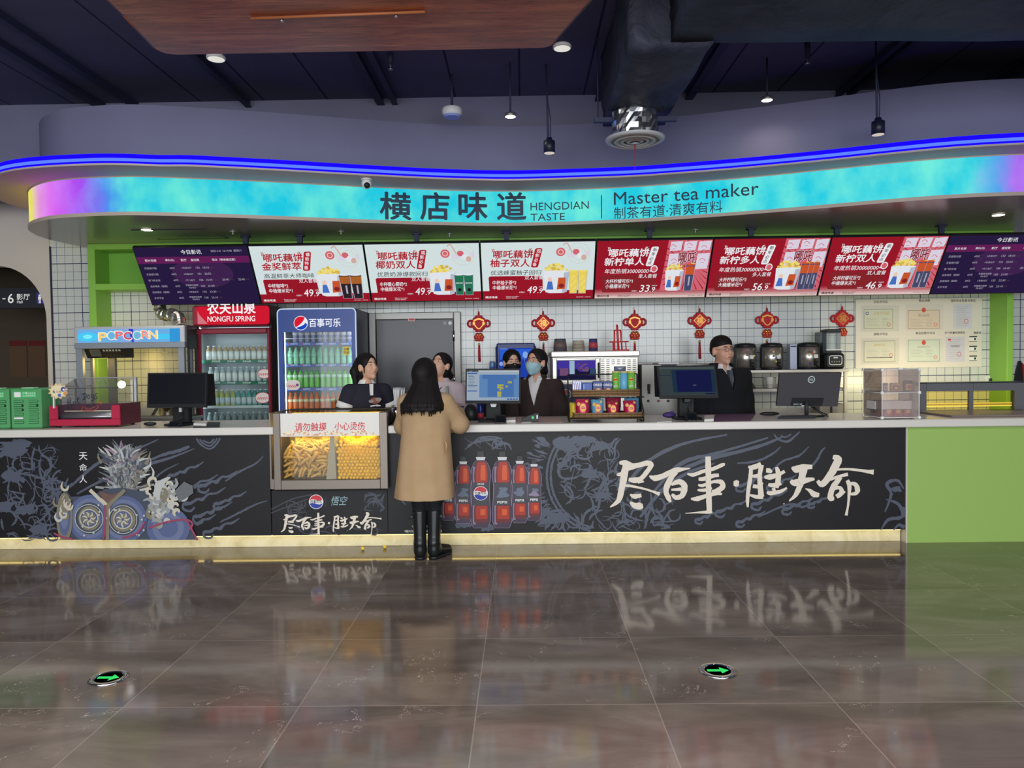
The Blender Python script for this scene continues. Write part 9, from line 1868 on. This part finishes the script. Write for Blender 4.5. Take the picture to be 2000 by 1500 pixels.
t = thing('mobile_phone', 'dark mobile phone held by the customer over the worktop', 'phone', wp); b = MB(); Mx = Matrix.Translation(wp+Vector((0, 0.0, -0.012))) @ Matrix.Rotation(R(-20), 4, 'Z') @ Matrix.Rotation(R(34), 4, 'X'); b.bx(-0.037, 0.037, -0.07, 0.07, -0.004, 0.004, mat('phone_dark', (52, 48, 64), 0.25), 0.003, Mx); b.build('case', t); b = MB(); b.bx(-0.033, 0.033, -0.065, 0.065, 0.0042, 0.005, mat('phone_screen', (70, 60, 96), 0.1), 0, Mx); b.build('screen', t)
# ---- staff girl in the navy polo
p = person('young staff woman with a ponytail in a navy polo shirt beside the blue fridge', at(716, 800, 6.93).x, 6.97, 1.628, 30, 24, 10, HANG(1.0), hair=H0[:4]+[H0[4]]+H0[5:]+[('c', (-0.02, 0.105, 0.055), ((-0.03, 0.15, -0.02), 0.028, 0.034)), ('c', (-0.03, 0.15, -0.02), ((-0.03, 0.14, -0.18), 0.034, 0.016)), ('c', (-0.03, 0.14, -0.17), ((-0.035, 0.13, -0.27), 0.016, 0.006)), ('c', (0.066, -0.035, 0.03), ((0.072, -0.028, -0.07), 0.010, 0.004)), ('c', (-0.066, -0.035, 0.03), ((-0.072, -0.028, -0.06), 0.010, 0.004))])
M_NPOLO = mat('navy_polo', (36, 36, 50), 0.85); garment(p, 'polo_shirt', M_NPOLO, 0.024, 0.86, 0.5, (0.078, 0.080, 0.06), 1.365)
arc_band(p, 'collar', M_PW, 0.058, 1.402, 0.105, 1.322, -64, 244); h = p['h']; v = p['v']
b = MB(); S, el, wr = p['sleeves'][0]; S2, e2 = Vector(S), Vector(el); b.tube([S2.lerp(e2, 0.5), S2.lerp(e2, 0.78)], [0.0830, 0.0832], M_PW, 20); S, el, wr = p['sleeves'][1]; S2, e2 = Vector(S), Vector(el); b2 = MB(); b2.tube([S2.lerp(e2, 0.5), S2.lerp(e2, 0.78)], [0.0830, 0.0832], M_PW, 20); b.build('sleeve_band', p['t']); b2.build('sleeve_band', p['t'])
b = MB(); b.prism([(-0.013, 1.24), (0.013, 1.24), (0.016, 1.345), (-0.016, 1.345)], 'y', -0.135, -0.112, M_PW); b.build('placket', p['t'])
g = G(-0.142, 0.001); 
for x_, z_, r_, m_ in ((0.03, 1.19, 0.05, mat('shirt_print_rust', (150, 90, 74), 0.7)), (0.06, 1.2, 0.03, mat('shirt_print_grey', (150, 146, 144), 0.7)), (-0.01, 1.185, 0.025, mat('shirt_print_grey', (150, 146, 144), 0.7))): g.el(x_, z_, r_, r_*0.6, m_, 14); g.up()
for k in range(3): g.stroke([(-0.02, 1.14-0.03*k), (0.03, 1.145-0.03*k), (0.08, 1.14-0.03*k)], 0.012, M_PW, 4, False, 0.4, rn)
g.build('shirt_print', p['t']); b = MB(); b.ball(h(-0.022, 0.118, 0.05), (0.026, 0.02, 0.026), M_PW, 12, 8); b.build('hair_tie', p['t']); bottoms(p); place(p)
# ---- staff woman in the pale blouse, half hidden by the customer
p = person('staff woman in a pale pinkish blouse partly hidden behind the customer', at(864, 800, 7.05).x, 7.15, 1.63, -16, -14, 26, DOWN(0.985), lean=0.06, hair=H0+[('c', (0, 0.11, -0.02), ((0.03, 0.115, -0.05), 0.045, 0.04))])
M_BLOUSE = mat('blush_blouse', (204, 190, 196), 0.7); garment(p, 'blouse', M_BLOUSE, 0.024, 0.86, 0.92, (0.066, 0.066, 0.056), 1.37)
arc_band(p, 'collar', M_BLOUSE, 0.058, 1.405, 0.098, 1.33, -62, 242); v = p['v']
b = MB(); q = v(0.075, -0.137, 1.21); b.bx(q[0]-0.04, q[0]+0.04, q[1]-0.008, q[1], q[2]-0.009, q[2]+0.009, mat('name_badge_red', (120, 44, 36), 0.4), 0.002); b.build('name_badge', p['t'])
b = MB(); q = v(0, -0.155, 1.0); q1 = v(0.03, -0.15, 1.17); b.bx(-0.10, 0.07, q[1]-0.012, q[1], 0.86, q1[2], mat('apron_black', (34, 40, 44), 0.8), 0.004); b.build('apron', p['t'])
b = MB(); q2 = v(0.1, -0.125, 1.33); q3 = v(0.11, -0.15, 1.13); q4 = v(0.11, -0.155, 0.9); b.tube([q2, q3, q4], [0.014, 0.015, 0.015], mat('strap_sage', (150, 166, 150), 0.8), 4, False); b.build('apron_strap', p['t'])
b = MB(); b.tube([v(-0.06, 0.0, 1.37), v(-0.045, -0.115, 1.29), v(-0.02, -0.14, 1.19), v(0.02, -0.12, 1.30), v(0.06, 0.0, 1.37)], 0.004, M_BLACK, 6); b.build('lanyard', p['t']); bottoms(p); place(p)
# ---- staff woman with the black mask, behind
p = person('staff woman in a black face mask whose eyes look over the seat plan monitor', at(1000, 720, 7.5).x, 7.50, 1.65, 10, 4, 4, HANG(1.0), face='mask', hair=H0+[('c', (0, 0.10, -0.03), ((0, 0.11, -0.06), 0.045, 0.04))])
garment(p, 'black_top', mat('black_top', (34, 34, 38), 0.85), 0.022, 0.86, 0.95, (0.066, 0.06, 0.048)); mask(p, mat('mask_black', (24, 22, 26), 0.8)); bottoms(p); place(p)
# ---- staff woman with the pale blue mask and brown coat
p = person('staff woman in a pale blue face mask, round glasses and a dark brown coat', at(1049, 800, 7.1).x, 7.12, 1.65, -14, -24, 12, HANG(1.01), skin=SKIN2, face='mask', hair=H0+[('c', (0, 0.10, -0.03), ((0, 0.12, -0.06), 0.05, 0.045))])
garment(p, 'shirt', mat('white_shirt', (216, 214, 214), 0.7), 0.020, 0.86, 0.6, neck=1.385, vneck=(1.33, 0.5)); garment(p, 'coat', mat('brown_wool', (50, 38, 36), 0.9), 0.050, 0.62, 0.95, (0.082, 0.082, 0.066), 1.365, (1.10, 0.26))
arc_band(p, 'coat_collar', mat('brown_wool', (50, 38, 36), 0.9), 0.072, 1.41, 0.128, 1.325, -48, 228, th=0.012); arc_band(p, 'shirt_collar', mat('white_shirt', (216, 214, 214), 0.7), 0.056, 1.40, 0.074, 1.36, -66, 246); mask(p, mat('mask_blue', (158, 194, 204), 0.7)); glasses(p, mat('glasses_gold', (196, 168, 150), 0.3, 0.6))
b = MB(); q = p['v'](0.0, -0.172, 1.03); b.ball(q, (0.012, 0.006, 0.012), M_CHROME, 10, 6); b.build('coat_button', p['t']); bottoms(p); place(p)
# ---- man in the black overcoat
p = person('man in glasses and a black overcoat looking aside behind the dark blue monitor', at(1410, 800, 7.15).x, 7.16, 1.745, 20, 2, 4, HANG(1.06), male=True, skin=SKIN2, hair=[('e', (0, 0.02, 0.052), (0.086, 0.100, 0.082)), ('e', (0, 0.04, 0.01), (0.084, 0.082, 0.07)), ('n', (0, -0.092, -0.062), (0.10, 0.085, 0.105)), ('n', (0.095, 0.0, -0.04), (0.035, 0.05, 0.05)), ('n', (-0.095, 0.0, -0.04), (0.035, 0.05, 0.05))])
garment(p, 'shirt', mat('white_shirt', (216, 214, 214), 0.7), 0.018, 0.86, 0.6, neck=1.385, vneck=(1.33, 0.5)); M_OVC = mat('black_wool', (20, 21, 27), 0.9); garment(p, 'overcoat', M_OVC, 0.058, 0.55, 0.96, (0.092, 0.088, 0.07), 1.365, (1.16, 0.3))
arc_band(p, 'coat_collar', M_OVC, 0.084, 1.415, 0.155, 1.325, -44, 224, th=0.016); arc_band(p, 'shirt_collar', mat('white_shirt', (216, 214, 214), 0.7), 0.066, 1.405, 0.08, 1.36, -70, 250); v = p['v']
b = MB(); b.prism([(-0.014, 1.16*p['s']), (0.014, 1.16*p['s']), (0.02, 1.32*p['s']), (0.012, 1.35*p['s']), (-0.012, 1.35*p['s']), (-0.02, 1.32*p['s'])], 'y', -0.155, -0.10, mat('tie_slate', (74, 80, 86), 0.6)); b.build('tie', p['t']); glasses(p, mat('glasses_black', (40, 38, 40), 0.3), False); bottoms(p); place(p)
